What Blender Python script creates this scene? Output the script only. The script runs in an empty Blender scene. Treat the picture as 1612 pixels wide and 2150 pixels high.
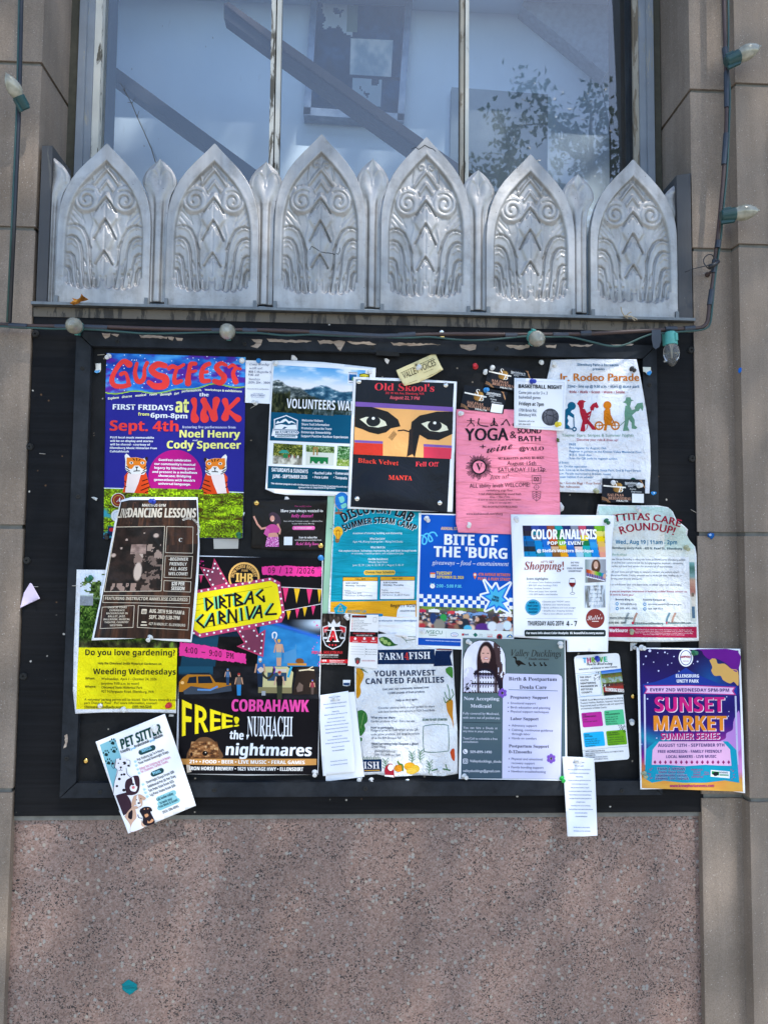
import bpy, bmesh, math, random
import numpy as np
from mathutils import Vector, Matrix
from mathutils.geometry import tessellate_polygon

SC = bpy.context.scene
COL = SC.collection
R_ = math.radians
PI = math.pi
rng = np.random.default_rng(7)
random.seed(7)

# ------------------------------------------------------------------ camera, sky, sun, exposure
F_PX, CX, CY = 1538.0, 806.0, 1075.0          # the photograph is 1612 x 2150
CAM = np.array([0.0, -1.538, 1.46])           # the board's face is the plane y = 0, eye height 1.46 m
YAW, TILT, ROLL = R_(2.635), R_(3.517), R_(0.566)


def _cam_matrix():
    B = np.array([[1, 0, 0], [0, 0, -1], [0, 1, 0]], float)
    c, s = math.cos(YAW), math.sin(YAW)
    Ry = np.array([[c, 0, -s], [0, 1, 0], [s, 0, c]])
    c, s = math.cos(TILT), math.sin(TILT)
    Rx = np.array([[1, 0, 0], [0, c, s], [0, -s, c]])
    c, s = math.cos(ROLL), math.sin(ROLL)
    Rz = np.array([[c, -s, 0], [s, c, 0], [0, 0, 1]])
    return Rz @ Rx @ Ry @ B


RW = _cam_matrix()
cam_data = bpy.data.cameras.new('camera')
cam_data.sensor_fit = 'HORIZONTAL'
cam_data.sensor_width = 36.0
cam_data.lens = F_PX / 1612.0 * 36.0
cam_data.clip_start = 0.05
cam_data.clip_end = 400.0
cam = bpy.data.objects.new('camera', cam_data)
M = Matrix.Identity(4)
for i in range(3):
    M[i][0], M[i][1], M[i][2], M[i][3] = RW[0][i], -RW[1][i], -RW[2][i], CAM[i]
cam.matrix_world = M
COL.objects.link(cam)
SC.camera = cam

SUN_EL, SUN_AZ = R_(56.0), R_(150.0)          # azimuth measured from +Y (into the wall) clockwise towards +X
world = bpy.data.worlds.new('World')
SC.world = world
world.use_nodes = True
_nt = world.node_tree
_sky = _nt.nodes.new('ShaderNodeTexSky')
_sky.sky_type = 'NISHITA'
_sky.sun_disc = False
_sky.sun_elevation = SUN_EL
_sky.sun_rotation = SUN_AZ
_sky.air_density, _sky.dust_density, _sky.ozone_density = 1.0, 0.4, 1.0
_bg = _nt.nodes['Background']
_bg.inputs['Strength'].default_value = 0.12
_nt.links.new(_sky.outputs[0], _bg.inputs['Color'])
sun_data = bpy.data.lights.new('sun', 'SUN')
sun_data.energy = 3.5
sun_data.angle = R_(0.55)
sun_data.color = (1.0, 0.95, 0.88)
sun = bpy.data.objects.new('sun', sun_data)
SUN_DIR = Vector((math.sin(SUN_AZ) * math.cos(SUN_EL), math.cos(SUN_AZ) * math.cos(SUN_EL), math.sin(SUN_EL)))
sun.rotation_euler = SUN_DIR.to_track_quat('Z', 'Y').to_euler()
sun.location = (2, -6, 8)
COL.objects.link(sun)

SC.view_settings.view_transform = 'Standard'
SC.view_settings.look = 'None'
SC.view_settings.gamma = 1.0
SC.view_settings.exposure = 1.42
SC.cycles.use_denoising = True
SC.cycles.max_bounces = 8
SC.cycles.transparent_max_bounces = 12
SC.cycles.caustics_reflective = False
SC.cycles.caustics_refractive = False


# ------------------------------------------------------------------ measuring: a photo pixel to a point of the plane y = depth
def PA(px, py, y):
    """arrays of photo pixels + depth -> N x 3 world points (ray meets the plane at that depth)"""
    px = np.asarray(px, float); py = np.asarray(py, float); y = np.asarray(y, float)
    a = (px - CX) / F_PX
    b = (py - CY) / F_PX
    d = np.stack([a * RW[0][i] + b * RW[1][i] + RW[2][i] for i in range(3)], -1)
    t = (y - CAM[1]) / d[..., 1]
    return CAM + d * t[..., None]


def P(px, py, y=0.0):
    return Vector(PA(px, py, y).tolist())


def lin(h):
    """#rrggbb or (r,g,b) 0..255 -> linear rgb tuple"""
    if isinstance(h, str):
        h = h.lstrip('#')
        c = [int(h[i:i + 2], 16) / 255 for i in (0, 2, 4)]
    else:
        c = [v / 255 for v in h]
    return tuple(v / 12.92 if v <= .04045 else ((v + .055) / 1.055) ** 2.4 for v in c)


def link(o, parent=None):
    COL.objects.link(o)
    if parent is not None:
        o.parent = parent
        o.matrix_parent_inverse = parent.matrix_basis.inverted()
    return o


def tag(o, label=None, cat=None, group=None, kind=None):
    if label: o['label'] = label
    if cat: o['category'] = cat
    if group: o['group'] = group
    if kind: o['kind'] = kind
    elif cat in ('wall', 'window', 'sill', 'soffit', 'reveal', 'pilaster'): o['kind'] = 'thing'
    return o


def mesh_obj(name, verts, faces, mat, parent=None, smooth=False):
    me = bpy.data.meshes.new(name)
    me.from_pydata([tuple(v) for v in verts], [], [tuple(f) for f in faces])
    me.validate()
    if smooth:
        me.polygons.foreach_set('use_smooth', [True] * len(me.polygons))
    if mat is not None:
        me.materials.append(mat)
    me.update()
    o = bpy.data.objects.new(name, me)
    return link(o, parent)


def bm_obj(name, bm, mat, parent=None, smooth=False, bevel=0.0, seg=2, loc=None):
    if bevel > 0:
        bmesh.ops.bevel(bm, geom=[e for e in bm.edges if e.is_manifold and e.calc_face_angle(0) > 0.5], offset=bevel, segments=seg, affect='EDGES', profile=0.6, clamp_overlap=True)
    bmesh.ops.recalc_face_normals(bm, faces=bm.faces)
    me = bpy.data.meshes.new(name)
    bm.to_mesh(me); bm.free()
    if smooth:
        me.polygons.foreach_set('use_smooth', [True] * len(me.polygons))
    if mat is not None:
        me.materials.append(mat)
    o = bpy.data.objects.new(name, me)
    if loc is not None: o.location = loc
    return link(o, parent)


def empty(name, loc, label=None, cat=None, group=None):
    o = bpy.data.objects.new(name, None)
    o.empty_display_size = 0.05
    o.location = loc
    COL.objects.link(o)
    return tag(o, label, cat, group)


def loft(bm, quads_front, y0, y1):
    """prism: a front outline in photo pixels seen at depth y0, kept as the same world x,z back to depth y1"""
    f = [P(x, y, y0) for x, y in quads_front]
    return prism(bm, f, y1)


def prism(bm, front, y1):
    vf = [bm.verts.new(p) for p in front]
    vb = [bm.verts.new((p[0], y1, p[2])) for p in front]
    n = len(front)
    bm.faces.new(vf)
    bm.faces.new(list(reversed(vb)))
    for i in range(n):
        bm.faces.new((vf[i], vb[i], vb[(i + 1) % n], vf[(i + 1) % n]))


def box(bm, x0, x1, y0, y1, z0, z1):
    v = [bm.verts.new(c) for c in ((x0, y0, z0), (x1, y0, z0), (x1, y1, z0), (x0, y1, z0), (x0, y0, z1), (x1, y0, z1), (x1, y1, z1), (x0, y1, z1))]
    for f in ((0, 3, 2, 1), (4, 5, 6, 7), (0, 1, 5, 4), (1, 2, 6, 5), (2, 3, 7, 6), (3, 0, 4, 7)):
        bm.faces.new([v[i] for i in f])


def tube(bm, pts, rad, n=8, cap=True):
    """a swept tube through world points; rad a number or a list"""
    pts = [Vector(p) for p in pts]
    if not hasattr(rad, '__len__'): rad = [rad] * len(pts)
    rings = []
    up = Vector((0.13, 0.9, 0.41)).normalized()
    for i, p in enumerate(pts):
        t = (pts[min(i + 1, len(pts) - 1)] - pts[max(i - 1, 0)]).normalized()
        a = t.cross(up)
        if a.length < 1e-3: a = t.cross(Vector((1, 0, 0)))
        a.normalize(); b = t.cross(a)
        rings.append([bm.verts.new(p + (a * math.cos(2 * PI * k / n) + b * math.sin(2 * PI * k / n)) * rad[i]) for k in range(n)])
    for r0, r1 in zip(rings, rings[1:]):
        for k in range(n):
            bm.faces.new((r0[k], r0[(k + 1) % n], r1[(k + 1) % n], r1[k]))
    if cap:
        bm.faces.new(list(reversed(rings[0]))); bm.faces.new(rings[-1])


def lathe(bm, prof, mat4=None, n=20):
    """profile [(radius, height)] about +Z, then transformed"""
    rings = []
    for r, h in prof:
        if r < 1e-6:
            rings.append([bm.verts.new((0, 0, h))])
        else:
            rings.append([bm.verts.new((r * math.cos(2 * PI * k / n), r * math.sin(2 * PI * k / n), h)) for k in range(n)])
    for a, b in zip(rings, rings[1:]):
        for k in range(n):
            k2 = (k + 1) % n
            if len(a) == 1: bm.faces.new((a[0], b[k], b[k2]))
            elif len(b) == 1: bm.faces.new((a[k], a[k2], b[0]))
            else: bm.faces.new((a[k], a[k2], b[k2], b[k]))
    if mat4 is not None:
        vs = [v for r in rings for v in r]
        bmesh.ops.transform(bm, matrix=mat4, verts=vs)


def catmull(pts, n=6):
    pts = [np.array(p, float) for p in pts]
    pts = [2 * pts[0] - pts[1]] + pts + [2 * pts[-1] - pts[-2]]
    out = []
    for i in range(1, len(pts) - 2):
        a, b, c, d = pts[i - 1:i + 3]
        for k in range(n):
            t = k / n
            out.append(.5 * (2 * b + (c - a) * t + (2 * a - 5 * b + 4 * c - d) * t * t + (3 * b - a - 3 * c + d) * t ** 3))
    out.append(pts[-2])
    return [tuple(o) for o in out]


# ------------------------------------------------------------------ materials
class Mat:
    """small builder round one procedural Principled material"""
    def __init__(s, name):
        s.m = bpy.data.materials.new(name)
        s.m.use_nodes = True
        s.nt = s.m.node_tree
        s.n = s.nt.nodes
        s.p = s.n['Principled BSDF']

    def node(s, t, **kw):
        nd = s.n.new(t)
        for k, v in kw.items():
            if k in nd.inputs: nd.inputs[k].default_value = v
            else: setattr(nd, k, v)
        return nd

    def l(s, a, b):
        s.nt.links.new(a, b)

    def coord(s, scale=(1, 1, 1), space='Object'):
        tc = s.node('ShaderNodeTexCoord')
        mp = s.node('ShaderNodeMapping')
        mp.inputs['Scale'].default_value = scale
        s.l(tc.outputs[space], mp.inputs['Vector'])
        return mp.outputs[0]

    def noise(s, vec, scale, detail=4, rough=.55, dist=0):
        n = s.node('ShaderNodeTexNoise', Scale=scale, Detail=detail, Roughness=rough, Distortion=dist)
        if vec is not None: s.l(vec, n.inputs['Vector'])
        return n.outputs['Fac']

    def ramp(s, fac, stops):
        r = s.node('ShaderNodeValToRGB')
        e = r.color_ramp.elements
        while len(e) < len(stops): e.new(.5)
        for i, (p, c) in enumerate(stops):
            e[i].position = p
            if not hasattr(c, '__len__'): c = (c, c, c)
            e[i].color = tuple(c)[:3] + (1,)
        s.l(fac, r.inputs[0])
        return r.outputs[0]

    def mix(s, fac, a, b, mode='MIX'):
        m = s.node('ShaderNodeMix', data_type='RGBA', blend_type=mode)
        for i, v in ((0, fac), (6, a), (7, b)):
            if hasattr(v, 'links') or hasattr(v, 'is_output'): s.l(v, m.inputs[i])
            elif i == 0: m.inputs[0].default_value = v
            else: m.inputs[i].default_value = tuple(v)[:3] + (1,)
        return m.outputs[2]

    def bump(s, h, dist=.001, strength=1.0, chain=None):
        b = s.node('ShaderNodeBump', Distance=dist, Strength=strength)
        s.l(h, b.inputs['Height'])
        if chain is not None: s.l(chain, b.inputs['Normal'])
        return b.outputs[0]

    def fin(s, color=None, rough=None, normal=None, **kw):
        for k, v in (('Base Color', color), ('Roughness', rough), ('Normal', normal)):
            if v is None: continue
            if hasattr(v, 'is_output'): s.l(v, s.p.inputs[k])
            elif k == 'Base Color': s.p.inputs[k].default_value = tuple(v)[:3] + (1,)
            else: s.p.inputs[k].default_value = v
        for k, v in kw.items():
            s.p.inputs[k.replace('_', ' ')].default_value = v
        return s.m


def simple(name, col, rough=.5, **kw):
    """one-colour material with a faint mottle and wear so that it is not flat"""
    m = Mat(name)
    v = m.coord()
    n = m.noise(v, 60, 4)
    c = lin(col) if isinstance(col, str) else col
    dark = tuple(x * .78 for x in c)
    light = tuple(min(1, x * 1.12) for x in c)
    return m.fin(m.ramp(n, [(.3, dark), (.7, light)]), rough, m.bump(n, .0003), **kw)
# ------------------------------------------------------------------ surface materials
def stone_mat():
    m = Mat('cast_stone')
    v = m.coord()
    big = m.noise(v,3.5,5,.6)
    c = m.ramp(big,[(.3,(.195,.156,.122)),(.7,(.32,.258,.208))])
    vert = m.noise(m.coord((26,26,1.6)),1.0,4,.6)
    c = m.mix(.55,c,m.ramp(vert,[(.35,(.68,.66,.64)),(.62,(1,1,1))]),'MULTIPLY')
    fine = m.noise(v,420,3,.7)
    c = m.mix(.6,c,m.ramp(fine,[(.3,(.55,.54,.52)),(.55,(1,1,1)),(.75,(1.25,1.22,1.2))]),'MULTIPLY')
    vo = m.node('ShaderNodeTexVoronoi',Scale=150)
    m.l(v,vo.inputs['Vector'])
    sp = m.ramp(vo.outputs['Distance'],[(.06,1),(.2,0)])
    hue = m.ramp(m.noise(v,60,2),[(.4,(.16,.15,.14)),(.6,(.5,.46,.42))])
    msk = m.node('ShaderNodeMath',operation='MULTIPLY'); m.l(sp,msk.inputs[0]); msk.inputs[1].default_value = .8
    c = m.mix(msk.outputs[0],c,hue)
    nb = m.bump(fine,.0012,.55,m.bump(m.noise(v,90,4),.0015,.4))
    return m.fin(c,.88,nb,Specular_IOR_Level=.25)


def granite_mat():
    m = Mat('pink_granite')
    v = m.coord()
    wob = m.node('ShaderNodeTexNoise',Scale=240,Detail=2)
    m.l(v,wob.inputs['Vector'])
    vw = m.node('ShaderNodeVectorMath',operation='MULTIPLY_ADD')
    m.l(wob.outputs['Color'],vw.inputs[0]); vw.inputs[1].default_value = (.0045,) * 3; m.l(v,vw.inputs[2])

    def cells(scale,rnd=1.0):
        vo = m.node('ShaderNodeTexVoronoi',Scale=scale,Randomness=rnd)
        m.l(vw.outputs[0],vo.inputs['Vector'])
        sx = m.node('ShaderNodeSeparateColor'); m.l(vo.outputs['Color'],sx.inputs[0])
        return sx.outputs[0],vo.outputs['Distance'],sx.outputs[1]
    a,da,a2 = cells(330)
    base = m.ramp(a,[(0,(.175,.115,.095)),(.45,(.240,.160,.136)),(.72,(.285,.205,.18)),(.86,(.245,.176,.15)),(1,(.30,.243,.217))])
    mot = m.noise(v,5,4,.6)
    base = m.mix(.5,base,m.ramp(mot,[(.3,(.8,.78,.78)),(.7,(1.08,1.05,1.03))]),'MULTIPLY')
    stain = m.noise(m.coord((9,9,1.1)),1.0,5,.6)
    base = m.mix(.6,base,m.ramp(stain,[(.36,(.8,.77,.75)),(.6,(1,1,1))]),'MULTIPLY')
    b,db,b2 = cells(440)
    dark = m.ramp(b,[(.77,0),(.80,1)])
    clump = m.ramp(m.noise(v,34,3),[(.38,.35),(.6,1)])
    dk = m.node('ShaderNodeMath',operation='MULTIPLY'); m.l(dark,dk.inputs[0]); m.l(clump,dk.inputs[1])
    base = m.mix(dk.outputs[0],base,(.022,.018,.019))
    c,dc,c2 = cells(135)
    chip = m.ramp(c,[(.91,0),(.915,1)])
    inn = m.ramp(dc,[(.42,1),(.52,0)])
    ck = m.node('ShaderNodeMath',operation='MULTIPLY'); m.l(chip,ck.inputs[0]); m.l(inn,ck.inputs[1])
    base = m.mix(ck.outputs[0],base,m.ramp(c2,[(0,(.25,.245,.235)),(.5,(.21,.215,.21)),(1,(.30,.27,.23))]))
    nb = m.bump(a,.0004,.5,m.bump(m.noise(v,700,2),.0003,.4))
    return m.fin(base,.48,nb,Specular_IOR_Level=.4)


def black_paint(name,grain,col=(.016,.0165,.019),rough=.42,speck=True):
    m = Mat(name)
    v = m.coord()
    n = m.noise(m.coord((3,3,90) if grain else (9,9,9)),1.0 if grain else 3.0,6,.65,.3)
    c = m.ramp(n,[(.3,tuple(x * .7 for x in col)),(.7,tuple(x * 1.5 for x in col))])
    if speck:
        vo = m.node('ShaderNodeTexVoronoi',Scale=62)
        m.l(v,vo.inputs['Vector'])
        sx = m.node('ShaderNodeSeparateColor'); m.l(vo.outputs['Color'],sx.inputs[0])
        rare = m.ramp(sx.outputs[0],[(.89,0),(.895,1)])
        wide = m.mix(.25,vo.outputs['Distance'],m.noise(v,160,3))
        core = m.ramp(wide,[(.19,1),(.24,0)])
        k = m.node('ShaderNodeMath',operation='MULTIPLY'); m.l(rare,k.inputs[0]); m.l(core,k.inputs[1])
        c = m.mix(k.outputs[0],c,m.ramp(sx.outputs[1],[(0,(.10,.055,.03)),(.55,(.17,.11,.06)),(.8,(.30,.27,.22)),(1,(.5,.48,.44))]))
    r = m.ramp(m.noise(v,7,4),[(.3,rough - .08),(.7,rough + .16)])
    nb = m.bump(n,.0012 if grain else .0006,.6,m.bump(m.noise(v,300,3),.0003,.5))
    return m.fin(c,r,nb,Specular_IOR_Level=.11)


def cast_metal():
    m = Mat('cast_aluminium')
    g = m.node('ShaderNodeNewGeometry')
    v = g.outputs['Position']
    n = m.noise(v,9,5,.6)
    c = m.ramp(n,[(.3,(.29,.288,.284)),(.7,(.435,.431,.423))])
    pit = m.node('ShaderNodeTexVoronoi',Scale=130); m.l(v,pit.inputs['Vector'])
    sx = m.node('ShaderNodeSeparateColor'); m.l(pit.outputs['Color'],sx.inputs[0])
    k = m.node('ShaderNodeMath',operation='MULTIPLY')
    m.l(m.ramp(sx.outputs[0],[(.955,0),(.96,1)]),k.inputs[0]); m.l(m.ramp(pit.outputs['Distance'],[(.1,1),(.16,0)]),k.inputs[1])
    c = m.mix(k.outputs[0],c,(.12,.12,.125))
    mp = m.node('ShaderNodeMapping'); mp.inputs['Scale'].default_value = (34,34,2.4); m.l(v,mp.inputs['Vector'])
    streak = m.noise(mp.outputs[0],1.0,5,.62)
    c = m.mix(.55,c,m.ramp(streak,[(.36,(.66,.645,.62)),(.58,(1,1,1))]),'MULTIPLY')
    c = m.mix(.6,c,m.ramp(m.noise(v,22,6,.7),[(.34,(.62,.60,.57)),(.5,(1,1,1)),(.75,(1.12,1.12,1.12))]),'MULTIPLY')
    r = m.ramp(m.noise(v,26,4),[(.3,.33),(.7,.52)])
    nb = m.bump(m.noise(v,60,5,.6),.0012,.5,m.bump(m.noise(v,500,2),.0003,.4))
    return m.fin(c,r,nb,Metallic=.42)


def peeling_wood(name,paint,bare,amount):
    m = Mat(name)
    v = m.coord((40,40,7))
    n = m.noise(v,1.0,6,.7,.5)
    msk = m.ramp(n,[(amount - .02,0),(amount + .02,1)])
    gr = m.noise(m.coord((220,220,4)),1.0,4)
    b = m.ramp(gr,[(.3,tuple(x * .55 for x in bare)),(.7,bare)])
    pc = m.ramp(m.noise(m.coord(),14,4),[(.3,tuple(x * .8 for x in paint)),(.7,paint)])
    c = m.mix(msk,pc,b)
    return m.fin(c,.7,m.bump(msk,.0016,-.8,m.bump(gr,.0006,.6)))


MT = {}
MT['stone'] = stone_mat()
MT['granite'] = granite_mat()
MT['plywood'] = black_paint('black_plywood',True,(.0065,.0068,.008),.6)
MT['board'] = black_paint('black_board_paint',False,(.0105,.011,.012),.55)
MT['rail'] = black_paint('charcoal_rail_paint',False,(.0165,.019,.023),.48,False)
MT['metal'] = cast_metal()
MT['mortar'] = simple('mortar',(.19,.185,.165),.95)
MT['gap'] = simple('dark_grime',(.012,.012,.011),.9)
MT['post'] = peeling_wood('weathered_dark_wood',(.055,.057,.062),(.12,.115,.105),.62)
MT['cream'] = peeling_wood('peeling_cream_paint',(.66,.64,.57),(.14,.12,.085),.56)
MT['greypaint'] = peeling_wood('peeling_grey_paint',(.27,.30,.34),(.42,.40,.34),.63)
MT['tanwood'] = peeling_wood('bare_tan_wood',(.40,.36,.29),(.24,.19,.13),.5)
MT['moss'] = simple('mossy_sealant',(.075,.07,.05),.9)
MT['sillwood'] = peeling_wood('weathered_sill_wood',(.15,.125,.095),(.05,.042,.034),.52)
MT['galv'] = simple('dull_sheet_metal',(.16,.17,.175),.45,Metallic=.7)


# ------------------------------------------------------------------ pavement and street in front of the wall
def pave():
    m = Mat('concrete_pavement')
    v = m.coord()
    c = m.ramp(m.noise(v,2,6,.6),[(.3,(.30,.29,.27)),(.7,(.42,.41,.38))])
    c = m.mix(.5,c,m.ramp(m.noise(v,90,3),[(.3,(.7,.7,.7)),(.7,(1.1,1.1,1.1))]),'MULTIPLY')
    return m.fin(c,.9,m.bump(m.noise(v,150,3),.002,.5))


MT['pave'] = pave()
m_ = Mat('asphalt'); v_ = m_.coord()
MT['asphalt'] = m_.fin(m_.ramp(m_.noise(v_,120,4),[(.3,(.035,.035,.037)),(.7,(.07,.07,.07))]),.9,m_.bump(m_.noise(v_,200,3),.004,.6))
bm = bmesh.new()
for i in range(12):
    for j in range(3):
        box(bm,-9 + 1.5 * i + .006,-7.5 + 1.5 * i - .006,-4.0 + 1.36 * j + .006,-2.64 + 1.36 * j - .006,-.15,0)
pv = bm_obj('pavement',bm,MT['pave'],bevel=.008); tag(pv,kind='structure')
bm = bmesh.new(); box(bm,-9,9,-4.18,-4.006,-.3,.002)
kb = bm_obj('kerb',bm,MT['pave'],bevel=.02); tag(kb,kind='structure')
tag(mesh_obj('ground',[(-60,-80,-.16),(60,-80,-.16),(60,30,-.16),(-60,30,-.16)],[(0,1,2,3)],MT['asphalt']),kind='structure')


# ------------------------------------------------------------------ stone pilasters (courses with mortar joints)
def pilaster(label,plan,joints,part_of=None):
    zs = [-.02] + sorted(joints) + [3.4]
    root = empty('stone_pilaster',(plan[0][0],0,0),label,'pilaster')
    bm = bmesh.new()
    for z0,z1 in zip(zs,zs[1:]):
        g = .0045
        lo = [bm.verts.new((x,y,z0 + g)) for x,y in plan]
        hi = [bm.verts.new((x,y,z1 - g)) for x,y in plan]
        n = len(plan)
        bm.faces.new(list(reversed(lo))); bm.faces.new(hi)
        for i in range(n): bm.faces.new((lo[i],lo[(i + 1) % n],hi[(i + 1) % n],hi[i]))
    bm_obj('stone_courses',bm,MT['stone'],root,bevel=.004,seg=2)
    cx = sum(p[0] for p in plan) / len(plan); cy = sum(p[1] for p in plan) / len(plan)
    bm = bmesh.new()
    k = .992
    x_a,x_b,y_b = min(p[0] for p in plan),max(p[0] for p in plan),max(p[1] for p in plan)
    inw = 1 if abs(x_a - xl + 1.9) < .01 else -1
    pl = [(x - .005 if (inw > 0 and x > x_a + .01) else x + .005 if (inw < 0 and x < x_b - .01) else x - inw * -.005,y - .0055 if y > y_b - .01 else y + .0055) for x,y in plan]
    lo = [bm.verts.new((x,y,-.02)) for x,y in pl]; hi = [bm.verts.new((x,y,3.39)) for x,y in pl]
    n = len(pl)
    bm.faces.new(list(reversed(lo))); bm.faces.new(hi)
    for i in range(n): bm.faces.new((lo[i],lo[(i + 1) % n],hi[(i + 1) % n],hi[i]))
    bm_obj('mortar_joints',bm,MT['mortar'],root)
    return root


YF = -.004
xl = P(88,129,YF).x
xr = P(1448.3,189,YF).x
xs1 = P(1528,193,YF).x
YS = -.031
xs2 = xs1 + .002
pilaster('sandy stone pilaster left of the board, its edge cut off by the photo',[(xl,.30),(xl - 1.9,.30),(xl - 1.9,YF),(xl,YF)],[P(80,133,YF).z,P(60,479,YF).z,P(40,1106,YF).z,P(40,1660,YF).z])
pilaster('stepped sandy stone pilaster right of the board, carrying the cable',[(xr,.30),(xr,YF),(xs1,YF),(xs2,YS),(xs2 + 1.6,YS),(xs2 + 1.6,.30)],[P(1480,190,YF).z,P(1495,524,YF).z,P(1480,1121,YF).z,P(1515,1672,YF).z])

# ------------------------------------------------------------------ pink granite base below the board
zb = P(740,1710,0).z
xgr = P(1473,1900,.012).x
bm = bmesh.new(); box(bm,xl - .62,xgr,.012,.10,-.02,zb - .011)
root = bm_obj('granite_base',bm,MT['granite'],bevel=.003)
tag(root,'speckled pink granite slab under the black board','wall')
bm = bmesh.new(); box(bm,xl - .62,xgr,.007,.10,zb - .0108,zb + .003)
bm_obj('mortar_bed',bm,MT['mortar'],root,bevel=.002)
bm = bmesh.new(); box(bm,xgr + .0003,xr + .05,.030,.10,-.02,zb + .003)
bm_obj('sealant_joint',bm,MT['gap'],root)

# ------------------------------------------------------------------ black plywood backing with coach bolts
zt = P(740,681,0).z
xp0,xp1 = P(70,700,0).x,P(1460.5,720,0).x
root_p = empty('plywood_panel',(0,0,zb),'black painted plywood sheet behind the framed notice board','panel')
bm = bmesh.new(); box(bm,xp0,xp1,0,.024,zb,zt)
bm_obj('sheet',bm,MT['plywood'],root_p,bevel=.0015)


def disc_head(bm,px,py,y,r,h=.003,n=14,slot=True,ang=.4):
    c = P(px,py,y)
    lathe(bm,[(r,0),(r,h * .5),(r * .8,h),(r * .28,h),(r * .2,h * .35),(0,h * .35)],Matrix.Translation(c) @ Matrix.Rotation(PI / 2,4,'X'),n)


for px,py in ((75,701),(63,938),(57,1177),(50,1420),(1450,735),(1452,963),(1450,1272)):
    bm = bmesh.new(); disc_head(bm,px,py,-.0004,.0075,.004)
    bm_obj('bolt',bm,MT['gap'],root_p,smooth=False)

# ------------------------------------------------------------------ notice board: sheet, four mitred rails, screws, bare patches
fx0,fz1 = P(160.5,699,-.018).x,P(172,696.5,-.018).z
fx1,fz0 = P(1380.5,900,-.018).x,P(760,1673,-.018).z
wv,wh = .0305,.029
root_b = empty('notice_board',((fx0 + fx1) / 2,0,fz0),'black framed notice board covered with flyers','notice board')
bm = bmesh.new(); box(bm,fx0 + .02,fx1 - .02,-.004,-.0003,fz0 + .02,fz1 - .02)
bm_obj('pin_panel',bm,MT['board'],root_b)


def rail(a,b,c,d):
    """mitred rail; a, b outer corners, c, d inner corners (x, z)"""
    bm = bmesh.new()
    f = [(x,-.018,z) for x,z in (a,b,c,d)]
    prism(bm,f,-.0002)
    bm_obj('frame_rail',bm,MT['rail'],root_b,bevel=.0045,seg=3)


g = .0012
rail((fx0 + g,fz1),(fx1 - g,fz1),(fx1 - wv - g,fz1 - wh),(fx0 + wv + g,fz1 - wh))
rail((fx0 + g,fz0),(fx1 - g,fz0),(fx1 - wv - g,fz0 + wh),(fx0 + wv + g,fz0 + wh))
rail((fx0,fz0 + g),(fx0,fz1 - g),(fx0 + wv,fz1 - wh - g),(fx0 + wv,fz0 + wh + g))
rail((fx1,fz0 + g),(fx1,fz1 - g),(fx1 - wv,fz1 - wh - g),(fx1 - wv,fz0 + wh + g))
for px,py in ((247,716),(173,773),(514,722),(782,729),(1043,732),(1363,808),(164,1043),(140,1593),(210,1663),(767,1656),(1305,1660),(152,1310),(450,1659)):
    bm = bmesh.new(); disc_head(bm,px,py,-.0179,.0045,.0016)
    bm_obj('screw',bm,MT['gap'],root_b)


def jag(pts,amp,step=9):
    q = []
    for (a,b),(c,d) in zip(pts,pts[1:] + pts[:1]):
        n = max(1,int(math.hypot(c - a,d - b) / step))
        for k in range(n):
            t = k / n
            q.append((a + (c - a) * t + (random.uniform(-amp,amp) if k else 0),b + (d - b) * t + random.uniform(-amp,amp)))
    return q


m = Mat('bare_wood'); v = m.coord((40,40,200))
MT['bare'] = m.fin(m.ramp(m.noise(v,1,5),[(.3,(.23,.17,.125)),(.7,(.46,.38,.31))]),.85)
for pts in ([(214,699),(232,700),(230,708),(221,711),(216,706)],[(233,701),(250,702),(246,706),(238,705)],[(292,703),(330,705),(352,707),(350,711),(320,709),(296,708)],[(352,707),(366,708),(362,714),(355,713)],[(368,708),(384,709),(382,715),(372,714)],[(528,712),(551,712),(548,722),(540,732),(532,728),(526,726),(538,720)],
            [(560,712),(640,714),(655,717),(600,719),(565,718)],[(666,714),(725,716),(722,724),(715,737),(706,728),(700,720),(672,722)],[(728,716),(775,718),(790,723),(740,722)],[(820,719),(900,721),(925,723),(860,726),(826,724)],[(965,723),(1000,723),(998,733),(985,735),(968,730)],[(1062,724),(1112,724),(1110,731),(1090,733),(1064,728)],[(1145,724),(1168,724),(1166,731),(1148,729)],[(1195,723),(1245,723),(1240,727),(1200,727)],[(1282,722),(1330,722),(1326,726),(1290,726)]):
    q = [P(x,y,-.01835) for x,y in jag(pts,1.4,6)]
    bm = bmesh.new(); prism(bm,q,-.0176)
    bm_obj('bare_patch',bm,MT['bare'],root_b)
q = [P(x,y,-.01835) for x,y in jag([(790,736),(838,739),(838,748),(789,745)],.6,12)]
bm = bmesh.new(); prism(bm,q,-.0176); bm_obj('tape_strip',bm,MT['gap'],root_b)
q = [P(x,y,-.01835) for x,y in jag([(135,1544),(141,1542),(142,1556),(139,1570),(133,1573),(137,1560)],1.2,5)]
bm = bmesh.new(); prism(bm,q,-.0176); bm_obj('bare_patch',bm,MT['bare'],root_b)

# ------------------------------------------------------------------ sill: timber band with a thin metal shelf
zs = P(740,649.5,-.014).z
root_s = empty('window_sill',(0,0,zs),'weathered timber sill with a thin metal shelf under the cast panels','sill')
bm = bmesh.new(); box(bm,xl + .0003,xr - .0003,-.001,.16,zt + .0005,zs - .0065)
bm_obj('sill_board',bm,MT['sillwood'],root_s,bevel=.003)
bm = bmesh.new(); box(bm,xl + .002,xr - .002,-.016,.16,zs - .006,zs)
bm_obj('metal_shelf',bm,MT['galv'],root_s,bevel=.0012)

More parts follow.
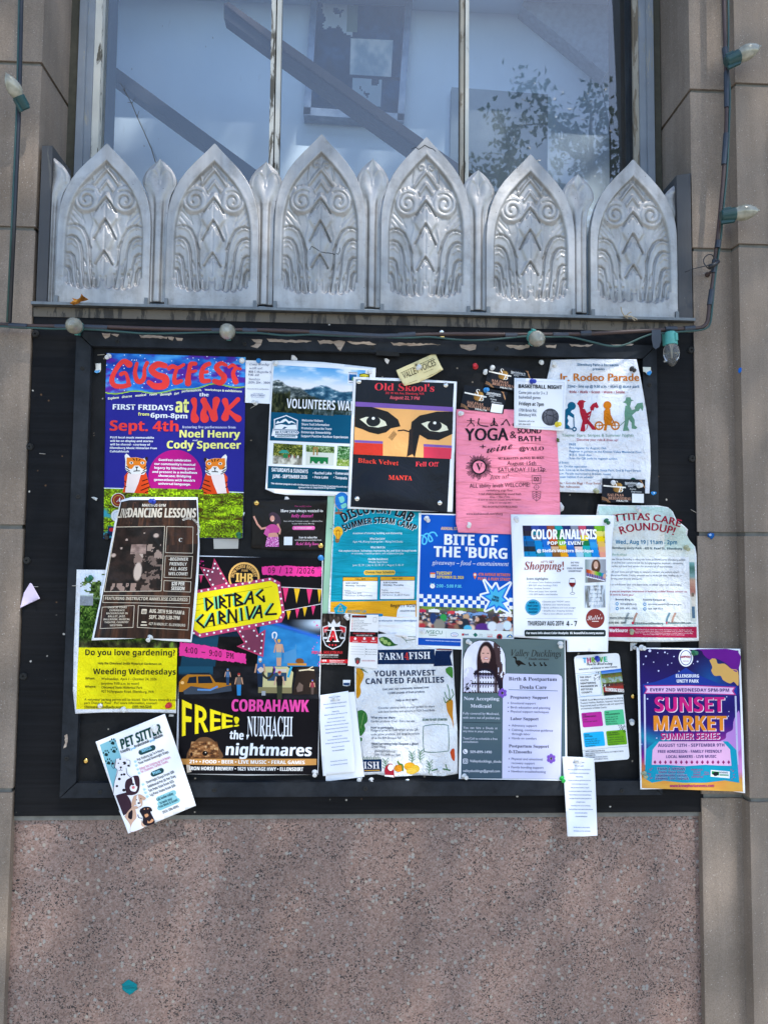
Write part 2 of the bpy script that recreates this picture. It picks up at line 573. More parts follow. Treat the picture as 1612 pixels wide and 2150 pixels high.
# ------------------------------------------------------------------ cast panels
HW_Y = [0,3,9,17,37,57,74,92,110,127,144,170,400]
HW_X = [0,4,9.5,17.5,39,58,71,81,88,92.5,95.5,97,97]


def relief(x,y,tall):
    """height (mm) of the cast relief at x (from the middle) and y (below the tip)"""
    X = np.abs(x)
    B = 18.0
    hin = np.interp(y - 19,HW_Y,HW_X) - 17.5
    hin = np.where(y < 24,-30,hin)
    d_in = hin - X                                      # > 0 inside the sunk field
    flute = [(0,6.5,276),(13,8,292),(29.5,8,294),(45.5,7.5,294),(59,6,290),(71,5,286)]
    yb = np.full_like(X,270.0)
    for c,w,b in flute:
        t = (X - c) / w
        yb = np.maximum(yb,np.where(np.abs(t) < 1,b - 8 + 8 * np.sqrt(np.clip(1 - t * t,0,1)),0))
    yb = yb + tall
    d_f = np.minimum(d_in,yb - y)
    sink = 1 / (1 + np.exp(-d_f / .8))
    h = B - 7.5 * sink
    rim = np.exp(-((d_in + 4) / 5) ** 2) * .6
    h = h + rim * (y < yb)
    yy = y - tall

    def dist(pts):
        d = np.full_like(X,1e9)
        for (a,b),(c,e) in zip(pts,pts[1:]):
            vx,vy = c - a,e - b
            t = np.clip(((X - a) * vx + (yy - b) * vy) / (vx * vx + vy * vy + 1e-9),0,1)
            d = np.minimum(d,np.hypot(X - a - t * vx,yy - b - t * vy))
        return d
    groove = lambda pts,a,w: -1.55 * a * np.exp(-(dist(pts) / w) ** 2)
    ridge = lambda pts,a,w: 1.12 * a * np.exp(-(dist(pts) / w) ** 2)
    sig = lambda d,w=.8: 1 / (1 + np.exp(-d / w))
    m = 0 * X
    # volutes with hoods
    r = np.hypot((X - 40),(yy - 114))
    hood = np.hypot((X - 38) / 28,(yy - 104) / 24)
    m = m + 3.4 * sig((1 - hood) * 24) * (yy < 122)
    m = np.maximum(m,5.2 * sig(24.5 - r))
    sp = [(40 + (22 - 17 * k / 40) * math.cos(-2.2 + 9.6 * k / 40),114 + (22 - 17 * k / 40) * math.sin(-2.2 + 9.6 * k / 40)) for k in range(41)]
    m = m + groove(sp,2.6,1.5)
    m = m + groove([(64,92),(58,85),(48,82),(40,80),(30,83),(20,88),(13,100)],1.6,1.6)
    # chevrons
    m = m + ridge([(0,50),(12,63),(25,80)],4.6,3.4) + groove([(0,56),(22,84)],1.8,1.6)
    m = m + ridge([(0,74),(13,92)],3.6,3.0) + groove([(0,82),(9,94)],1.6,1.5)
    # little curls under the tip
    for cy in ([42] if not tall else [42,22]):
        sp2 = [(11 + (7.5 - 5 * k / 16) * math.cos(2.6 + 6.5 * k / 16),cy + (7.5 - 5 * k / 16) * math.sin(2.6 + 6.5 * k / 16)) for k in range(17)]
        m = m + ridge(sp2,2.6,1.7)
    m = m + ridge([(18,36),(24,46),(28,70)],2.4,1.7) + groove([(22,52),(24,74)],1.4,1.2)
    m = m + ridge([(66,104),(65,122),(58,134),(46,140)],1.6,1.6) + ridge([(30,140),(24,160),(30,182),(28,205)],1.6,1.8)
    for a,b,c,e in ((40,58,34,82),(49,66,43,84),(56,78,52,90),(34,50,31,74)): m = m + groove([(a,b),(c,e)],1.4,1.3)
    # stem leaves
    stem = 4.2 * sig(np.interp(yy,[96,112,150,170,190,216,240,262],[2,16,26,10,20,8,18,13]) - X,1.6) * (yy > 96)
    m = np.maximum(m,stem * (r > 25))
    for ap,sx,sy in ((108,21,28),(152,22,39),(217,17,26)):
        m = m + groove([(0,ap),(sx * .45,ap + sy * .4),(sx,ap + sy)],4.2,1.7) + ridge([(0,ap - 3.5),(sx * .5,ap + sy * .4 - 4),(sx + 2,ap + sy - 3)],1.6,1.6)
        m = m + groove([(0,ap + 7),(sx * .5,ap + sy * .55 + 6)],2.4,1.5)
    m = m + groove([(0,112),(0,262)],1.6,1.0)
    # fan lines and drooping fronds
    for a,b,c,e in ((74,140,56,160),(76,150,62,166),(70,132,50,152),(52,140,44,160)): m = m + groove([(a,b),(c,e)],1.2,1.3)
    fr = [[(80,168),(68,163),(58,163),(46,171),(37,188),(31,212),(29,250),(21.5,292)],[(80,190),(70,186),(60,189),(52,199),(47,216),(45,250),(37.5,292)],[(80,222),(71,221),(64,227),(60,243),(59,262),(52,292)],[(80,250),(74,249),(69,258),(66,292)]]
    for q in fr:
        off = [(a + 3.4,b + 3.4) for a,b in q]
        m = m + groove(q,3.2,1.9) + ridge(off,2.2,2.8)
    for q in ([(78,203),(68,200),(60,208)],[(78,234),(72,233),(67,240)]): m = m + ridge(q,1.6,1.6)
    for a,b in ((34,196),(43,232),(30,236),(56,252)): m = m + groove([(a,b),(a - 6,b + 14)],2.0,1.3)
    m = m + groove([(21.5,262),(21.5,296)],2.4,1.4) + groove([(37.5,262),(37.5,296)],2.4,1.4) + groove([(52.5,262),(52.5,296)],2.2,1.3) + groove([(5.8,268),(5.8,290)],1.6,1.2)
    return h + m * sig(d_f - 1.2,1.0)


def cast_mesh(name,H,hw,hfun,ns,nt,back,warp=0.0):
    """a casting: rows from the tip (z = H) to the foot (z = 0), columns across; relief towards -Y; closed sides and back"""
    ys = np.concatenate([[0.0,.6,1.4],np.linspace(2.4,H,nt - 3)])
    s = np.linspace(-1,1,ns)
    S,Y = np.meshgrid(s,ys)
    X = S * np.interp(Y,*hw)
    hh = hfun(X,Y,S)
    co = np.stack([X / 1000,-hh / 1000,(H - Y) / 1000],-1).reshape(-1,3)
    n = ns * nt
    idx = np.arange(n).reshape(nt,ns)
    F = np.stack([idx[:-1,:-1],idx[1:,:-1],idx[1:,1:],idx[:-1,1:]],-1).reshape(-1,4).tolist()
    rim = list(idx[0,:]) + list(idx[1:,-1]) + list(idx[-1,::-1][1:]) + list(idx[::-1,0][1:-1])
    bc = co[rim].copy(); bc[:,1] = back
    base = n
    V = np.vstack([co,bc])
    R = len(rim)
    for i in range(R):
        F.append([rim[i],rim[(i + 1) % R],base + (i + 1) % R,base + i])
    F.append([base + i for i in range(R)])
    me = bpy.data.meshes.new(name)
    me.from_pydata(V.tolist(),[],F)
    nf = (nt - 1) * (ns - 1)
    sm = np.zeros(len(me.polygons),bool); sm[:nf] = True
    me.polygons.foreach_set('use_smooth',sm.tolist())
    me.materials.append(MT['metal'])
    me.update()
    return me


YB = .014
HWT = (HW_Y,HW_X)
PM = {}
for tall in (0,16):
    hy = [v + tall * (1 if v > 200 else 0) for v in HW_Y]
    PM[tall] = cast_mesh('cast_panel',326 + tall,HWT,lambda X,Y,S,tall=tall: relief(X,Y,tall),116,200,0)
PANELS = [(222,306.5,'first from the left, a dry leaf at its foot',0),(448,306.5,'second from the left',0),(672,287,'with a long crack below its middle, third from the left',16),(892,293,'cracked across its pointed tip',16),(1110,329,'second from the right',0),(1325,340,'nearest the cable, dry grass at its foot',0)]
for px,py,lab,tall in PANELS:
    o = bpy.data.objects.new('pointed_casting',PM[tall])
    c = P(px - .2,py - 5,YB - .016)
    foot = zs + .0005
    o.location = (c.x + .0035,YB,foot)
    hgt = c.z - foot
    o.scale = (1.0,1.0,hgt / ((326 + tall) / 1000))
    link(o); tag(o,'silver pointed cast panel ' + lab,'ornamental panel','pointed cast metal panels along the sill')
    bm = bmesh.new()
    for sg in (-1,1): box(bm,sg * .0925 - .0035,sg * .0925 + .0035,-.022,-.016,0.001,.016 / o.scale[2])
    cl = bm_obj('clip',bm,MT['galv'],None,bevel=.001); cl.parent = o
    for key,q in (('long crack',[(-22,224),(-18,217),(-8,223),(2,229),(20,229),(39,231),(43,224),(42,217)]),('cracked',[(-33,25),(-24,21),(-17,25),(-9,20),(-4,16),(6,21),(14,23),(22,29)])):
        if key not in lab: continue
        q = [a for u,w in zip(q,q[1:]) for a in [(u[0] + (w[0] - u[0]) * t / 5,u[1] + (w[1] - u[1]) * t / 5 + .6 * math.sin(t * 3)) for t in range(5)]]
        X_ = np.array([a[0] for a in q]); Y_ = np.array([a[1] for a in q])
        hh = relief(X_,Y_,tall)
        bm = bmesh.new(); tube(bm,[(x / 1000,-h / 1000,(326 + tall - y) / 1000) for x,y,h in zip(X_,Y_,hh)],.0007,5)
        cr = bm_obj('crack',bm,MT['gap'],None); cr.parent = o

FH_Y = [0,4,12,20,30,40,50,57,64,72,82,95,120,160,300]
FH_X = [0,6,16,24,31,35.5,36,33.5,29,25,22,20,19,18.5,18.5]


def fin_h(X,Y,S):
    head = np.exp(-((Y - 34) / 26) ** 2)
    h = 8 + 4.5 * np.exp(-(S / .55) ** 4) * (1 - head) + head * (4.0 * np.exp(-((np.abs(S) - .5) / .30) ** 2) - 1.2 * np.exp(-(S / .16) ** 2))
    h = h - 3.0 * np.exp(-((np.abs(S) - .52) / .16) ** 2) * (Y > 70) * np.clip((Y - 70) / 20,0,1)
    arc = np.abs(np.hypot((np.abs(X) - 15) / 15,(Y - 48) / 26) - 1)
    return h + 1.8 * np.exp(-(arc * 9) ** 2) * (Y < 52) * (Y > 14)


FM = cast_mesh('cast_finial',288,(FH_Y,FH_X),fin_h,41,120,0)
for px,py,lab in ((336,332,'left of the second pointed panel'),(559,338,'between the second and third pointed panels'),(782.5,332,'between the two tallest pointed panels'),(1004,355,'left of the second last pointed panel'),(1213,364,'left of the last pointed panel')):
    o = bpy.data.objects.new('cast_finial',FM)
    c = P(px,py,YB - .010)
    o.location = (c.x,YB + .001,zs + .012)
    o.scale = (1,1,(c.z - zs - .012) / .288)
    link(o); tag(o,'small silver spear-headed casting ' + lab,'finial','spear-headed castings between the pointed panels')
# the half castings at both ends
for sg,px,py,lab in ((-1,107,326,'half spear-headed casting against the left end post'),(1,1427,381,'half spear-headed casting against the right end post')):
    c = P(px,py,YB - .008)
    me = FM.copy()
    bm = bmesh.new(); bm.from_mesh(me)
    r = bmesh.ops.bisect_plane(bm,geom=bm.verts[:] + bm.edges[:] + bm.faces[:],plane_co=(0,0,0),plane_no=(-sg,0,0),clear_inner=False,clear_outer=False)
    bmesh.ops.delete(bm,geom=[v for v in bm.verts if v.co.x * -sg < -1e-5],context='VERTS')
    bm.to_mesh(me); bm.free()
    o = bpy.data.objects.new('half_finial',me)
    o.location = (c.x,YB + .001,zs + .006); o.scale = (1.15,1,(c.z - zs - .006) / .288)
    link(o); tag(o,lab,'finial')
# end posts
for pts,y0,y1,lab in (([(89,305),(108,305),(100,629),(75,628)],-.004,.10,'dark weathered post standing at the left end of the cast panels'),
                         ([(1417,367),(1446,363),(1457,664),(1428,664)],-.006,.10,'dark weathered post standing at the right end of the cast panels')):
    bm = bmesh.new()
    f = [P(x,y,y0) for x,y in pts]
    f[0].x = f[3].x = (f[0].x + f[3].x) / 2; f[1].x = f[2].x = (f[1].x + f[2].x) / 2
    f[2].z = f[3].z = zs + .001
    prism(bm,f,y1)
    o = bm_obj('end_post',bm,MT['post'],None,bevel=.0025)
    tag(o,lab,'post')
    x0,x1,zt_ = f[0].x,f[1].x,max(f[0].z,f[1].z)
    bm = bmesh.new()
    if px == 0: pass
    if x0 < 0: box(bm,x1 + .0005,x1 + .010,.055,.075,zs + .001,zt_ - .012)
    else: box(bm,x0 - .024,x0 - .001,.06,.08,zs + .001,zt_ - .012)
    bm_obj('fillet',bm,MT['post'],o,bevel=.002)

# ------------------------------------------------------------------ window: jambs, mullions, three panes
YG = .172
ztop = 3.3
root_w = empty('shop_window',(0,YG,zs),'three pane shop window with peeling cream frame above the cast panels','window')


def vstrip(px0,px1,py,y0,y1,mat,name,bev=.002):
    x0,x1 = P(px0,py,y0).x,P(px1,py,y0).x
    bm = bmesh.new(); box(bm,x0,x1,y0,y1,zs + .001,ztop)
    return bm_obj(name,bm,mat,root_w,bevel=bev,seg=2)


vstrip(149,165.5,60,.142,.18,MT['moss'],'sealant_strip')
vstrip(166,181.5,60,.138,.19,MT['greypaint'],'outer_jamb',.006)
vstrip(182,198,60,.147,.19,MT['greypaint'],'jamb')
vstrip(198.3,214,60,.152,.19,MT['cream'],'glazing_bar')
vstrip(1372,1385,60,.142,.18,MT['moss'],'sealant_strip')
vstrip(1357,1371.5,60,.138,.19,MT['greypaint'],'outer_jamb',.006)
vstrip(1341,1356.7,60,.147,.19,MT['greypaint'],'jamb')
vstrip(1328,1340.7,60,.152,.19,MT['tanwood'],'glazing_bar')
vstrip(1319.5,1327.7,60,.160,.19,MT['rail'],'glazing_bead')
for a,b,m1,m2 in ((569.5,590.5,'cream','cream'),(966.5,984.5,'tanwood','cream')):
    mid = (a + b) / 2
    vstrip(a,mid - 1.4,60,.158,.19,MT[m1],'mullion'); vstrip(mid - 1.3,mid + 1.3,60,.1635,.188,MT['gap'],'mullion_joint',0); vstrip(mid + 1.4,b,60,.158,.19,MT[m2],'mullion')
m = Mat('dirty_glass')
v = m.coord()
nt = m.nt
out = m.n['Material Output']
tr = m.node('ShaderNodeBsdfTransparent'); tr.inputs[0].default_value = (.93,.96,.97,1)
gl = m.node('ShaderNodeBsdfGlossy',Roughness=.012); gl.inputs[0].default_value = (1,1,1,1)
fr = m.node('ShaderNodeFresnel',IOR=2.05)
mx = m.node('ShaderNodeMixShader'); m.l(fr.outputs[0],mx.inputs[0]); m.l(tr.outputs[0],mx.inputs[1]); m.l(gl.outputs[0],mx.inputs[2])
df = m.node('ShaderNodeBsdfDiffuse'); df.inputs[0].default_value = (.42,.45,.48,1)
drt = m.noise(m.coord((1,1,.35)),5,6,.65)
smear = m.noise(m.coord((46,46,9)),1.0,5,.7)
spot = m.node('ShaderNodeTexVoronoi',Scale=58); m.l(m.coord((1,1,.55)),spot.inputs['Vector'])
sx = m.node('ShaderNodeSeparateColor'); m.l(spot.outputs['Color'],sx.inputs[0])
k = m.node('ShaderNodeMath',operation='MULTIPLY')
m.l(m.ramp(sx.outputs[0],[(.80,0),(.82,1)]),k.inputs[0]); m.l(m.ramp(m.mix(.3,spot.outputs['Distance'],m.noise(v,200,2)),[(.13,1),(.2,0)]),k.inputs[1])
base_d = m.ramp(drt,[(.35,.015),(.7,.06)])
ad = m.node('ShaderNodeMath',operation='MULTIPLY_ADD'); m.l(m.ramp(smear,[(.66,0),(.76,1)]),ad.inputs[0]); ad.inputs[1].default_value = .10; m.l(base_d,ad.inputs[2])
mx2 = m.node('ShaderNodeMixShader'); m.l(ad.outputs[0],mx2.inputs[0]); m.l(mx.outputs[0],mx2.inputs[1]); m.l(df.outputs[0],mx2.inputs[2])
df2 = m.node('ShaderNodeBsdfDiffuse'); df2.inputs[0].default_value = (.10,.10,.11,1)
k2 = m.node('ShaderNodeMath',operation='MULTIPLY'); m.l(k.outputs[0],k2.inputs[0]); k2.inputs[1].default_value = .55
mx3 = m.node('ShaderNodeMixShader'); m.l(k2.outputs[0],mx3.inputs[0]); m.l(mx2.outputs[0],mx3.inputs[1]); m.l(df2.outputs[0],mx3.inputs[2])
m.l(mx3.outputs[0],out.inputs['Surface'])
MT['glass'] = m.m
for a,b in ((199,578),(582,973),(977,1324)):
    x0,x1 = P(a,60,YG).x,P(b,60,YG).x
    bm = bmesh.new(); vs = [bm.verts.new(c) for c in ((x0,YG,zs + .002),(x1,YG,zs + .002),(x1,YG,ztop),(x0,YG,ztop))]; bm.faces.new(vs)
    bm_obj('glass_pane',bm,MT['glass'],root_w)

# ------------------------------------------------------------------ the room behind the glass
YW = .80
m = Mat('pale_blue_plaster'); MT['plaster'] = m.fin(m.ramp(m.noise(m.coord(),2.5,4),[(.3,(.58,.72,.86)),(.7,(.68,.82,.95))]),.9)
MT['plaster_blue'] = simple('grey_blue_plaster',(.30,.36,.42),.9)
bm = bmesh.new(); box(bm,-1.5,1.5,YW,YW + .12,-.1,3.6); box(bm,-1.5,1.5,.56,YW - .0005,3.29,3.4)  # second box: unseen ceiling strip, added to shade the upper wall
tag(bm_obj('interior_wall',bm,MT['plaster'],None),'pale blue plaster wall seen behind the window panes','wall')
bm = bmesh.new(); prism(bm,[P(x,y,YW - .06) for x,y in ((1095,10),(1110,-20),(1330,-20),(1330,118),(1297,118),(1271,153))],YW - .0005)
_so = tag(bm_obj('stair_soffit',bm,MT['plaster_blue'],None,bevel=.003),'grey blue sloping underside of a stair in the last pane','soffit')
for sgn,(pa,pb) in enumerate(((214,227),(1297,1321))):
    x0,x1 = P(pa,60,.23).x,P(pb,60,.23).x
    bm = bmesh.new(); box(bm,min(x0,x1),max(x0,x1),.215,.30,zs - .1,3.3)
    tag(bm_obj('inner_reveal',bm,MT['post'],None,bevel=.003),('dark inner window reveal at the left end of the glass','dark inner window reveal at the right end of the glass')[sgn],'reveal')
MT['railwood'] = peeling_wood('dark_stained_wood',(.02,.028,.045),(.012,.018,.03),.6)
MT['railtop'] = peeling_wood('lit_rail_wood',(.085,.062,.055),(.07,.055,.05),.6)  # lighter brown paints the lit top face of the rail


def beam(pts,y0,y1,mat,name,parent=None,lab=None):
    bm = bmesh.new(); prism(bm,[P(x,y,y0) for x,y in pts],y1)
    o = bm_obj(name,bm,mat,parent,bevel=.004)
    if lab: tag(o,*lab)
    return o


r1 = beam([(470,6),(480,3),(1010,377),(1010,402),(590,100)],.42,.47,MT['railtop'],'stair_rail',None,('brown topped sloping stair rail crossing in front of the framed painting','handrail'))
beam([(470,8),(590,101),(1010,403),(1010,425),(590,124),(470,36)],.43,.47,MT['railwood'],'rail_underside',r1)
beam([(190,101),(216,120),(620,416),(620,446),(216,150),(190,130)],.50,.55,MT['railwood'],'stair_rail',None,('dark sloping stair rail crossing the left window pane','handrail'))
# framed painting
root_a = empty('framed_painting',tuple(P(745,245,YW)),'framed abstract painting in blue with pale blocks, hung behind the window','painting')
m = Mat('pewter_moulding'); MT['moulding'] = m.fin(m.ramp(m.noise(m.coord(),30,4),[(.3,(.10,.13,.17)),(.7,(.20,.25,.31))]),.35,Metallic=.5)
yf = YW - .045


def bar(a,b,wd):
    a,b = Vector(a),Vector(b)
    dv = (b - a).normalized(); nv = Vector((-dv.z,0,dv.x)) * wd
    bm = bmesh.new(); prism(bm,[a,b,b + nv,a + nv],YW - .0005)
    bm_obj('frame_bar',bm,MT['moulding'],root_a,bevel=.008,seg=3)


A = P(637,240,yf); B = P(848,254,yf); T = P(866,-8,yf); S_ = P(653,-14,yf)
bar(A,B,.026); bar(B + Vector((0,0,.002)),T,.022); bar(S_,A + Vector((0,0,.002)),.022)


def art(u,v):
    img = grad(fbm(u,v,5,6,101),[(.25,'#0a1826'),(.6,'#123350'),(.85,'#2a5478')])
    img = lay(img,(fbm(u,v,6,5,61) > .52) * (v < .35) * (u < .45),'#b9c6cc')
    img = lay(img,boxm(u,v,.44,.36,.9,.70) * (u + .1 * fbm(u,v,8,8,4) > .46),grad(fbm(u,v,9,9,13),[(.3,'#8fa6b4'),(.7,'#cfd8da')]))
    img = lay(img,boxm(u,v,.46,.70,.80,.96) * (fbm(u,v,7,7,23) > .34),'#9db0bc')
    img = lay(img,(np.abs(v - .70) < .014) * (u > .4),'#17263a')
    img = lay(img,boxm(u,v,.38,.05,.5,.3),'#6f7f6a')
    return img
# ------------------------------------------------------------------ lettering: outline glyphs of the built-in face, cached once
STY = {'b': (None, None, None, 0), 'bb': (None, None, None, .016), 'r': (None, None, None, .005), 'B': (0x1D5D4, 0x1D5EE, 0x1D7EC, 0),
       'H': (0x1D5D4, 0x1D5EE, 0x1D7EC, 0), 'S': (0x1D400, 0x1D41A, 0x1D7CE, 0), 'i': (0x1D434, 0x1D44E, None, 0), 'I': (0x1D468, 0x1D482, None, 0),
       'G': (None, None, None, 0), 'C': (0x1D4D0, 0x1D4EA, None, 0), 'M': (0x1D670, 0x1D68A, 0x1D7F6, .008)}
WANT = set()
GLY = {}


def _uni(st, ch):
    u, l, d, off = STY[st]
    if st == 'i' and ch == 'h': return '\u210e'
    if u and 'A' <= ch <= 'Z': return chr(u + ord(ch) - 65)
    if l and 'a' <= ch <= 'z': return chr(l + ord(ch) - 97)
    if d and '0' <= ch <= '9': return chr(d + ord(ch) - 48)
    return ch


def build_glyphs():
    """one text object per weight, every wanted character on a line of its own; the lines are then told apart by height"""
    groups = {}
    for st, ch in sorted(WANT | {(st, 'H') for st in STY}):
        off = STY[st][3]
        if st in 'BSI' and not ch.isalnum(): off = max(off, .014)
        groups.setdefault(off, []).append((st, ch))
    jobs = []
    for off, keys in groups.items():
        rows = ['H', 'HH']
        for st, ch in keys:
            g = _uni(st, ch)
            rows += [g, 'H' + g + 'H']
        rows.append('H')
        c = bpy.data.curves.new('glyph', 'FONT')
        c.body = chr(10).join(rows); c.size = 1.0; c.offset = off; c.resolution_u = 3; c.space_line = 3.0
        o = bpy.data.objects.new('glyph', c)
        COL.objects.link(o)
        jobs.append((o, keys, len(rows)))
    dg = bpy.context.evaluated_depsgraph_get()
    dg.update()
    for o, keys, nr in jobs:
        me = o.evaluated_get(dg).to_mesh()
        co = np.zeros(len(me.vertices) * 3); me.vertices.foreach_get('co', co)
        co = co.reshape(-1, 3)[:, :2]
        tri = np.array([p.vertices[:] for p in me.polygons])
        lh = -(co[:, 1].min()) / (nr - 1)
        row = np.rint((-co[:, 1] + .3) / lh).astype(int)
        co[:, 1] += row * lh
        byrow = [[] for _ in range(nr)]
        for i, r in enumerate(row): byrow[r].append(i)
        frow = [[] for _ in range(nr)]
        for f in tri: frow[row[f[0]]].append(f)
        ext = lambda r: co[byrow[r], 0].max() - co[byrow[r], 0].min()
        w2 = ext(1)
        for k, key in enumerate(keys):
            r = 2 + 2 * k
            idx = byrow[r]
            mp = {v: j for j, v in enumerate(idx)}
            GLY[key] = (co[idx], [tuple(mp[v] for v in f) for f in frow[r]], ext(r + 1) - w2)
        o.evaluated_get(dg).to_mesh_clear()
        c = o.data
        bpy.data.objects.remove(o); bpy.data.curves.remove(c)
    _caps()


def _caps():
    for st in STY:
        STY[st] = STY[st] + (GLY[(st, 'H')][0][:, 1].max(),)






LAYER_STEP = 0.00016
PITCH = 9.0


class Paper:
    """a printed sheet: outline and print are measured in photo pixels, then laid on the sheet's own curved surface"""
    all = []

    def __init__(s, name, label, cat, outline, order, finish='paper', col='#eef0f4', base=None, tilt=(0, 0), bumps=(), wav=0.0, group=None, pitch=PITCH):
        s.name, s.label, s.cat, s.group = name, label, cat, group
        s.outline = [tuple(map(float, p)) for p in outline]
        s.base = -0.0062 - 0.0011 * order if base is None else base
        s.tilt, s.bumps, s.finish, s.pitch, s.wav = tilt, bumps, finish, pitch, wav
        s.seed = len(Paper.all) * 3.7
        s.col = lin(col)
        xs = [p[0] for p in outline]; ys = [p[1] for p in outline]
        s.c = ((min(xs) + max(xs)) / 2, (min(ys) + max(ys)) / 2)
        s.items = []           # (part, kind, level, data)
        s.o = (0, 0, 1)
        s.sk = (0, 0)
        s.nosplit, s.count = False, 0
        Paper.all.append(s)

    # ---- coordinates
    def zoom(s, ox, oy, k, a=0.0, b=0.0):
        """following numbers are read off an enlargement: origin, scale; a = slope of the print's rows, b = lean of its columns"""
        s.o = (ox, oy, k); s.sk = (a, b)
        return s

    def _px(s, x, y):
        return s.o[0] + x / s.o[2], s.o[1] + y / s.o[2]

    def depth(s, x, y):
        d = s.base + s.tilt[0] * (x - s.c[0]) + s.tilt[1] * (y - s.c[1])
        for bx, by, rx, ry, amp in s.bumps:
            d = d - 2.1 * amp * np.exp(-((x - bx) / rx) ** 2 - ((y - by) / ry) ** 2)
        if s.wav:
            d = d - 1.8 * s.wav * (.5 + .5 * np.sin(x * .05 + s.seed + .6 * np.sin(y * .03))) * (.5 + .5 * np.sin(y * .037 + s.seed * 2 + .8 * np.sin(x * .024)))
        return d

    # ---- print
    def poly(s, pts, col, part='artwork', lv=1):
        s.items.append((s._split(part), 'poly', lv, [s._px(*p) for p in pts], lin(col)))
        return s

    def _split(s, part):
        """headlines, photographs, panels, banners and vegetables: every one a mesh of its own"""
        if s.nosplit:
            s.nosplit = False
            return part
        if part in ('headline', 'photograph', 'panel', 'banner', 'vegetable', 'pill', 'cloud', 'child_silhouette_'):
            s.count += 1
            return '%s#%d' % (part, s.count)
        return part

    def quad(s, x0, y0, x1, y1, a=None, b=None):
        a = s.sk[0] if a is None else a
        b = s.sk[1] if b is None else b
        return [(x0, y0), (x1, y0 + a * (x1 - x0)), (x1 + b * (y1 - y0), y1 + a * (x1 - x0)), (x0 + b * (y1 - y0), y1)]

    def rect(s, x0, y0, x1, y1, col, part='artwork', lv=1, a=None, b=None):
        return s.poly(s.quad(x0, y0, x1, y1, a, b), col, part, lv)

    def rrect(s, x0, y0, x1, y1, r, col, part='artwork', lv=1, n=5):
        pts = []
        for cx, cy, a0 in ((x1 - r, y0 + r, -90), (x1 - r, y1 - r, 0), (x0 + r, y1 - r, 90), (x0 + r, y0 + r, 180)):
            for k in range(n + 1):
                t = R_(a0 + 90 * k / n)
                pts.append((cx + r * math.cos(t), cy + r * math.sin(t)))
        return s.poly([s._skew(p, x0, y0) for p in pts], col, part, lv)

    def _skew(s, p, x0, y0):
        return (p[0] + s.sk[1] * (p[1] - y0), p[1] + s.sk[0] * (p[0] - x0))

    def frame(s, x0, y0, x1, y1, w, col, part='artwork', lv=2):
        s.rect(x0, y0, x1, y0 + w, col, part, lv)
        q = s.quad(x0, y0, x1, y1)
        s.line([q[0], q[3]], w, col, part, lv); s.line([q[1], q[2]], w, col, part, lv); s.line([q[3], q[2]], w, col, part, lv)
        return s

    def ell(s, cx, cy, rx, ry, col, part='artwork', lv=1, n=28, a0=0, a1=360):
        return s.poly([(cx + rx * math.cos(R_(a0 + (a1 - a0) * k / n)), cy + ry * math.sin(R_(a0 + (a1 - a0) * k / n))) for k in range(n)], col, part, lv)

    def line(s, pts, w, col, part='artwork', lv=2):
        for i, (p, q) in enumerate(zip(pts, pts[1:])):
            dx, dy = q[0] - p[0], q[1] - p[1]
            L = math.hypot(dx, dy) or 1
            nx, ny = -dy / L * w / 2, dx / L * w / 2
            e = .25 * w / L if len(pts) > 2 else 0
            p2 = (p[0] - dx * e, p[1] - dy * e); q2 = (q[0] + dx * e, q[1] + dy * e)
            s.poly([(p2[0] + nx, p2[1] + ny), (q2[0] + nx, q2[1] + ny), (q2[0] - nx, q2[1] - ny), (p2[0] - nx, p2[1] - ny)], col, part, lv)
        return s

    def curve(s, pts, w, col, part='artwork', lv=2, n=5):
        return s.line(catmull(pts, n), w, col, part, lv)

    def blob(s, pts, col, part='artwork', lv=1, n=4):
        p = catmull(list(pts) + [pts[0]], n)[:-1]
        return s.poly(p, col, part, lv)

    def text(s, t, x0, y, x1, h, col, st='B', part='lettering', lv=4, a=None, b=None, bend=0.0, lean=0.0, mid=None, stretch=1.0, fn=None):
        """x0..x1 the printed width (x1 None: natural), y the baseline at its left, h the cap height; mid: centre instead of x0, x1"""
        if st in 'HG':                       # extra heavy: the letters struck twice, a little apart
            e = h * (.028 if st == 'H' else .042)
            st = 'B' if st == 'H' else 'b'
            if fn is None and h / s.o[2] > 4:
                s.text(t, None if x0 is None else x0 - e, y, None if x1 is None else x1 - e, h, col, st, part, lv + .5, a, b, bend, lean, None if mid is None else mid - e, stretch)
                x0, x1, mid = (None if x0 is None else x0 + e), (None if x1 is None else x1 + e), (None if mid is None else mid + e)
                part = s.items[-1][0]
                s.nosplit = True
        for ch in t:
            if ch != ' ': WANT.add((st, ch))
        part = s._split(part)
        s.items.append((part, 'text', lv, (t, x0, y, x1, h, st, s.o, s.sk[0] if a is None else a, s.sk[1] if b is None else b, bend, lean, mid, stretch, fn), lin(col)))
        return s

    def lines(s, rows, x0, y, dy, h, col, st='r', part='lettering', k=1.0, **kw):
        """a block of left-aligned rows; each row a string or (string, x1)"""
        for i, r in enumerate(rows):
            if r is None: continue
            r, x1 = r if isinstance(r, tuple) else (r, None)
            s.text(r, x0 + s.sk[1] * dy * i, y + dy * i, x1, h, col, st, part, stretch=k, **kw)
        return s

    def pic(s, corners, nx, ny, fn, part='photograph', lv=1):
        """a printed picture: nx x ny little patches, their printed colours from fn(u, v) -> sRGB 0..1 arrays (n,3)"""
        s.items.append((s._split(part), 'pic', lv, ([s._px(*p) for p in corners], nx, ny, fn), None))
        return s

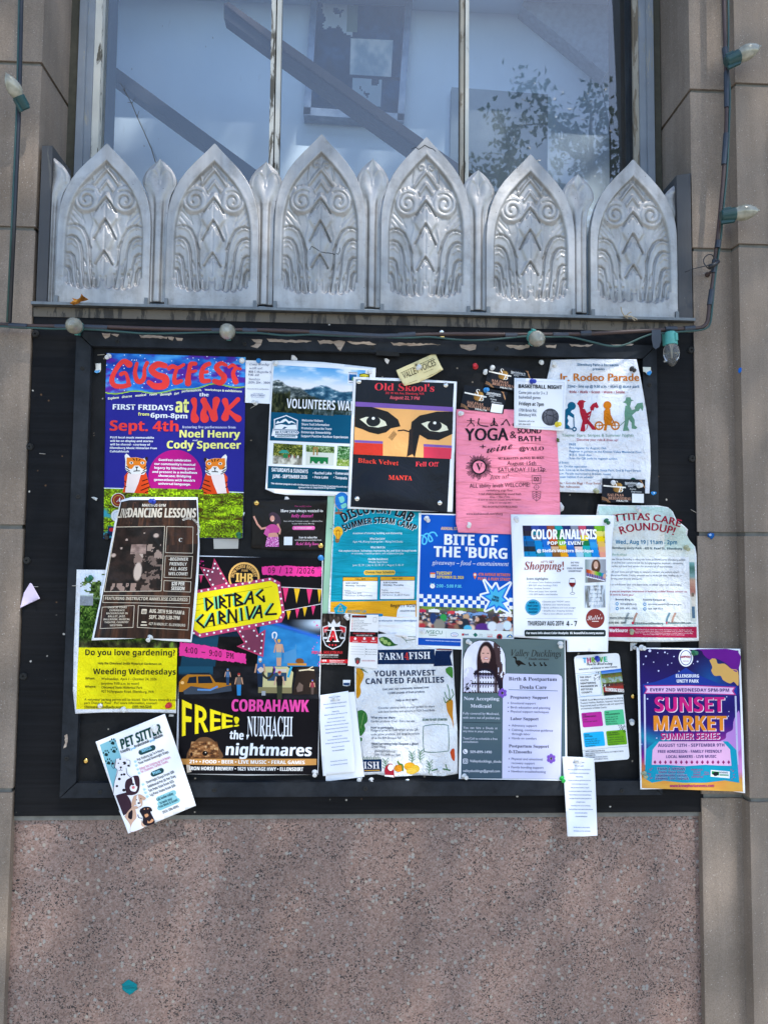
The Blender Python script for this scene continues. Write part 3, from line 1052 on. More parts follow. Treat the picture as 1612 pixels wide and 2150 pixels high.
    # ---- building
    def _grid_cut(s, bm, xs, ys):
        big = [f for f in bm.faces if max(v.co.x for v in f.verts) - min(v.co.x for v in f.verts) > s.pitch * .7 or max(v.co.y for v in f.verts) - min(v.co.y for v in f.verts) > s.pitch * .7]
        if not big: return
        geom = list({v for f in big for v in f.verts}) + list({e for f in big for e in f.edges}) + big
        for ax, g0, g1 in ((0, xs[0], xs[1]), (1, ys[0], ys[1])):
            k0, k1 = math.ceil(g0 / s.pitch), math.floor(g1 / s.pitch)
            no = (1, 0, 0) if ax == 0 else (0, 1, 0)
            for k in range(k0, k1 + 1):
                co = (k * s.pitch, 0, 0) if ax == 0 else (0, k * s.pitch, 0)
                geom = bmesh.ops.bisect_plane(bm, geom=geom, plane_co=co, plane_no=no, dist=1e-5)['geom']

    def _world(s, xy, lv):
        d = s.depth(xy[:, 0], xy[:, 1]) - (lv * LAYER_STEP + np.where(lv > 0, .00025, 0))
        return PA(xy[:, 0], xy[:, 1], d)

    def build(s):
        mat = FINISH[s.finish]
        xs = [p[0] for p in s.outline]; ys = [p[1] for p in s.outline]
        bm = bmesh.new()
        bm.faces.new([bm.verts.new((x, y, 0)) for x, y in s.outline])
        s._grid_cut(bm, (min(xs), max(xs)), (min(ys), max(ys)))
        bmesh.ops.triangulate(bm, faces=[f for f in bm.faces if len(f.verts) > 4])
        root = s._finish(bm, s.name, mat, None, {}, thick=True)
        tag(root, s.label, s.cat, s.group)
        parts = {}
        for qi, (pt_, kind, lv, data, col) in enumerate(s.items):      # later print lies a hair above earlier print
            parts.setdefault(pt_, []).append((pt_, kind, lv + (qi % 120) * .007, data, col))
        for part, its in parts.items():
            bm = bmesh.new()
            cl = bm.faces.layers.int.new('c')
            cols = []
            for _, kind, lv, data, col in its:
                if kind == 'poly':
                    cols.append(col); s._add_poly(bm, cl, data, lv, len(cols) - 1)
                elif kind == 'text':
                    cols.append(col); s._add_text(bm, cl, data, lv, len(cols) - 1)
                else:
                    s._add_pic(bm, cl, data, lv, cols)
            v = [x.co for x in bm.verts]
            if s.bumps or s.wav: s._grid_cut(bm, (min(c.x for c in v), max(c.x for c in v)), (min(c.y for c in v), max(c.y for c in v)))
            s._finish(bm, part.split('#')[0], mat, root, {'cols': cols, 'layer': cl})
        s.root = root
        return root

    def _add_poly(s, bm, cl, pts, lv, ci):
        tris = tessellate_polygon([[Vector((x, y, 0)) for x, y in pts]]) if len(pts) > 4 else [tuple(range(len(pts)))]
        vs = [bm.verts.new((x, y, lv)) for x, y in pts]
        for t in tris:
            try:
                f = bm.faces.new([vs[i] for i in t]); f[cl] = ci
            except ValueError:
                pass

    def _add_text(s, bm, cl, d, lv, ci):
        t, x0, y, x1, h, st, o, a, b, bend, lean, mid, stretch, fn = d
        cap = STY[st][4]
        pos, cur = [], 0.0
        for ch in t:
            if ch == ' ':
                pos.append(None); cur += .27 if st != 'M' else .55
                continue
            co, fs, adv = GLY[(st, ch)]
            pos.append((cur, co, fs)); cur += adv
        ink0 = min((p[0] + p[1][:, 0].min()) for p in pos if p is not None and len(p[1]))
        ink1 = max((p[0] + p[1][:, 0].max()) for p in pos if p is not None and len(p[1]))
        sy = h / cap
        sx = sy * stretch if x1 is None else (x1 - x0) / (ink1 - ink0)
        w = sx * (ink1 - ink0)
        if mid is not None: x0 = mid - w / 2
        for gi, p in enumerate(pos):
            if p is None or not len(p[1]): continue
            off, co, fs = p
            X = (off + co[:, 0] - ink0) * sx
            Y = -co[:, 1] * sy
            cx = (off - ink0 + co[:, 0].mean()) * sx
            if fn is not None:
                GX, GY = fn(X / max(w, 1e-6), Y)
                GX = x0 + GX; GY = y + GY
            else:
                u = X / max(w, 1e-6); uc = cx / max(w, 1e-6)
                GX = x0 + X - (b + 0) * 0 + Y * (b - lean) + (Y * bend * 4 * (1 - 2 * uc) / max(w, 1e-6) if bend else 0)
                GY = y + a * X + Y - bend * 4 * u * (1 - u)
            px = o[0] + GX / o[2]; py = o[1] + GY / o[2]
            vs = [bm.verts.new((px[i], py[i], lv + .012 * (gi % 2))) for i in range(len(px))]      # neighbours may touch
            for f in fs:
                try:
                    nf = bm.faces.new([vs[i] for i in f]); nf[cl] = ci
                except ValueError:
                    pass

    def _add_pic(s, bm, cl, d, lv, cols):
        q, nx, ny, fn = d
        q = np.array(q)
        u = np.linspace(0, 1, nx + 1); v = np.linspace(0, 1, ny + 1)
        U, V = np.meshgrid(u, v)
        pt = q[0] * ((1 - U) * (1 - V))[..., None] + q[1] * (U * (1 - V))[..., None] + q[2] * (U * V)[..., None] + q[3] * ((1 - U) * V)[..., None]
        vs = [[bm.verts.new((pt[j, i, 0], pt[j, i, 1], lv)) for i in range(nx + 1)] for j in range(ny + 1)]
        uc, vc = np.meshgrid((np.arange(nx) + .5) / nx, (np.arange(ny) + .5) / ny)
        rgb = np.clip(fn(uc.ravel(), vc.ravel()), 0, 1)
        rgb = np.where(rgb <= .04045, rgb / 12.92, ((rgb + .055) / 1.055) ** 2.4)
        n0 = len(cols)
        cols.extend(map(tuple, rgb))
        for j in range(ny):
            for i in range(nx):
                f = bm.faces.new((vs[j][i], vs[j][i + 1], vs[j + 1][i + 1], vs[j + 1][i])); f[cl] = n0 + j * nx + i

    def _finish(s, bm, name, mat, parent, info, thick=False):
        bm.verts.ensure_lookup_table()
        n = len(bm.verts)
        co = np.array([v.co[:] for v in bm.verts]).reshape(-1, 3)
        W = s._world(co[:, :2], co[:, 2])
        faces = [[v.index for v in f.verts] for f in bm.faces] if not thick else None
        if info:
            ci = np.array([f[info['layer']] for f in bm.faces])
        bm.verts.index_update()
        faces = [[v.index for v in f.verts] for f in bm.faces]
        # face winding: towards -Y
        bm.free()
        verts = W
        if thick:
            back = W + np.array([0, .00022, 0])
            edge = {}
            for f in faces:
                for i in range(len(f)):
                    e = (f[i], f[(i + 1) % len(f)])
                    edge[e] = edge.get(e, 0) + 1
            rim = [e for e in edge if (e[1], e[0]) not in edge]
            nf = list(faces) + [[i + n for i in reversed(f)] for f in faces] + [[a, a + n, b + n, b] for a, b in rim]
            verts = np.vstack([W, back]); faces = nf
        me = bpy.data.meshes.new(name)
        me.from_pydata(verts.tolist(), [], faces)
        at = me.color_attributes.new('Print', 'FLOAT_COLOR', 'CORNER')
        tot = np.array([len(p) for p in faces])
        if info:
            c = np.array(info['cols'])[ci]
        else:
            c = np.tile(np.array(s.col), (len(faces), 1))
        c = np.hstack([c, np.ones((len(c), 1))])
        c = np.repeat(c, tot, axis=0)
        if len(c) == len(at.data):
            at.data.foreach_set('color', c.ravel())
        me.materials.append(mat)
        if s.bumps or s.wav:
            me.polygons.foreach_set('use_smooth', [True] * len(me.polygons))
        me.update()
        o = bpy.data.objects.new(name, me)
        return link(o, parent)


def paper_mat(name, rough, bump_kind, coat=0.0, spec=.35):
    m = Mat(name)
    at = m.node('ShaderNodeAttribute', attribute_name='Print')
    v = m.coord()
    grain = m.noise(v, 900, 2)
    mott = m.noise(v, 14, 5)
    c = m.mix(1.0, at.outputs['Color'], m.ramp(mott, [(.3, .93), (.7, 1.0)] if bump_kind not in ('wavy', 'crumple') else [(.3, (.80, .78, .78)), (.55, (1, 1, 1)), (.75, (1.06, 1.06, 1.06))]), 'MULTIPLY')
    nb = m.bump(grain, .00008, .4)
    if bump_kind == 'flat':
        nb = m.bump(m.noise(v, 9, 3, .5), .009, .6, nb)
    elif bump_kind == 'wavy':
        vv = m.coord((14, 1, 70))
        nb = m.bump(m.noise(vv, 1.0, 3, .5, .6), .009, 1.0, nb)
    elif bump_kind == 'crumple':
        nb = m.bump(m.noise(v, 22, 6, .62, .4), .016, 1.0, nb)
        vo = m.node('ShaderNodeTexVoronoi', feature='DISTANCE_TO_EDGE', Scale=14)
        m.l(m.mix(.1, v, m.node('ShaderNodeTexNoise', Scale=9).outputs['Color']), vo.inputs['Vector'])
        nb = m.bump(m.ramp(vo.outputs['Distance'], [(0, 0), (.1, 1)]), .0012, .5, nb)
    elif bump_kind == 'glossy':
        nb = m.bump(m.noise(v, 11, 4, .55, .8), .010, .6, nb)
    return m.fin(c, rough, nb, Specular_IOR_Level=spec, Coat_Weight=coat, Coat_Roughness=.18)


FINISH = {}


def make_finishes():
    FINISH['paper'] = paper_mat('printed_paper', .78, 'flat', 0, .06)
    FINISH['wavy'] = paper_mat('printed_paper_rippled', .6, 'wavy', 0, .08)
    FINISH['crumple'] = paper_mat('printed_paper_crumpled', .75, 'crumple', 0, .06)
    FINISH['glossy'] = paper_mat('printed_paper_glossy', .36, 'glossy', .03, .18)
    FINISH['card'] = paper_mat('printed_card', .5, 'flat', 0, .08)


# ---- helpers for printed pictures
def vnoise(u, v, fx, fy, seed=0):
    """smooth value noise, arrays in, 0..1 out"""
    r = np.random.default_rng(int(seed * 131 + 17))
    n = 64
    g = r.random((n, n))
    x, y = u * fx, v * fy
    x0, y0 = np.floor(x).astype(int), np.floor(y).astype(int)
    tx, ty = x - x0, y - y0
    tx = tx * tx * (3 - 2 * tx); ty = ty * ty * (3 - 2 * ty)
    G = lambda i, j: g[(i) % n, (j) % n]
    return (G(x0, y0) * (1 - tx) + G(x0 + 1, y0) * tx) * (1 - ty) + (G(x0, y0 + 1) * (1 - tx) + G(x0 + 1, y0 + 1) * tx) * ty


def fbm(u, v, fx, fy, seed=0, oc=4):
    s = 0; a = .5; t = 0
    for k in range(oc):
        s = s + a * vnoise(u, v, fx * 2 ** k, fy * 2 ** k, seed + k); t += a; a *= .55
    return s / t


def hexa(h):
    h = h.lstrip('#')
    return np.array([int(h[i:i + 2], 16) / 255 for i in (0, 2, 4)])


def grad(t, stops):
    """t array -> colours through [(pos, hex)]"""
    ps = [p for p, _ in stops]
    cs = np.array([hexa(c) for _, c in stops])
    return np.stack([np.interp(t, ps, cs[:, i]) for i in range(3)], -1)


def lay(img, mask, col):
    mask = np.clip(mask, 0, 1)[:, None]
    return img * (1 - mask) + (hexa(col) if isinstance(col, str) else col) * mask


def disk(u, v, cx, cy, rx, ry, soft=.15):
    d = np.sqrt(((u - cx) / rx) ** 2 + ((v - cy) / ry) ** 2)
    return np.clip((1 - d) / soft, 0, 1)


def boxm(u, v, x0, y0, x1, y1):
    return ((u > x0) & (u < x1) & (v > y0) & (v < y1)).astype(float)
# ------------------------------------------------------------------ the sheets pinned to the board
W = '#f1f3f7'
G_SHEETS = 'flyers pinned on and round the notice board'


def foliage(u,v,f=26,seed=3,dark='#16240d',mid='#4d7a1f',light='#b9d64f'):
    n = .6 * fbm(u,v,f,f,seed,3) + .4 * np.random.default_rng(seed).random(len(u))
    return grad(n,[(.2,dark),(.5,mid),(.78,light)])


# ===== GUSTFEST
p = Paper('music_festival_poster','indigo poster with wavy red festival lettering and two tigers','poster',
          [(223.5,741),(516,750),(510,1130),(217,1131)],0,'card','#2b2a8c',group=G_SHEETS,
          bumps=[(500,1125,40,50,.003)])
p.zoom(200,730,5.0375,.025,-.018)


def gust_top(u,v):
    n = fbm(u,v,6,4,11,4); m = fbm(u,v,9,7,23,4)
    img = grad(n,[(.25,'#1a3f9e'),(.5,'#2f7fd8'),(.75,'#5fb4ee')])
    img = lay(img,(m - .52) * 7,'#5a2a9c')
    img = lay(img,(np.random.default_rng(1).random(len(u)) > .985).astype(float),'#e8f0ff')
    low = .86 - .16 * np.clip((u - .45) / .3,0,1) + .03 * np.sin(u * 22) + .05 * np.clip((u - .8) * 5,0,1)
    img = lay(img,np.clip((v - low) * 60,0,1),'#a7d428')
    img = lay(img,np.clip((v - low - .03) * 90,0,1),'#2a2a8e')
    return img


p.pic([(119,55),(1590,100),(1580,505),(106,530)],150,46,gust_top,'sky_picture',1)
p.pic([(95,1480),(1568,1525),(1558,2012),(87,2012)],130,44,
      lambda u,v: lay(lay(foliage(u,v,14,5,'#3c2a10','#6d8a14','#c6ef1e'),(fbm(u,v,7,6,9) - .5) * 9 * (v > .25) * (u < .35),'#3f9fb0'),
                       ((fbm(u,v,5,5,31) - .5) * 10) * (v > .12) * (v < .62) * (u > .6),'#4d3a0d'),'meadow_picture',1)
p.line([(95,1484),(330,1490),(640,1494),(1000,1500),(1200,1520),(1568,1532)],8,'#e8f2ff','meadow_picture',2)


def psy(x0,y0,x1,y1,strokes,part='festival_title'):
    for pts,w in strokes:
        q = [(x0 + (x1 - x0) * a,y0 + (y1 - y0) * b) for a,b in pts]
        c = catmull(q,5)
        for i in range(len(c) - 1):
            t0,t1 = i / (len(c) - 1),(i + 1) / (len(c) - 1)
            w0 = np.interp(t0,np.linspace(0,1,len(w)),w) * (x1 - x0) / 2
            w1 = np.interp(t1,np.linspace(0,1,len(w)),w) * (x1 - x0) / 2
            dx,dy = c[i + 1][0] - c[i][0],c[i + 1][1] - c[i][1]
            L = math.hypot(dx,dy) or 1
            nx,ny = -dy / L,dx / L
            p.poly([(c[i][0] + nx * w0,c[i][1] + ny * w0),(c[i + 1][0] + nx * w1,c[i + 1][1] + ny * w1),(c[i + 1][0] - nx * w1,c[i + 1][1] - ny * w1),(c[i][0] - nx * w0,c[i][1] - ny * w0)],'#f0413c',part,4)
        for e,ww in ((q[0],w[0]),(q[-1],w[-1])):
            p.ell(e[0],e[1],ww * (x1 - x0) / 2,ww * (x1 - x0) / 2,'#f0413c',part,4,14)
        for i,(e0,e1) in enumerate(c2 for c2 in zip(c[1:],c[2:])):
            t = (i + 1) / (len(c) - 1); ww = np.interp(t,np.linspace(0,1,len(w)),w) * (x1 - x0) / 2
            p.ell(e0[0],e0[1],ww,ww,'#f0413c',part,4,10)


psy(150,110,395,430,[([(.85,.2),(.6,.1),(.3,.35),(.1,.7),(.22,.9),(.55,.93),(.85,.88)],[.3,.2,.2,.22,.22,.2,.2]),([(.5,.53),(.68,.48),(.78,.65),(.84,.88)],[.18,.14,.16,.2])])
psy(395,135,575,380,[([(.25,.12),(.14,.5),(.25,.85),(.5,.9),(.68,.7),(.7,.35),(.85,.1)],[.2,.24,.3,.3,.26,.2,.24])])
psy(530,140,790,430,[([(.8,.17),(.5,.12),(.25,.3),(.45,.5),(.8,.62),(.78,.88),(.4,.92),(.15,.78)],[.22,.26,.26,.26,.3,.3,.26,.2])])
psy(760,140,950,395,[([(.1,.3),(.3,.22),(.6,.28),(.92,.15)],[.24,.26,.2,.18]),([(.55,.3),(.42,.6),(.45,.88),(.8,.82)],[.2,.22,.3,.2])])
psy(940,130,1080,400,[([(.85,.14),(.5,.16),(.38,.4),(.3,.7),(.3,.9)],[.3,.36,.34,.42,.5]),([(.4,.48),(.7,.44),(.9,.42)],[.2,.24,.2])])
psy(1085,140,1225,385,[([(.85,.12),(.5,.22),(.28,.5),(.35,.84),(.85,.85)],[.34,.34,.36,.4,.3]),([(.35,.5),(.7,.46)],[.22,.26])])
psy(1225,130,1400,395,[([(.9,.2),(.6,.13),(.32,.28),(.55,.5),(.8,.68),(.6,.9),(.2,.84)],[.2,.26,.32,.32,.36,.34,.3])])
psy(1395,130,1545,395,[([(.12,.28),(.4,.2),(.7,.32),(.92,.35)],[.22,.26,.2,.22]),([(.58,.32),(.42,.55),(.6,.86)],[.26,.3,.42])])
psy(998,520,1110,790,[([(.4,.14),(.5,.4),(.38,.65),(.5,.86)],[.6,.34,.5,.8])])
psy(1100,525,1320,785,[([(.22,.12),(.28,.4),(.2,.66),(.26,.86)],[.3,.2,.3,.42]),([(.2,.14),(.5,.5),(.72,.84)],[.3,.2,.36]),([(.82,.12),(.74,.5),(.72,.84)],[.36,.2,.36])])
psy(1335,525,1540,790,[([(.18,.14),(.28,.45),(.18,.8)],[.32,.22,.4]),([(.85,.08),(.5,.35),(.3,.5)],[.24,.22,.16]),([(.3,.5),(.6,.7),(.86,.85)],[.2,.24,.36])])
YEL = '#f3f08a'
for w_,x_,y_,x2 in (('Explore',135,548,250),('diverse',282,532,388),('musical',424,518,538),('roots',575,506,651),('through',685,508,805)):
    p.text(w_,x_,y_,x2,24,'#f1f2d8','H',a=-.10)
p.text('live',836,500,886,24,'#f1f2d8','H',a=-.25).text('performances,',916,472,1124,24,'#f1f2d8','H',a=-.08)
p.text('workshops & exhibitions',1158,452,1550,22,'#f1f2d8','H',a=.05)
p.text('the',1100,512,1198,36,W,'H')
p.text('FIRST FRIDAYS',186,652,824,56,W,'H',a=.016).text('at',848,682,985,150,YEL,'H',stretch=.7)
p.text('from',453,716,570,32,YEL,'H').text('6pm-8pm',586,738,972,50,W,'H')
p.text('Sept. 4th',155,876,878,108,'#f0413c','H',a=.012)
p.text('featuring live performances from',920,850,1485,26,'#d9dcf2','S',a=.005)
p.text('Noel Henry',892,948,1530,78,YEL,'H',a=.005).text('and',1030,986,1082,18,W,'S')
p.text('Cody Spencer',758,1064,1538,80,YEL,'H',a=.005)
p.lines([('PLUS local music memorabilia',620),('will be on display and stories',610),('will be shared - courtesy of',580),('Ellensburg Music Historian Fran',650),('Cuhtahlatah',355)],158,958,37,21,W,'H',a=.008)
p.ell(847,1362,284,283,'#b3167e','badge',2,48)
p.pic([(560,1486),(1145,1500),(1145,1660),(560,1650)],40,10,lambda u,v: foliage(u,v,9,8,'#3c2a10','#6d8a14','#c6ef1e'),'meadow_picture',3)
for i,(t_,a_,b_) in enumerate((('GustFest celebrates',670,1012),("our community's musical",625,1057),('legacy by blending past',626,1055),('and present in a melodious',603,1077),('showcase; Bridging',668,1012),("generations with music's",622,1055),('universal language.',668,1008))):
    p.text(t_,a_,1196 + i * 42,b_,23,W,'H',part='lettering')


def tiger(cx,cy,m):
    X = lambda x: cx + m * x
    T_ = 'tiger#%d' % m
    q = lambda pts,c,lv: p.poly([(X(x),cy + y) for x,y in pts],c,T_,lv)
    q([(-150,320),(-128,250),(-130,150),(-100,110),(100,110),(120,180),(150,290),(135,335)],'#e24a1c',2)
    q([(-122,320),(-104,200),(-95,125),(48,125),(20,220),(-24,325)],'#f6e3dc',3)
    q([(-118,0),(-112,-70),(-90,-80),(-62,-48),(0,-52),(70,-36),(95,-50),(110,-30),(100,20),(105,90),(80,130),(10,140),(-80,130),(-120,70)],'#f3f0ea',2)
    q([(-118,-10),(-126,-70),(-108,-92),(-78,-66)],'#f3efe8',2); q([(84,-40),(104,-60),(122,-44),(108,0)],'#3a2418',2)
    q([(-108,20),(-104,-50),(-62,-48),(0,-50),(70,-34),(100,-14),(100,60),(84,78),(50,66),(26,36),(-22,36),(-50,72),(-84,70)],'#ee8426',3)
    for ax in (-55,62):
        p.ell(X(ax),cy + 8,20,14,'#f2efe4',T_,4); p.ell(X(ax),cy + 8,9,9,'#1b1712',T_,5)
    q([(-18,48),(22,48),(2,68)],'#20140f',4)
    for l in ([(2,66),(0,92)],[(0,92),(-32,96)],[(0,92),(36,92)],[(-40,-40),(-20,-18)],[(0,-44),(4,-14)],[(40,-36),(24,-12)],[(-112,40),(-80,66)],[(-116,66),(-70,96)],[(-100,96),(-60,120)],[(104,36),(76,62)],[(108,66),(66,94)],[(96,96),(50,122)],
              [(118,180),(60,200)],[(130,220),(50,250)],[(142,260),(44,300)],[(146,300),(90,322)],[(-128,200),(-110,215)],[(-132,250),(-108,262)]):
        p.line([(X(a),cy + b) for a,b in l],9,'#15110d',T_,4)


tiger(437,1210,1)
tiger(1268,1218,-1)
for cx_,cy_,r_,c_ in ((243,1612,76,'#8d2f26'),(232,1778,66,'#e9eef2')):
    p.ell(cx_,cy_,r_,r_,'#e8e4d8','badge',2); p.ell(cx_,cy_,r_ - 7,r_ - 7,c_,'badge',3); p.ell(cx_,cy_,r_ * .68,r_ * .68,'#c99a3a' if c_ == '#8d2f26' else '#b9c0d8','badge',4); p.ell(cx_,cy_,r_ * .6,r_ * .6,c_,'badge',5)
p.text('A',222,1630,None,46,W,'I','badge',6)
p.rect(132,1888,240,1990,'#17345c','badge',2); p.ell(172,1925,26,20,'#d42a2a','badge',3)

# ===== worship note
p = Paper('index_card','white card with blue handwriting between the festival and volunteer posters','card',
          [(515,756),(573,758),(573,848),(512,845)],0,'card',W,group=G_SHEETS)
p.zoom(510,740,6.448,.02,-.03)
INK = '#2f3f6c'
for i,(t_,x_,x2) in enumerate((('Come Worship',92,355),('with us!',88,262),('808 S Magnolia St',78,392),('9:00 AM',72,222),('Sundays',76,232),('(509) 204 - 3504',70,365))):
    p.text(t_,x_,(172,224,272,315,372,418)[i],x2,30,INK,'i',part='handwriting')
p.text('ComeuntoChrist.org/Questions',58,496,350,14,'#5a607a','S').text('THE CHURCH OF',135,558,270,12,'#8a90a5','r').text('JESUS CHRIST',102,588,298,24,'#767d98','S').text('OF LATTER-DAY SAINTS',112,608,290,12,'#8a90a5','r')

# ===== volunteers
p = Paper('volunteer_flyer','trail volunteers flyer with mountain photo above dark teal panels','flyer',
          [(571,757),(602,756),(680,760),(789,772),(783,900),(776,1044),(744,1042),(690,1041),(640,1040),(600,1039),(575,1035),(557,1027),(560,975),(566,860)],1,'paper',W,group=G_SHEETS,
          bumps=[(560,1030,30,25,.006),(660,900,60,200,.002)])
p.zoom(510,740,6.448,.036,-.038)


def mountains(u,v):
    img = grad(v,[(0,'#5aa6e0'),(.2,'#9cc9ec'),(.36,'#e9ecf2'),(.5,'#f4f1ec')])
    img = lay(img,(fbm(u,v,5,8,4) - .45) * 3 * (v < .4),'#e6eef6')
    r1 = .32 + .24 * np.clip((u - .06) / .38,0,1) ** 1.2 * (u < .5) - .03 * np.sin(u * 26) + .03 * fbm(u,u * 0,26,1,3)
    r2 = .47 - .12 * np.exp(-((u - .55) / .13) ** 2) - .10 * np.exp(-((u - 1.0) / .12) ** 2) + .03 * fbm(u,u * 0,30,1,5)
    rock = grad(fbm(u,v,22,26,6,4),[(.3,'#2f3b3f'),(.55,'#66706d'),(.72,'#aab0ab'),(.8,'#dfe6ea')])
    blue = grad(fbm(u,v,20,24,16,4),[(.3,'#234a63'),(.6,'#4d788d'),(.78,'#b9ccd4')])
    img = lay(img,np.clip((v - r2) * 40,0,1),blue)
    img = lay(img,np.clip((v - r1) * 40,0,1) * (u < .47),rock)
    fr = .62 + .05 * np.sin(u * 9 + 1) + .06 * fbm(u,u * 0,60,1,8) - .16 * (u < .2)
    img = lay(img,np.clip((v - fr) * 14,0,1),grad(fbm(u,v,50,12,7,3),[(.3,'#171d14'),(.6,'#353a24'),(.8,'#5c5c3f')]))
    img = lay(img,np.clip((v - .86) * 20,0,1) * (u > .45),grad(fbm(u,v,60,8,17,3),[(.3,'#1b2a26'),(.7,'#6d7d80')]))
    return img


p.pic([(420,165),(1660,240),(1600,880),(380,806)],100,54,mountains,'photograph',1)
p.rect(378,806,1560,1190,'#0f5270','panel',1,a=.04)
p.text('VOLUNTEERS WANTED',590,750,1715,128,W,'B','headline',a=.042)
p.poly([(420,1150),(420,902),(586,846),(745,915),(738,1045),(420,1040)],W,'emblem',2)
p.poly([(432,1032),(434,912),(586,860),(732,924),(728,1038)],'#0f5270','emblem',3)
p.poly([(440,965),(470,925),(500,940),(545,905),(580,895),(620,930),(660,925),(725,965),(700,960),(660,945),(620,965),(580,925),(540,950),(500,955)],W,'emblem',4)
p.poly([(436,1030),(440,985),(520,968),(600,985),(722,975),(726,1036),(560,1036),(600,1010),(560,1005),(530,1034)],W,'emblem',4)
p.poly([(425,1050),(735,1056),(762,1084),(738,1110),(425,1104)],W,'emblem',4).poly([(445,1058),(730,1063),(750,1084),(730,1102),(440,1096)],'#0f5270','emblem',5)
p.text('TRAILHEAD',450,1094,730,36,W,'H','emblem',6).rrect(425,1112,740,1150,14,'#e6ecf0','emblem',4).text('AMBASSADORS',458,1144,710,24,'#41606f','B','emblem',6,a=.01)
p.poly([(385,1130),(410,1020),(442,1130)],W,'emblem',4)
p.lines([('Welcome Visitors',1083),('Share Trail Information',1167),('Promote Leave No Trace',1200),('Encourage Stewardship',1188),('Support Positive Outdoor Experiences',1423)],796,932,53,30,W,'B',a=.028)


def market(u,v,seed):
    img = foliage(u,v,10,seed,'#1a1f0c','#4d5b24','#c6bd58')
    img = lay(img,np.clip((v - .55) * 10,0,1),grad(fbm(u,v,9,5,seed + 3),[(.3,'#7d7a6c'),(.7,'#d6d3c4')]))
    img = lay(img,boxm(u,v,.2,.3,.55,.45) * (np.abs(u - .37) < (v - .22) * .9),'#3c9a86')
    img = lay(img,boxm(u,v,.35,.5,.5,.68),'#2d7c4c')
    for k in range(7):
        img = lay(img,disk(u,v,.55 + .06 * k,.6,.02,.1),['#b23b34','#37405f','#d8d3c6','#7c2f3f','#2f5f3b','#e7e2dc','#41382f'][k])
    return img


p.pic([(415,1226),(810,1250),(800,1525),(400,1505)],40,26,lambda u,v: market(u,v,2),'photograph',1)
p.pic([(855,1250),(1240,1275),(1226,1530),(848,1522)],40,26,lambda u,v: lay(lay(lay(foliage(u,v,11,6,'#2b3a1c','#5d7a3c','#c9d6a0'),boxm(u,v,.0,.35,1,1),'#d9dccf'),boxm(u,v,.14,.58,.8,.92) * (v < .9 - .1 * np.sin(u * 30)),'#1f7a45'),boxm(u,v,.25,.08,.42,.5) * (disk(u,v,.335,.35,.05,.2) < .5),'#a8824a'),'photograph',1)
p.pic([(1285,1262),(1660,1288),(1640,1552),(1266,1534)],36,26,lambda u,v: lay(foliage(u,v,12,12,'#16301a','#3f7a3a','#cfe4c0'),np.clip((v - .6) * 8,0,1),foliage(u,v,12,14,'#5a7a24','#8aa63c','#d8d9b0')),'photograph',1)
p.rect(342,1536,1560,1838,'#0c4a60','panel',1,a=.048)
p.text('SATURDAYS & SUNDAYS',388,1610,880,50,W,'B',a=.052).text('JUNE - SEPTEMBER 2026',400,1696,870,46,W,'B',a=.03)
p.text('• Rachel Lake',946,1648,1200,34,W,'B',a=.02).text('• Esmeralda',1228,1648,1450,34,W,'B',a=.06).text('• Pete Lake',944,1704,1152,34,W,'B',a=.02).text('• Tucquala',1226,1706,1408,34,W,'B',a=.08)
p.text('This volunteer program is with the Mountains to Sound Greenway, in partnership with the Forest',380,1782,1480,22,W,'B',a=.048).text('agency of the U.S. Department of Agriculture',750,1836,1252,22,W,'B',a=.02)
p.rect(1426,258,1548,420,W,'emblem',2).pic([(1434,290),(1540,296),(1538,385),(1432,380)],10,8,lambda u,v: lay(grad(v,[(0,'#2b6fb0'),(.5,'#1f5a94'),(1,'#123a68')]),disk(u,v,.7,.7,.35,.4),'#3f8f3a'),'emblem',3).text('MOUNTAINS',1432,280,1545,18,'#274a70','B','emblem')
p.text('GREENWAY',1434,412,1545,16,'#274a70','B','emblem')
p.poly([(1575,290),(1640,280),(1710,296),(1716,350),(1650,420),(1580,350)],'#25391a','emblem',2).poly([(1585,300),(1640,290),(1700,304),(1704,346),(1650,404),(1592,346)],'#d9c93c','emblem',3).text('U S',1596,370,1700,56,'#25391a','S','emblem')

# ===== Old Skool's  (its comic panel is replaced by a plain pair of eyes)
p = Paper('concert_poster','black gig poster with a comic pair of eyes and red lettering','poster',
          [(741.5,791),(850,794),(959,801),(950,1075),(840,1072),(729,1068)],3,'glossy',W,group=G_SHEETS,
          bumps=[(800,1035,60,40,.005),(880,1000,35,60,.003),(735,1060,20,20,.002),(870,1060,40,30,.004)])
p.zoom(720,730,5.973,.04,-.045)
p.poly([(163,395),(1392,445),(1308,2062),(94,1995)],'#0e131d','background',1)
RED = '#ee3b46'
p.text("Old Skool's",395,530,1142,88,RED,'S','headline',a=.026).text('301 W 4th Ave, Ellensburg, WA',532,580,1016,28,RED,'r',a=.02).text('August 22, 7 PM',588,642,958,40,'#f4606a','B',a=.03)
p.poly([(158,676),(1382,745),(1354,1395),(132,1335)],'#f3b36a','comic_panel',2)
p.poly([(158,676),(1382,745),(1380,800),(158,735)],'#7d57a8','comic_panel',3)
p.poly([(156,735),(360,742),(560,800),(690,900),(720,985),(600,1010),(540,1060),(440,1085),(330,1060),(240,1020),(148,990)],'#15110f','comic_panel',4)
p.poly([(1380,800),(1180,800),(960,850),(860,930),(840,1100),(850,1300),(900,1379),(935,1200),(960,1090),(1060,1150),(1200,1160),(1372,1080)],'#15110f','comic_panel',4)
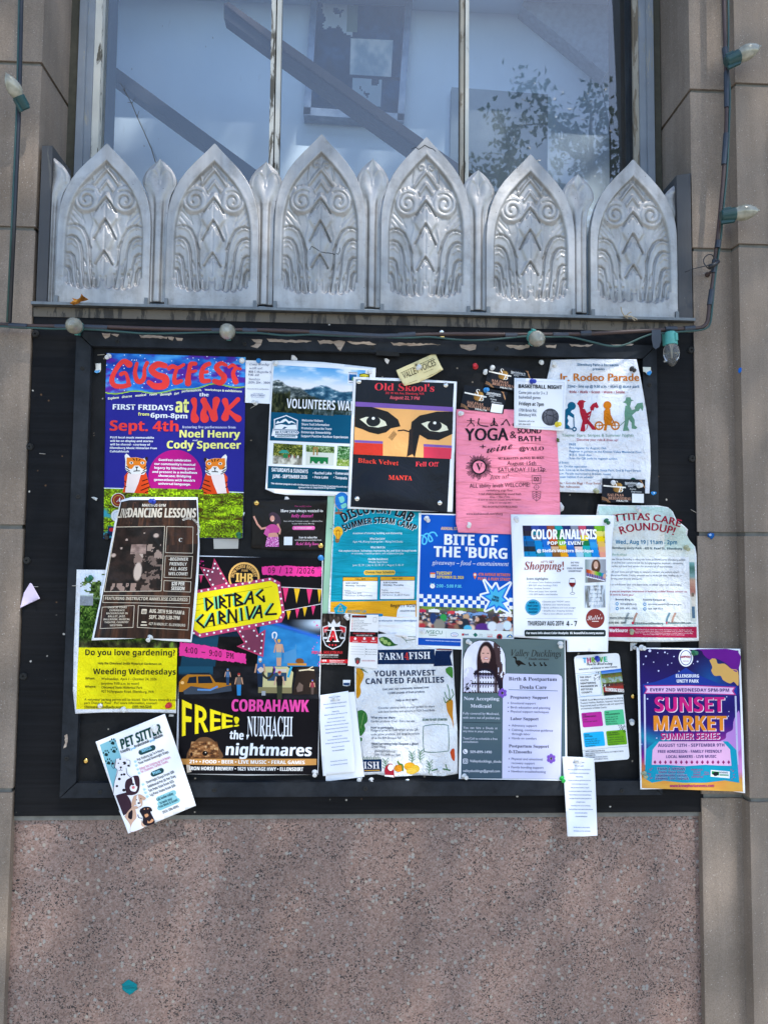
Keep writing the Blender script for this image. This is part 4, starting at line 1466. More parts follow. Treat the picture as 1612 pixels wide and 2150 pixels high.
for ex,ey in ((380,935),(1150,992)):
    p.poly([(ex - 170,ey - 40),(ex - 90,ey - 68),(ex + 60,ey - 62),(ex + 150,ey - 10),(ex + 170,ey + 40),(ex + 60,ey + 66),(ex - 60,ey + 50)],'#e9e5c8','comic_panel',5)
    p.ell(ex,ey - 14,88,66,'#17161a','comic_panel',6); p.ell(ex,ey - 50,20,18,'#f6f4ec','comic_panel',7)
    p.line([(ex - 150,ey + 50),(ex,ey + 84),(ex + 160,ey + 70)],9,'#2a1d14','comic_panel',5)
p.poly([(830,1030),(880,1000),(870,1180),(880,1330),(800,1366),(820,1200)],'#2a1d16','comic_panel',4)
p.line([(690,1040),(760,1032),(830,1052)],16,'#2a1d16','comic_panel',4)
for k in range(5): p.line([(640 + 8 * k,1040 + 10 * k),(570 + 10 * k,1130 + 8 * k)],5,'#2a1d16','comic_panel',4)
p.poly([(142,1190),(500,1205),(500,1352),(132,1335)],'#d8331f','comic_panel',3).poly([(1364,1260),(1010,1240),(1010,1379),(1354,1395)],'#dd3650','comic_panel',3)
p.line([(144,1172),(500,1188)],30,'#7d57a8','comic_panel',4).line([(1364,1242),(1010,1222)],30,'#7d57a8','comic_panel',4)
p.text('Black Velvet',186,1440,696,56,'#f0412c','S',a=.07).text('Fell Off',908,1486,1198,56,'#ee3b46','S',a=.012).text('MANTA',570,1654,866,56,'#f0412c','S',a=.03)

# ===== Valley Voices card
p = Paper('business_card','cream singing group card tilted above the comic eyes poster','card',
          [(831.5,777),(872,759),(913,740),(921,758),(930,776),(905,791),(878,803),(849,810),(838,793)],5,'card','#e8d9a4',group=G_SHEETS,bumps=[(930,776,25,25,.008),(849,810,22,16,.004)])
p.zoom(720,730,5.973,-.42,.40)
p.text('VALLEY VOICES',762,392,1168,74,'#3a2f22','b',a=-.44,b=.3).line([(718,318),(895,238)],5,'#3a2f22').line([(948,212),(1136,128)],5,'#3a2f22').text('W',902,240,945,36,'#3a2f22','C',a=-.4)
p.line([(830,442),(930,405)],4,'#8a7a55').line([(1050,366),(1240,280)],3,'#8a7a55').text('Together we sing!',1010,320,1130,12,'#7c6c48','i',a=-.42)


# ===== behavioural health cards (three alike)
def sb_card(label,outl,order,T,base=None,full=True):
    p = Paper('business_card',label,'card',outl,order,'card','#1c2027',group='dark health practice cards',base=base)
    c = np.array(outl[:4],float)

    def m(u,v):
        a = c[0] * (1 - u) * (1 - v) + c[1] * u * (1 - v) + c[2] * u * v + c[3] * (1 - u) * v
        return tuple(a)
    sx = (c[1][1] - c[0][1]) / (c[1][0] - c[0][0]); lx = (c[3][0] - c[0][0]) / (c[3][1] - c[0][1])
    p.zoom(0,0,1,sx,lx)
    w = np.linalg.norm(c[1] - c[0]); h = np.linalg.norm(c[3] - c[0])
    q = [m(.36 + .13 * math.cos(2 * PI * k / 24),.37 + .22 * math.sin(2 * PI * k / 24)) for k in range(24)]
    p.pic([m(.24,.14),m(.49,.14),m(.49,.6),m(.24,.6)],10,10,lambda u,v: lay(np.tile(hexa('#1c2027'),(len(u),1)),disk(u,v,.5,.5,.48,.48,.1),grad(u,[(0,'#6d4c1e'),(1,'#c79a52')])),'emblem',1)
    x,y = m(.25,.30)
    p.text('S',m(.26,.3)[0],m(.26,.34)[1],None,h * .24,'#f4f1ea','i','emblem').text('B',m(.37,.5)[0],m(.37,.56)[1],None,h * .24,'#f4f1ea','i','emblem')
    p.poly([m(.03,.28),m(.55,.33),m(.55,.39),m(.03,.34)],'#e6e4de','emblem',3)
    COP = '#c0917a'
    p.text('SALINAS',m(.13,.74)[0],m(.13,.74)[1],m(.5,.7)[0],h * .105,COP,'S').text('BEHAVIORAL',m(.15,.88)[0],m(.15,.88)[1],m(.68,.8)[0],h * .115,COP,'S').text('HEALTH',m(.34,.95)[0],m(.34,.96)[1],m(.6,.9)[0],h * .07,'#f0eee8','H')
    p.text('Specializing in',m(.53,.2)[0],m(.53,.2)[1],m(.86,.2)[0],h * .08,'#e9ecef','B').line([m(.53,.24),m(.87,.24)],h * .012,'#e9ecef')
    p.text('ADHD',m(.6,.33)[0],m(.6,.33)[1],m(.72,.33)[0],h * .065,'#cfd4d8','r').text('Anxiety',m(.64,.44)[0],m(.64,.44)[1],m(.79,.44)[0],h * .065,'#cfd4d8','r').text('Depression',m(.68,.55)[0],m(.68,.55)[1],m(.92,.55)[0],h * .065,'#cfd4d8','r')
    p.poly([m(.70,.60),m(.97,.60),m(.97,.98),m(.70,.98)],'#eceef0','panel',1)
    for k in range(4):
        p.curve([m(.0,.78 + .04 * k),m(.1,.84 + .03 * k),m(.2 - .02 * k,1.0)],h * .012,'#b98a62','artwork',1)
        p.curve([m(.86 + .02 * k,.02),m(.93,.12 + .02 * k),m(.985,.3 + .02 * k)],h * .012,'#b98a62','artwork',1)
    return p


sb_card('dark practice card half hidden behind the basketball card',[(1026,765),(1116,779),(1110,828),(1018,810)],4,None)
sb_card('dark practice card with a blue pin above the pink yoga flyer',[(975,808),(1065,823),(1056,869),(966,858)],6,None)
sb_card('dark practice card over the bottom of the rodeo parade flyer',[(1264,1004),(1354,1007),(1354,1057),(1263,1054)],6,None,base=-.0226)

# ===== Yoga
p = Paper('yoga_flyer','pink yoga and sound bath flyer with black print','flyer',
          [(958,859),(1060,859),(1166,862),(1168,905),(1174,1000),(1176,1085),(1172,1124),(1076,1122),(962,1118),(957,1098),(957,960)],5,'wavy','#f58fa6',group=G_SHEETS,
          bumps=[(962,1112,25,30,.005)],wav=.0004)
p.zoom(940,740,5.5115,.0,.01)
K = '#241f28'
p.text('YOGA',203,1020,697,142,K,'G','headline',a=-.008).text('&',718,990,795,80,K,'b').text('SOUND',808,935,1080,62,K,'G','headline').text('BATH',820,1026,1070,60,K,'G','headline',a=-.005)
p.text('+',370,1120,440,62,K,'b').text('wine',450,1165,745,100,K,'C','headline',a=-.18,stretch=1)
p.text('@VALO',826,1136,1110,42,K,'S',a=-.02).text('W/ KRISTIN (KIKI) BURKE',580,1240,1115,26,K,'S',a=-.02)
p.text('August 15th',684,1302,1020,44,K,'b').line([(660,1318),(1080,1306)],3,K,'lettering').text('SATURDAY 11a-12p',582,1382,1125,48,K,'b',a=-.02).line([(582,1392),(1145,1374)],3,K,'lettering')
p.text('Join us!',486,1470,705,50,K,'i',a=-.08)
cx_,cy_ = 360,1325
for k in range(64):
    t = 2 * PI * k / 64; r1_ = 78; r2_ = random.uniform(115,165)
    p.line([(cx_ + r1_ * math.cos(t),cy_ + r1_ * math.sin(t)),(cx_ + r2_ * math.cos(t),cy_ + r2_ * math.sin(t))],random.uniform(4,8),K,'emblem',1)
p.ell(cx_,cy_,88,88,K,'emblem',2); p.ell(cx_,cy_,72,72,'#f58fa6','emblem',3); p.text('V',325,1368,402,86,K,'S','emblem',5)
p.text('ALL ability levels WELCOME!',252,1565,950,46,K,'b',a=-.02)
for t_,a_,y_,b_,h_ in (('revitalizing yoga flow',446,1606,748,24),('+ full chakra-balancing sound bath',356,1648,848,22),('$55pp | 1 Glass of wine',486,1680,716,18),('& warm tea selections included during the session',352,1712,845,18),('( bring your own yoga mat )',468,1746,738,18),('PRE-REGISTRATION REQUIRED',402,1796,806,22)):
    p.text(t_,a_,y_,b_,h_,'#3d2833','r')
p.text('www.bodhibewell.com/eburg',212,1878,634,24,K,'b')
p.frame(972,1420,1074,1514,4,K).text('O2',992,1488,1055,44,K,'B').ell(1025,1558,28,28,K,'emblem',1).ell(1025,1558,24,24,'#f58fa6','emblem',2).line([(985,1558),(1068,1558)],3,K).line([(1025,1524),(1025,1592)],3,K)
p.line([(980,1606),(1074,1606),(1072,1680),(1026,1722),(982,1680),(980,1606)],4,K)
for k in range(3): p.line([(986,1642 + 24 * k),(1026,1616 + 24 * k),(1068,1642 + 24 * k)],4,K)
p.line([(1026,1610),(1026,1718)],4,K)


def yogi(x,y,kind):
    A = lambda pts,w: p.line([(x + a,y + b) for a,b in pts],w,K,'yoga_figure',2)
    if kind == 0:
        p.ell(x + 48,y + 16,9,10,K,'yoga_figure'); A([(48,24),(50,62)],15); A([(2,34),(92,38)],7); A([(50,58),(24,80),(4,102)],9); A([(50,58),(80,78),(86,100)],10)
    elif kind == 1:
        p.ell(x + 22,y + 12,9,10,K,'yoga_figure'); A([(20,22),(12,60),(30,82),(70,92),(128,98)],12); A([(14,36),(4,96)],6)
    elif kind == 2:
        p.ell(x + 48,y + 14,10,11,K,'yoga_figure'); p.ell(x + 48,y + 4,5,6,K,'yoga_figure'); A([(48,24),(48,74)],22); A([(40,34),(26,60),(6,78)],6); A([(56,34),(70,60),(90,78)],6); A([(8,90),(48,80),(90,90)],14)
    else:
        p.ell(x + 26,y + 78,8,9,K,'yoga_figure'); A([(4,92),(64,24)],11); A([(64,24),(86,60),(104,98)],12)


yogi(218,752,0); yogi(338,756,1); yogi(486,756,2); yogi(612,750,3); yogi(745,752,2)

# ===== Basketball
p = Paper('basketball_card','small white basketball night notice with a grey ball','flyer',
          [(1079.5,793),(1190,797),(1183.5,905),(1079,898)],6,'card',W,group=G_SHEETS,bumps=[(1183,905,25,25,.004)])
p.zoom(1070,740,4.885,.03,-.012)
K = '#1c222c'
p.text('BASKETBALL NIGHT',90,362,534,38,K,'H',lean=.0).text('Come join us for 3 v. 3',90,422,386,30,'#4b566b','r').text('basketball games',92,470,316,30,'#4b566b','r').text('Fridays at 7pm',94,540,348,36,K,'B',a=.04).text('1700 Brick Rd,',92,604,276,30,'#4b566b','r').text('Ellensburg WA',92,650,272,30,'#4b566b','r').text('Questions, call or txt',88,708,253,17,K,'r').text('509-304-9690',88,742,212,17,K,'r')
p.ell(415,662,88,88,'#4b4b52','basketball',1,40)
p.pic([(353,600),(477,600),(477,724),(353,724)],12,12,lambda u,v: grad(.5 * u + .5 * v + .2 * fbm(u,v,14,14,4),[(.1,'#77777f'),(1,'#4b4b52')]),'basketball',2)
for c_ in ([(345,610),(420,650),(492,620)],[(395,580),(372,650),(400,745)],[(430,580),(450,660),(425,748)],[(330,680),(400,640),(500,690)]):
    p.curve(c_,4,'#222226','basketball',3)
p.line([(62,290),(556,306),(540,778),(58,752),(62,290)],2.5,'#b9c4dc')

# ===== Rodeo
p = Paper('parade_flyer','white junior rodeo parade flyer with four coloured child silhouettes','flyer',
          [(1157,755),(1240,753),(1336,754),(1346,800),(1356,858),(1364,920),(1366,980),(1363,1036),(1280,1036),(1150,1032),(1150,900),(1146,805)],2,'crumple','#e9ecf2',group=G_SHEETS,base=-.0145,tilt=(-5.7e-5,0),
          bumps=[(1340,780,14,60,.006),(1362,930,20,40,.002)])
p.zoom(1070,740,4.885,.012,.01)
OR,RD,BL,GN = '#d07a1d','#b5283c','#17607f','#6d9a82'
p.text('Ellensburg Parks & Recreation',694,136,1114,26,'#2c6a8e','B').text('presents',850,180,972,24,'#2c6a8e','B').text('Jr. Rodeo Parade',505,290,1325,76,OR,'G','headline',a=.0)
p.text('August 22nd • line up @ 9:30 a.m. • start @ skate park',468,358,1330,26,'#2c6a8e','B',a=.004).text('Ride • Walk • Scoot • Wave • Smile',614,416,1178,26,'#a8404e','B',a=.004)


def sil(pts,col,name='child_silhouette',lv=1):
    p.poly(pts,col,name,lv)


# on a scooter
p.ell(634,548,42,42,BL,'child_silhouette'); p.poly([(600,548),(680,546),(660,580),(636,585)],BL,'child_silhouette',1)
sil([(566,590),(600,562),(640,580),(625,610),(660,640),(662,672),(640,665),(600,640),(590,670),(602,700),(590,735),(622,770),(566,780)],BL)
p.line([(654,640),(660,790)],10,BL,'child_silhouette').line([(566,776),(650,786)],12,BL,'child_silhouette').ell(662,786,24,24,BL,'child_silhouette').ell(662,786,10,10,W,'child_silhouette',3)
# red cowgirl
p.poly([(688,525),(712,490),(745,486),(782,502),(760,514),(758,560),(745,580),(715,575),(705,545)],RD,'child_silhouette',1)
sil([(715,570),(770,580),(790,620),(830,600),(830,618),(800,650),(830,640),(800,680),(850,740),(890,780),(880,795),(845,790),(800,730),(770,740),(776,800),(760,812),(722,806),(745,700),(720,620)],RD)
p.poly([(822,560),(850,525),(890,508),(900,530),(912,560),(895,572),(870,560),(858,596),(826,590)],RD,'child_silhouette',1).line([(838,590),(786,790)],8,RD,'child_silhouette')
# balance bike
p.ell(1000,540,42,42,OR,'child_silhouette'); sil([(965,600),(985,575),(1030,580),(1035,640),(1048,690),(1040,740),(1000,740),(990,800),(960,800),(975,740),(962,680)],OR)
for wx in (915,1082): p.ell(wx,750,46,46,OR,'child_silhouette',1); p.ell(wx,750,30,30,W,'child_silhouette',2); p.line([(wx - 30,750),(wx + 30,750)],6,OR,'child_silhouette',3); p.line([(wx,720),(wx,780)],6,OR,'child_silhouette',3)
p.line([(915,750),(1000,735),(1082,750)],14,OR,'child_silhouette',4).line([(1030,640),(1082,750)],12,OR,'child_silhouette',4)
# green cowboy
p.poly([(1160,512),(1185,490),(1195,458),(1235,458),(1245,482),(1272,492),(1245,500),(1235,545),(1205,548),(1190,520)],GN,'child_silhouette',1)
sil([(1185,545),(1230,545),(1250,590),(1290,580),(1290,600),(1250,640),(1280,690),(1280,745),(1308,770),(1290,785),(1250,780),(1248,720),(1222,690),(1208,760),(1225,800),(1160,805),(1180,700),(1175,620)],GN)
p.poly([(1280,560),(1310,520),(1362,512),(1370,560),(1362,600),(1340,570),(1320,600),(1290,605)],GN,'child_silhouette',1).line([(1295,600),(1118,760)],7,GN,'child_silhouette')
p.text('Theme: Stars, Stripes & Summer Nights',532,862,1270,28,'#86a898','r',a=.0).text('Decorate your ride & dress up!',688,904,1110,24,'#b0405a','r')
TB = '#2e7fb2'
p.lines([('FREE',678),('Pre-register by August 19th',988),('Register in person at the Kittitas Valley Memorial Pool,',1355),('815 E. Sixth Ave.',845),('Scan the QR code to register online.',1104)],610,952,35.5,21,TB,'r')
p.text('Day of Event:',440,1138,607,21,TB,'r').text('8:30 a.m. On-site registration',440,1176,791,21,TB,'r').text('9:00 a.m. Line up at the Ellensburg Skate Park, 2nd & Pearl Street',440,1212,1343,21,TB,'r').text('9:30 a.m. Parade starts (same 8-block route)',440,1250,1036,21,TB,'r').text('Must wear helmet if on wheels!',440,1284,855,21,TB,'r')
p.text('Parade • Goodie Bags • Free Swim',446,1348,930,24,'#a86a5c','r').text('Free Fair Admission',440,1386,716,24,'#a86a5c','r')
p.ell(1264,1328,36,44,'#1d5f4c','emblem')
# ===== Line dancing
p = Paper('dance_lesson_flyer','dark brown line dancing flyer with wooden background and a dim stage photo','flyer',
          [(254,1050),(275,1043.5),(330,1044),(415,1044),(417,1100),(419,1150),(416,1220),(411,1280),(402,1349),(340,1345),(300,1340),(192,1345),(210,1260),(225,1180),(240,1100)],4,'glossy',W,group=G_SHEETS,base=-.0172,tilt=(3.6e-5,0),
          bumps=[(240,1060,30,60,.012),(200,1335,30,40,.006),(417,1150,20,80,.003)])
p.zoom(150,1020,5.757,.015,-.10)
TAN = '#dccdb6'


def wood(u,v):
    n = fbm(u,v,26,2,5,4)
    img = grad(n,[(.25,'#1d120e'),(.55,'#3a241a'),(.8,'#5a3826')])
    img = lay(img,np.clip((u - .75) * 2.5,0,.6) * np.clip((v - .3) * 3,0,1),grad(fbm(u,v,30,3,9),[(.3,'#3d2013'),(.7,'#7a4226')]))
    return img


p.poly([(600,195),(700,172),(1512,168),(1525,400),(1530,700),(1512,1000),(1470,1500),(1440,1860),(1100,1825),(272,1840),(380,1300),(470,820)],'#2a1a14','background',1)
p.pic([(625,200),(1508,172),(1525,700),(488,760)],50,30,wood,'background',2)
p.pic([(488,760),(1525,700),(1440,1855),(275,1838)],60,60,wood,'background',2)
p.text('MAXIMUS GYM',855,250,1138,32,'#e8e0d2','B',a=.008).text('LINE',548,388,665,112,'#d8cdbb','B','headline',lean=.18,a=-.02).text('DANCING LESSONS',680,380,1498,112,'#d8cdbb','H','headline',a=.005)


def stage(u,v):
    img = grad(fbm(u,v,8,9,12),[(.3,'#17100e'),(.7,'#33241f')])
    img = lay(img,boxm(u,v,.36,.27,.66,.42),grad(fbm(u,v,8,20,2),[(.3,'#7d655c'),(.7,'#b89a8c')]))
    img = lay(img,boxm(u,v,.68,.28,.98,.5) * (fbm(u,v,9,9,44) > .5),'#a98f80')
    img = lay(img,boxm(u,v,.47,.42,.62,.54),'#c9b3a2')
    img = lay(img,disk(u,v,.53,.50,.11,.12,.3) * (fbm(u,v,12,10,3) > .5),'#8d7468')
    img = lay(img,disk(u,v,.55,.7,.085,.16,.2),'#d2bcab')
    img = lay(img,disk(u,v,.46,.93,.1,.12,.3),'#0f0a09')
    img = lay(img,(fbm(u,v,12,14,7) > .56) * (v > .45) * (u > .62),'#7d675c')
    img = lay(img,boxm(u,v,.1,.88,.55,1.) * (fbm(u,v,14,5,2) > .5),'#a08476')
    for a_,b_,s_ in ((.26,.2,.03),(.84,.14,.07),(.18,.33,.03),(.05,.44,.06),(.6,.1,.02)):
        img = lay(img,disk(u,v,a_,b_,s_,s_ * .6,.4),'#cbb3a4')
    return img


p.pic([(538,500),(1125,492),(1082,1268),(400,1275)],60,66,stage,'photograph',3)
p.line([(536,498),(1128,490),(1085,1272),(396,1280),(536,498)],7,TAN,'frame_line',5)
p.line([(1155,492),(1470,497),(1465,815),(1135,808),(1155,492)],6,TAN,'frame_line',4).line([(1135,848),(1465,855),(1447,1118),(1120,1108),(1135,848)],6,TAN,'frame_line',4).line([(1120,1146),(1445,1160),(1438,1285),(1116,1272),(1120,1146)],6,TAN,'frame_line',4)
p.line([(388,1325),(1432,1338),(1425,1424),(380,1412),(388,1325)],6,TAN,'frame_line',4).line([(372,1468),(760,1448),(745,1712),(346,1726),(372,1468)],6,TAN,'frame_line',4).line([(810,1448),(1427,1476),(1410,1745),(796,1712),(810,1448)],6,TAN,'frame_line',4)
p.text('RESERVE YOUR SPOT HERE',0,0,300,26,'#e8e0d2','B',fn=lambda u,Y: (1415 + (118 + 0 - Y) * np.cos(-2.15 + u * 2.75) * .98,525 + (118 - Y) * np.sin(-2.15 + u * 2.75)))
for i,(t_,a_,b_) in enumerate((('-BEGINNER',1176,1410),('FRIENDLY',1186,1392),('-ALL AGES',1180,1396),('WELCOME!',1170,1402))):
    p.text(t_,a_,904 + 59 * i,b_,38,'#eae0d0','B',a=.01)
p.text('$20 PER',1210,1204,1366,44,'#eae0d0','H').text('SESSION',1206,1262,1364,44,'#eae0d0','H')
p.text('FEATURING INSTRUCTOR ANNELIESE CHILDRESS',406,1378,1404,36,TAN,'B',a=.012).line([(962,1380),(1404,1396)],4,TAN)
for i,(t_,a_,b_) in enumerate((('OVER 30 YEARS',440,668),('EXPERIENCE',460,642),('BACKGROUND IN',422,678),('BALLET, JAZZ,',442,652),('BALLROOM, MUSICAL',388,706),('THEATRE, COUNTRY',398,690),('WESTERN.',462,618))):
    p.text(t_,a_,1482 + 36 * i,b_,22,TAN,'B',a=-.004)
p.text('AUG. 28TH 9:30-11AM &',940,1534,1365,46,TAN,'H',a=.055).text('SEPT. 2ND 5:30-7PM',938,1610,1305,46,TAN,'H',a=.03).text('427 N MAIN ST. ELLENSBURG',932,1682,1374,32,TAN,'B',a=.05)
p.rrect(850,1490,912,1550,6,TAN,'icon',3).rect(858,1508,904,1542,'#3a241a','icon',4)
for k in range(3):
    for j in range(2): p.rect(862 + 14 * k,1512 + 15 * j,871 + 14 * k,1522 + 15 * j,TAN,'icon',5)
p.rect(838,1676,914,1692,TAN,'icon',3).poly([(846,1655),(850,1640),(904,1642),(908,1657)],TAN,'icon',3)
p.text('C',1296,676,None,44,'#efe9df','S','emblem',4)

# ===== Gardening
p = Paper('gardening_flyer','yellow gardening volunteer flyer with a leafy garden photo on top','flyer',
          [(161,1196),(260,1197),(374,1200),(371,1350),(370,1498),(300,1496),(220,1496),(158,1499),(153,1450),(155,1360),(158,1280)],2,'crumple','#e4e7ec',group=G_SHEETS,base=-.0142,tilt=(5.0e-5,0),wav=.0003)
p.zoom(140,1340,5.118,.006,-.012)


def garden(u,v):
    img = foliage(u,v,16,21,'#0e1a08','#31501a','#7f9f42')
    img = lay(img,np.clip((.36 - v) * 12,0,1),'#dfe8f2')
    tr = (fbm(u,v,12,14,22,4) > .5) * (v < .38)
    img = lay(img,tr * 1.0,foliage(u,v,22,4,'#1c2a10','#48602a','#8aa45c'))
    img = lay(img,boxm(u,v,.5,.2,.95,.3) * (v > .3 - abs(.1)),'#8a6a58')
    img = lay(img,boxm(u,v,.0,.3,.14,.42),'#8a9098')
    img = lay(img,np.clip((v - .86) * 12,0,1),grad(fbm(u,v,18,10,25),[(.3,'#1b1a10'),(.6,'#46442c'),(.8,'#7d9a3c')]))
    return img


# the photograph runs from y 1203 to 1360 in the picture; numbers here are off the lower enlargement, so negative
p.pic([(150,-692),(1196,-684),(1188,108),(128,102)],74,56,garden,'photograph',1)
p.poly([(128,102),(1188,108),(1180,440),(1172,770),(600,760),(102,766),(112,400)],'#f0e319','panel',1)
K = '#23231f'
p.text('Do you love gardening?',200,184,1164,62,K,'B','headline',a=.004).text('Help the Olmstead Smith Historical Gardeners on',335,282,1018,24,K,'B',a=.012).text('Weeding Wednesdays',284,388,1172,60,K,'B','headline',a=.006)
p.text('When:',200,445,303,24,K,'B').text('Wednesdays  April 1 - October 24, 2026',372,450,968,26,K,'r',a=.008).text('(anytime 9:00 a.m. to noon)',372,500,778,26,K,'r').text('Where:',196,534,313,24,K,'B').text('Olmstead State Historical Park',374,542,815,26,K,'r',a=.008).text('921 N.Ferguson Road, Ellensburg, WA',372,586,938,26,K,'r',a=.008)
p.text('A volunteer parking permit will be issued.  Earn hours towards a state',190,672,1205,24,K,'r',a=.004).text('park Discover Pass!   For more information, contact:',190,708,972,24,K,'r',a=.004).text('Olmstead.gardens@parks.wa.gov',190,750,608,24,K,'S').line([(188,756),(610,754)],3,K).text('(509) 968-5298',704,750,912,24,K,'S').line([(704,756),(912,754)],3,K)

# ===== Dirtbag carnival
p = Paper('carnival_poster','tall black carnival poster with a yellow and pink arrow sign','poster',
          [(404,1166),(540,1170),(678,1174),(673,1400),(668,1627),(520,1629),(368,1625),(376,1400),(390,1250)],3,'card',W,group=G_SHEETS,bumps=[(420,1420,60,60,.0008)])
p.zoom(360,1160,4.885,.012,-.02)
p.poly([(285,42),(1545,58),(1534,700),(1518,1276),(74,1276),(84,900),(220,120)],'#121014','background',1)


def night(u,v):
    img = grad(fbm(u,v,5,4,61),[(.2,'#0b0d14'),(.6,'#14283a'),(.9,'#1e4a66')])
    img = lay(img,np.clip((v - .18) * 6,0,1) * (u < .25),grad(v,[(0,'#1c4e66'),(1,'#123648')]))
    img = lay(img,boxm(u,v,.25,.3,.56,1.),grad(fbm(u,v,8,6,3),[(.2,'#080809'),(.8,'#201c1c')]))
    dg = np.clip((v - (.0 + (u - .62) * .62)) * 9,0,1) * (u > .55)
    img = lay(img,dg,grad(fbm(u,v,6,4,8),[(.2,'#1a5f96'),(.7,'#2f86c2'),(1,'#5aa9d8')]))
    bl = np.exp(-((v - (.02 + (u - .6) * .75)) / .035) ** 2) * (u > .58)
    img = lay(img,bl,'#2a63c4')
    img = lay(img,disk(u,v,.98,.06,.22,.2,.8) * .9,'#cfe0f0')
    img = lay(img,np.clip((v - .86) * 18,0,1) * (u > .62),'#15161a')
    img = lay(img,boxm(u,v,.1,.06,.42,.22) * (fbm(u,v,9,6,71) > .5),'#7f93a4')
    return img


p.pic([(160,690),(1530,690),(1518,1278),(76,1278)],100,44,night,'photograph',2)
MAR,MAG = '#8f3a5c','#ea3c94'
p.poly([(438,58),(575,300),(600,340),(410,360),(290,145),(412,172)],'#c43f67','arrow_sign',3).poly([(440,90),(560,310),(415,350),(310,160),(418,184)],'#7d3a52','arrow_sign',4)
p.ell(744,260,160,160,'#eab565','emblem',3); p.ell(744,260,140,140,'#121014','emblem',4)
p.text('IRON HORSE BREWERY',0,0,300,34,'#eab565','B','emblem',5,fn=lambda u,Y: (744 + (102 - Y) * np.cos(-3.1 + u * 3.0),262 + (102 - Y) * np.sin(-3.1 + u * 3.0)))
p.text('INDIE',716,196,786,22,'#eab565','I','emblem',5).text('IHB',660,302,832,92,'#f2c063','H','emblem',5,a=.04)


def brush(pts,part='brush_stroke',lv=3):
    q = []
    for (a,b),(c,d) in zip(pts,pts[1:] + pts[:1]):
        n = max(2,int(math.hypot(c - a,d - b) / 18))
        for k in range(n):
            t = k / n
            q.append((a + (c - a) * t + random.uniform(-5,5),b + (d - b) * t + random.uniform(-6,6)))
    p.poly(q,MAG,part,lv)


brush([(925,150),(1100,135),(1540,150),(1536,248),(1200,240),(935,230)])
p.text('09 / 12 /2026',990,212,1465,54,'#17131a','M',a=.01)
brush([(84,920),(300,945),(760,1045),(770,1140),(520,1110),(78,1060)],'brush_stroke',4)
p.text('4:00 – 9:00 PM',138,1026,640,56,'#17131a','M','lettering',6,a=.13)
p.poly([(245,388),(1020,256),(1115,305),(1165,640),(1130,716),(300,876),(222,830)],'#b8406a','arrow_sign',5)
p.poly([(245,420),(1020,292),(1085,330),(1130,620),(1095,685),(290,832),(228,790)],'#f4df1c','arrow_sign',6)
p.poly([(668,800),(865,770),(890,840),(965,790),(940,1075),(668,965),(745,930)],'#c43f67','arrow_sign',4).poly([(690,806),(855,782),(885,858),(950,815),(926,1050),(690,962),(765,935)],'#7d3a52','arrow_sign',5)
for x,y in ((308,396),(378,382),(449,370),(519,358),(589,345),(660,333),(730,321),(800,309),(870,297),(938,286),(1007,274),(1060,294),(1100,339),(1111,407),(1123,475),(1133,542),(1145,612),(1122,666),(1078,708),(1007,720),(938,733),(867,746),(797,759),(726,772),(654,785),(581,798),(510,811),(437,825),(364,838),(291,851),(229,828)):
    p.ell(x,y,11,11,'#f4f0f0','arrow_sign',7,10)
for x,y in ((446,116),(476,165),(505,216),(534,268),(563,318),(424,331),(395,280),(366,230),(336,180),(377,190),(420,200),(435,161),(703,811),(733,863),(765,915),(736,965),(795,988),(854,1014),(912,1037),(920,978),(926,907),(934,840),(877,856),(846,803)):
    p.ell(x,y,10,10,'#f4f0f0','arrow_sign',7,10)
for (a,b),(c,d) in (((255,484),(1030,350)),((245,540),(340,522)),((300,775),(800,690)),((240,600),(290,590))):
    p.line([(a,b),(c,d)],3,'#7a6a10','arrow_sign',7)
GRN = '#7fd49a'


def carn(word,xs,y0,hgt,a,part='headline'):
    for ch,x in zip(word,xs):
        y = y0 + a * (x - xs[0])
        strokes = {'D': [[(0,0),(.1,1),(.62,.5),(0,0)]],'I': [[(.2,0),(.3,1)]],'R': [[(.1,0),(.15,1)],[(.1,0),(.6,.4),(.12,.55),(.75,.95)]],'T': [[(0,.05),(.85,0)],[(.42,0),(.45,1)]],
                   'B': [[(.05,0),(.12,1),(.8,.85),(.1,.5),(.6,.3),(.05,0)]],'A': [[(0,1),(.6,0),(.75,.95)],[(.3,.6),(.7,.55)]],'G': [[(.6,0),(.05,.45),(.75,.95),(.66,.5)]],'C': [[(.55,0),(0,.5),(.65,1)]],
                   'N': [[(.05,1),(.05,0),(.75,1),(.7,0)]],'V': [[(.0,0),(.2,1),(.75,0)]],'L': [[(.75,0),(.1,.85),(1.05,.8)]]}[ch]
        k = hgt * .88
        for st_ in strokes:
            P_ = [(x + u * k,y + v * hgt) for u,v in st_]
            p.line(P_,21,'#17131a',part,9)
        s0 = [(x + u * k,y + v * hgt) for u,v in strokes[0][:2]]
        p.line([(s0[0][0] - 17,s0[0][1] - 2),(s0[1][0] - 17,s0[1][1] - 2)],17,GRN,part,8)


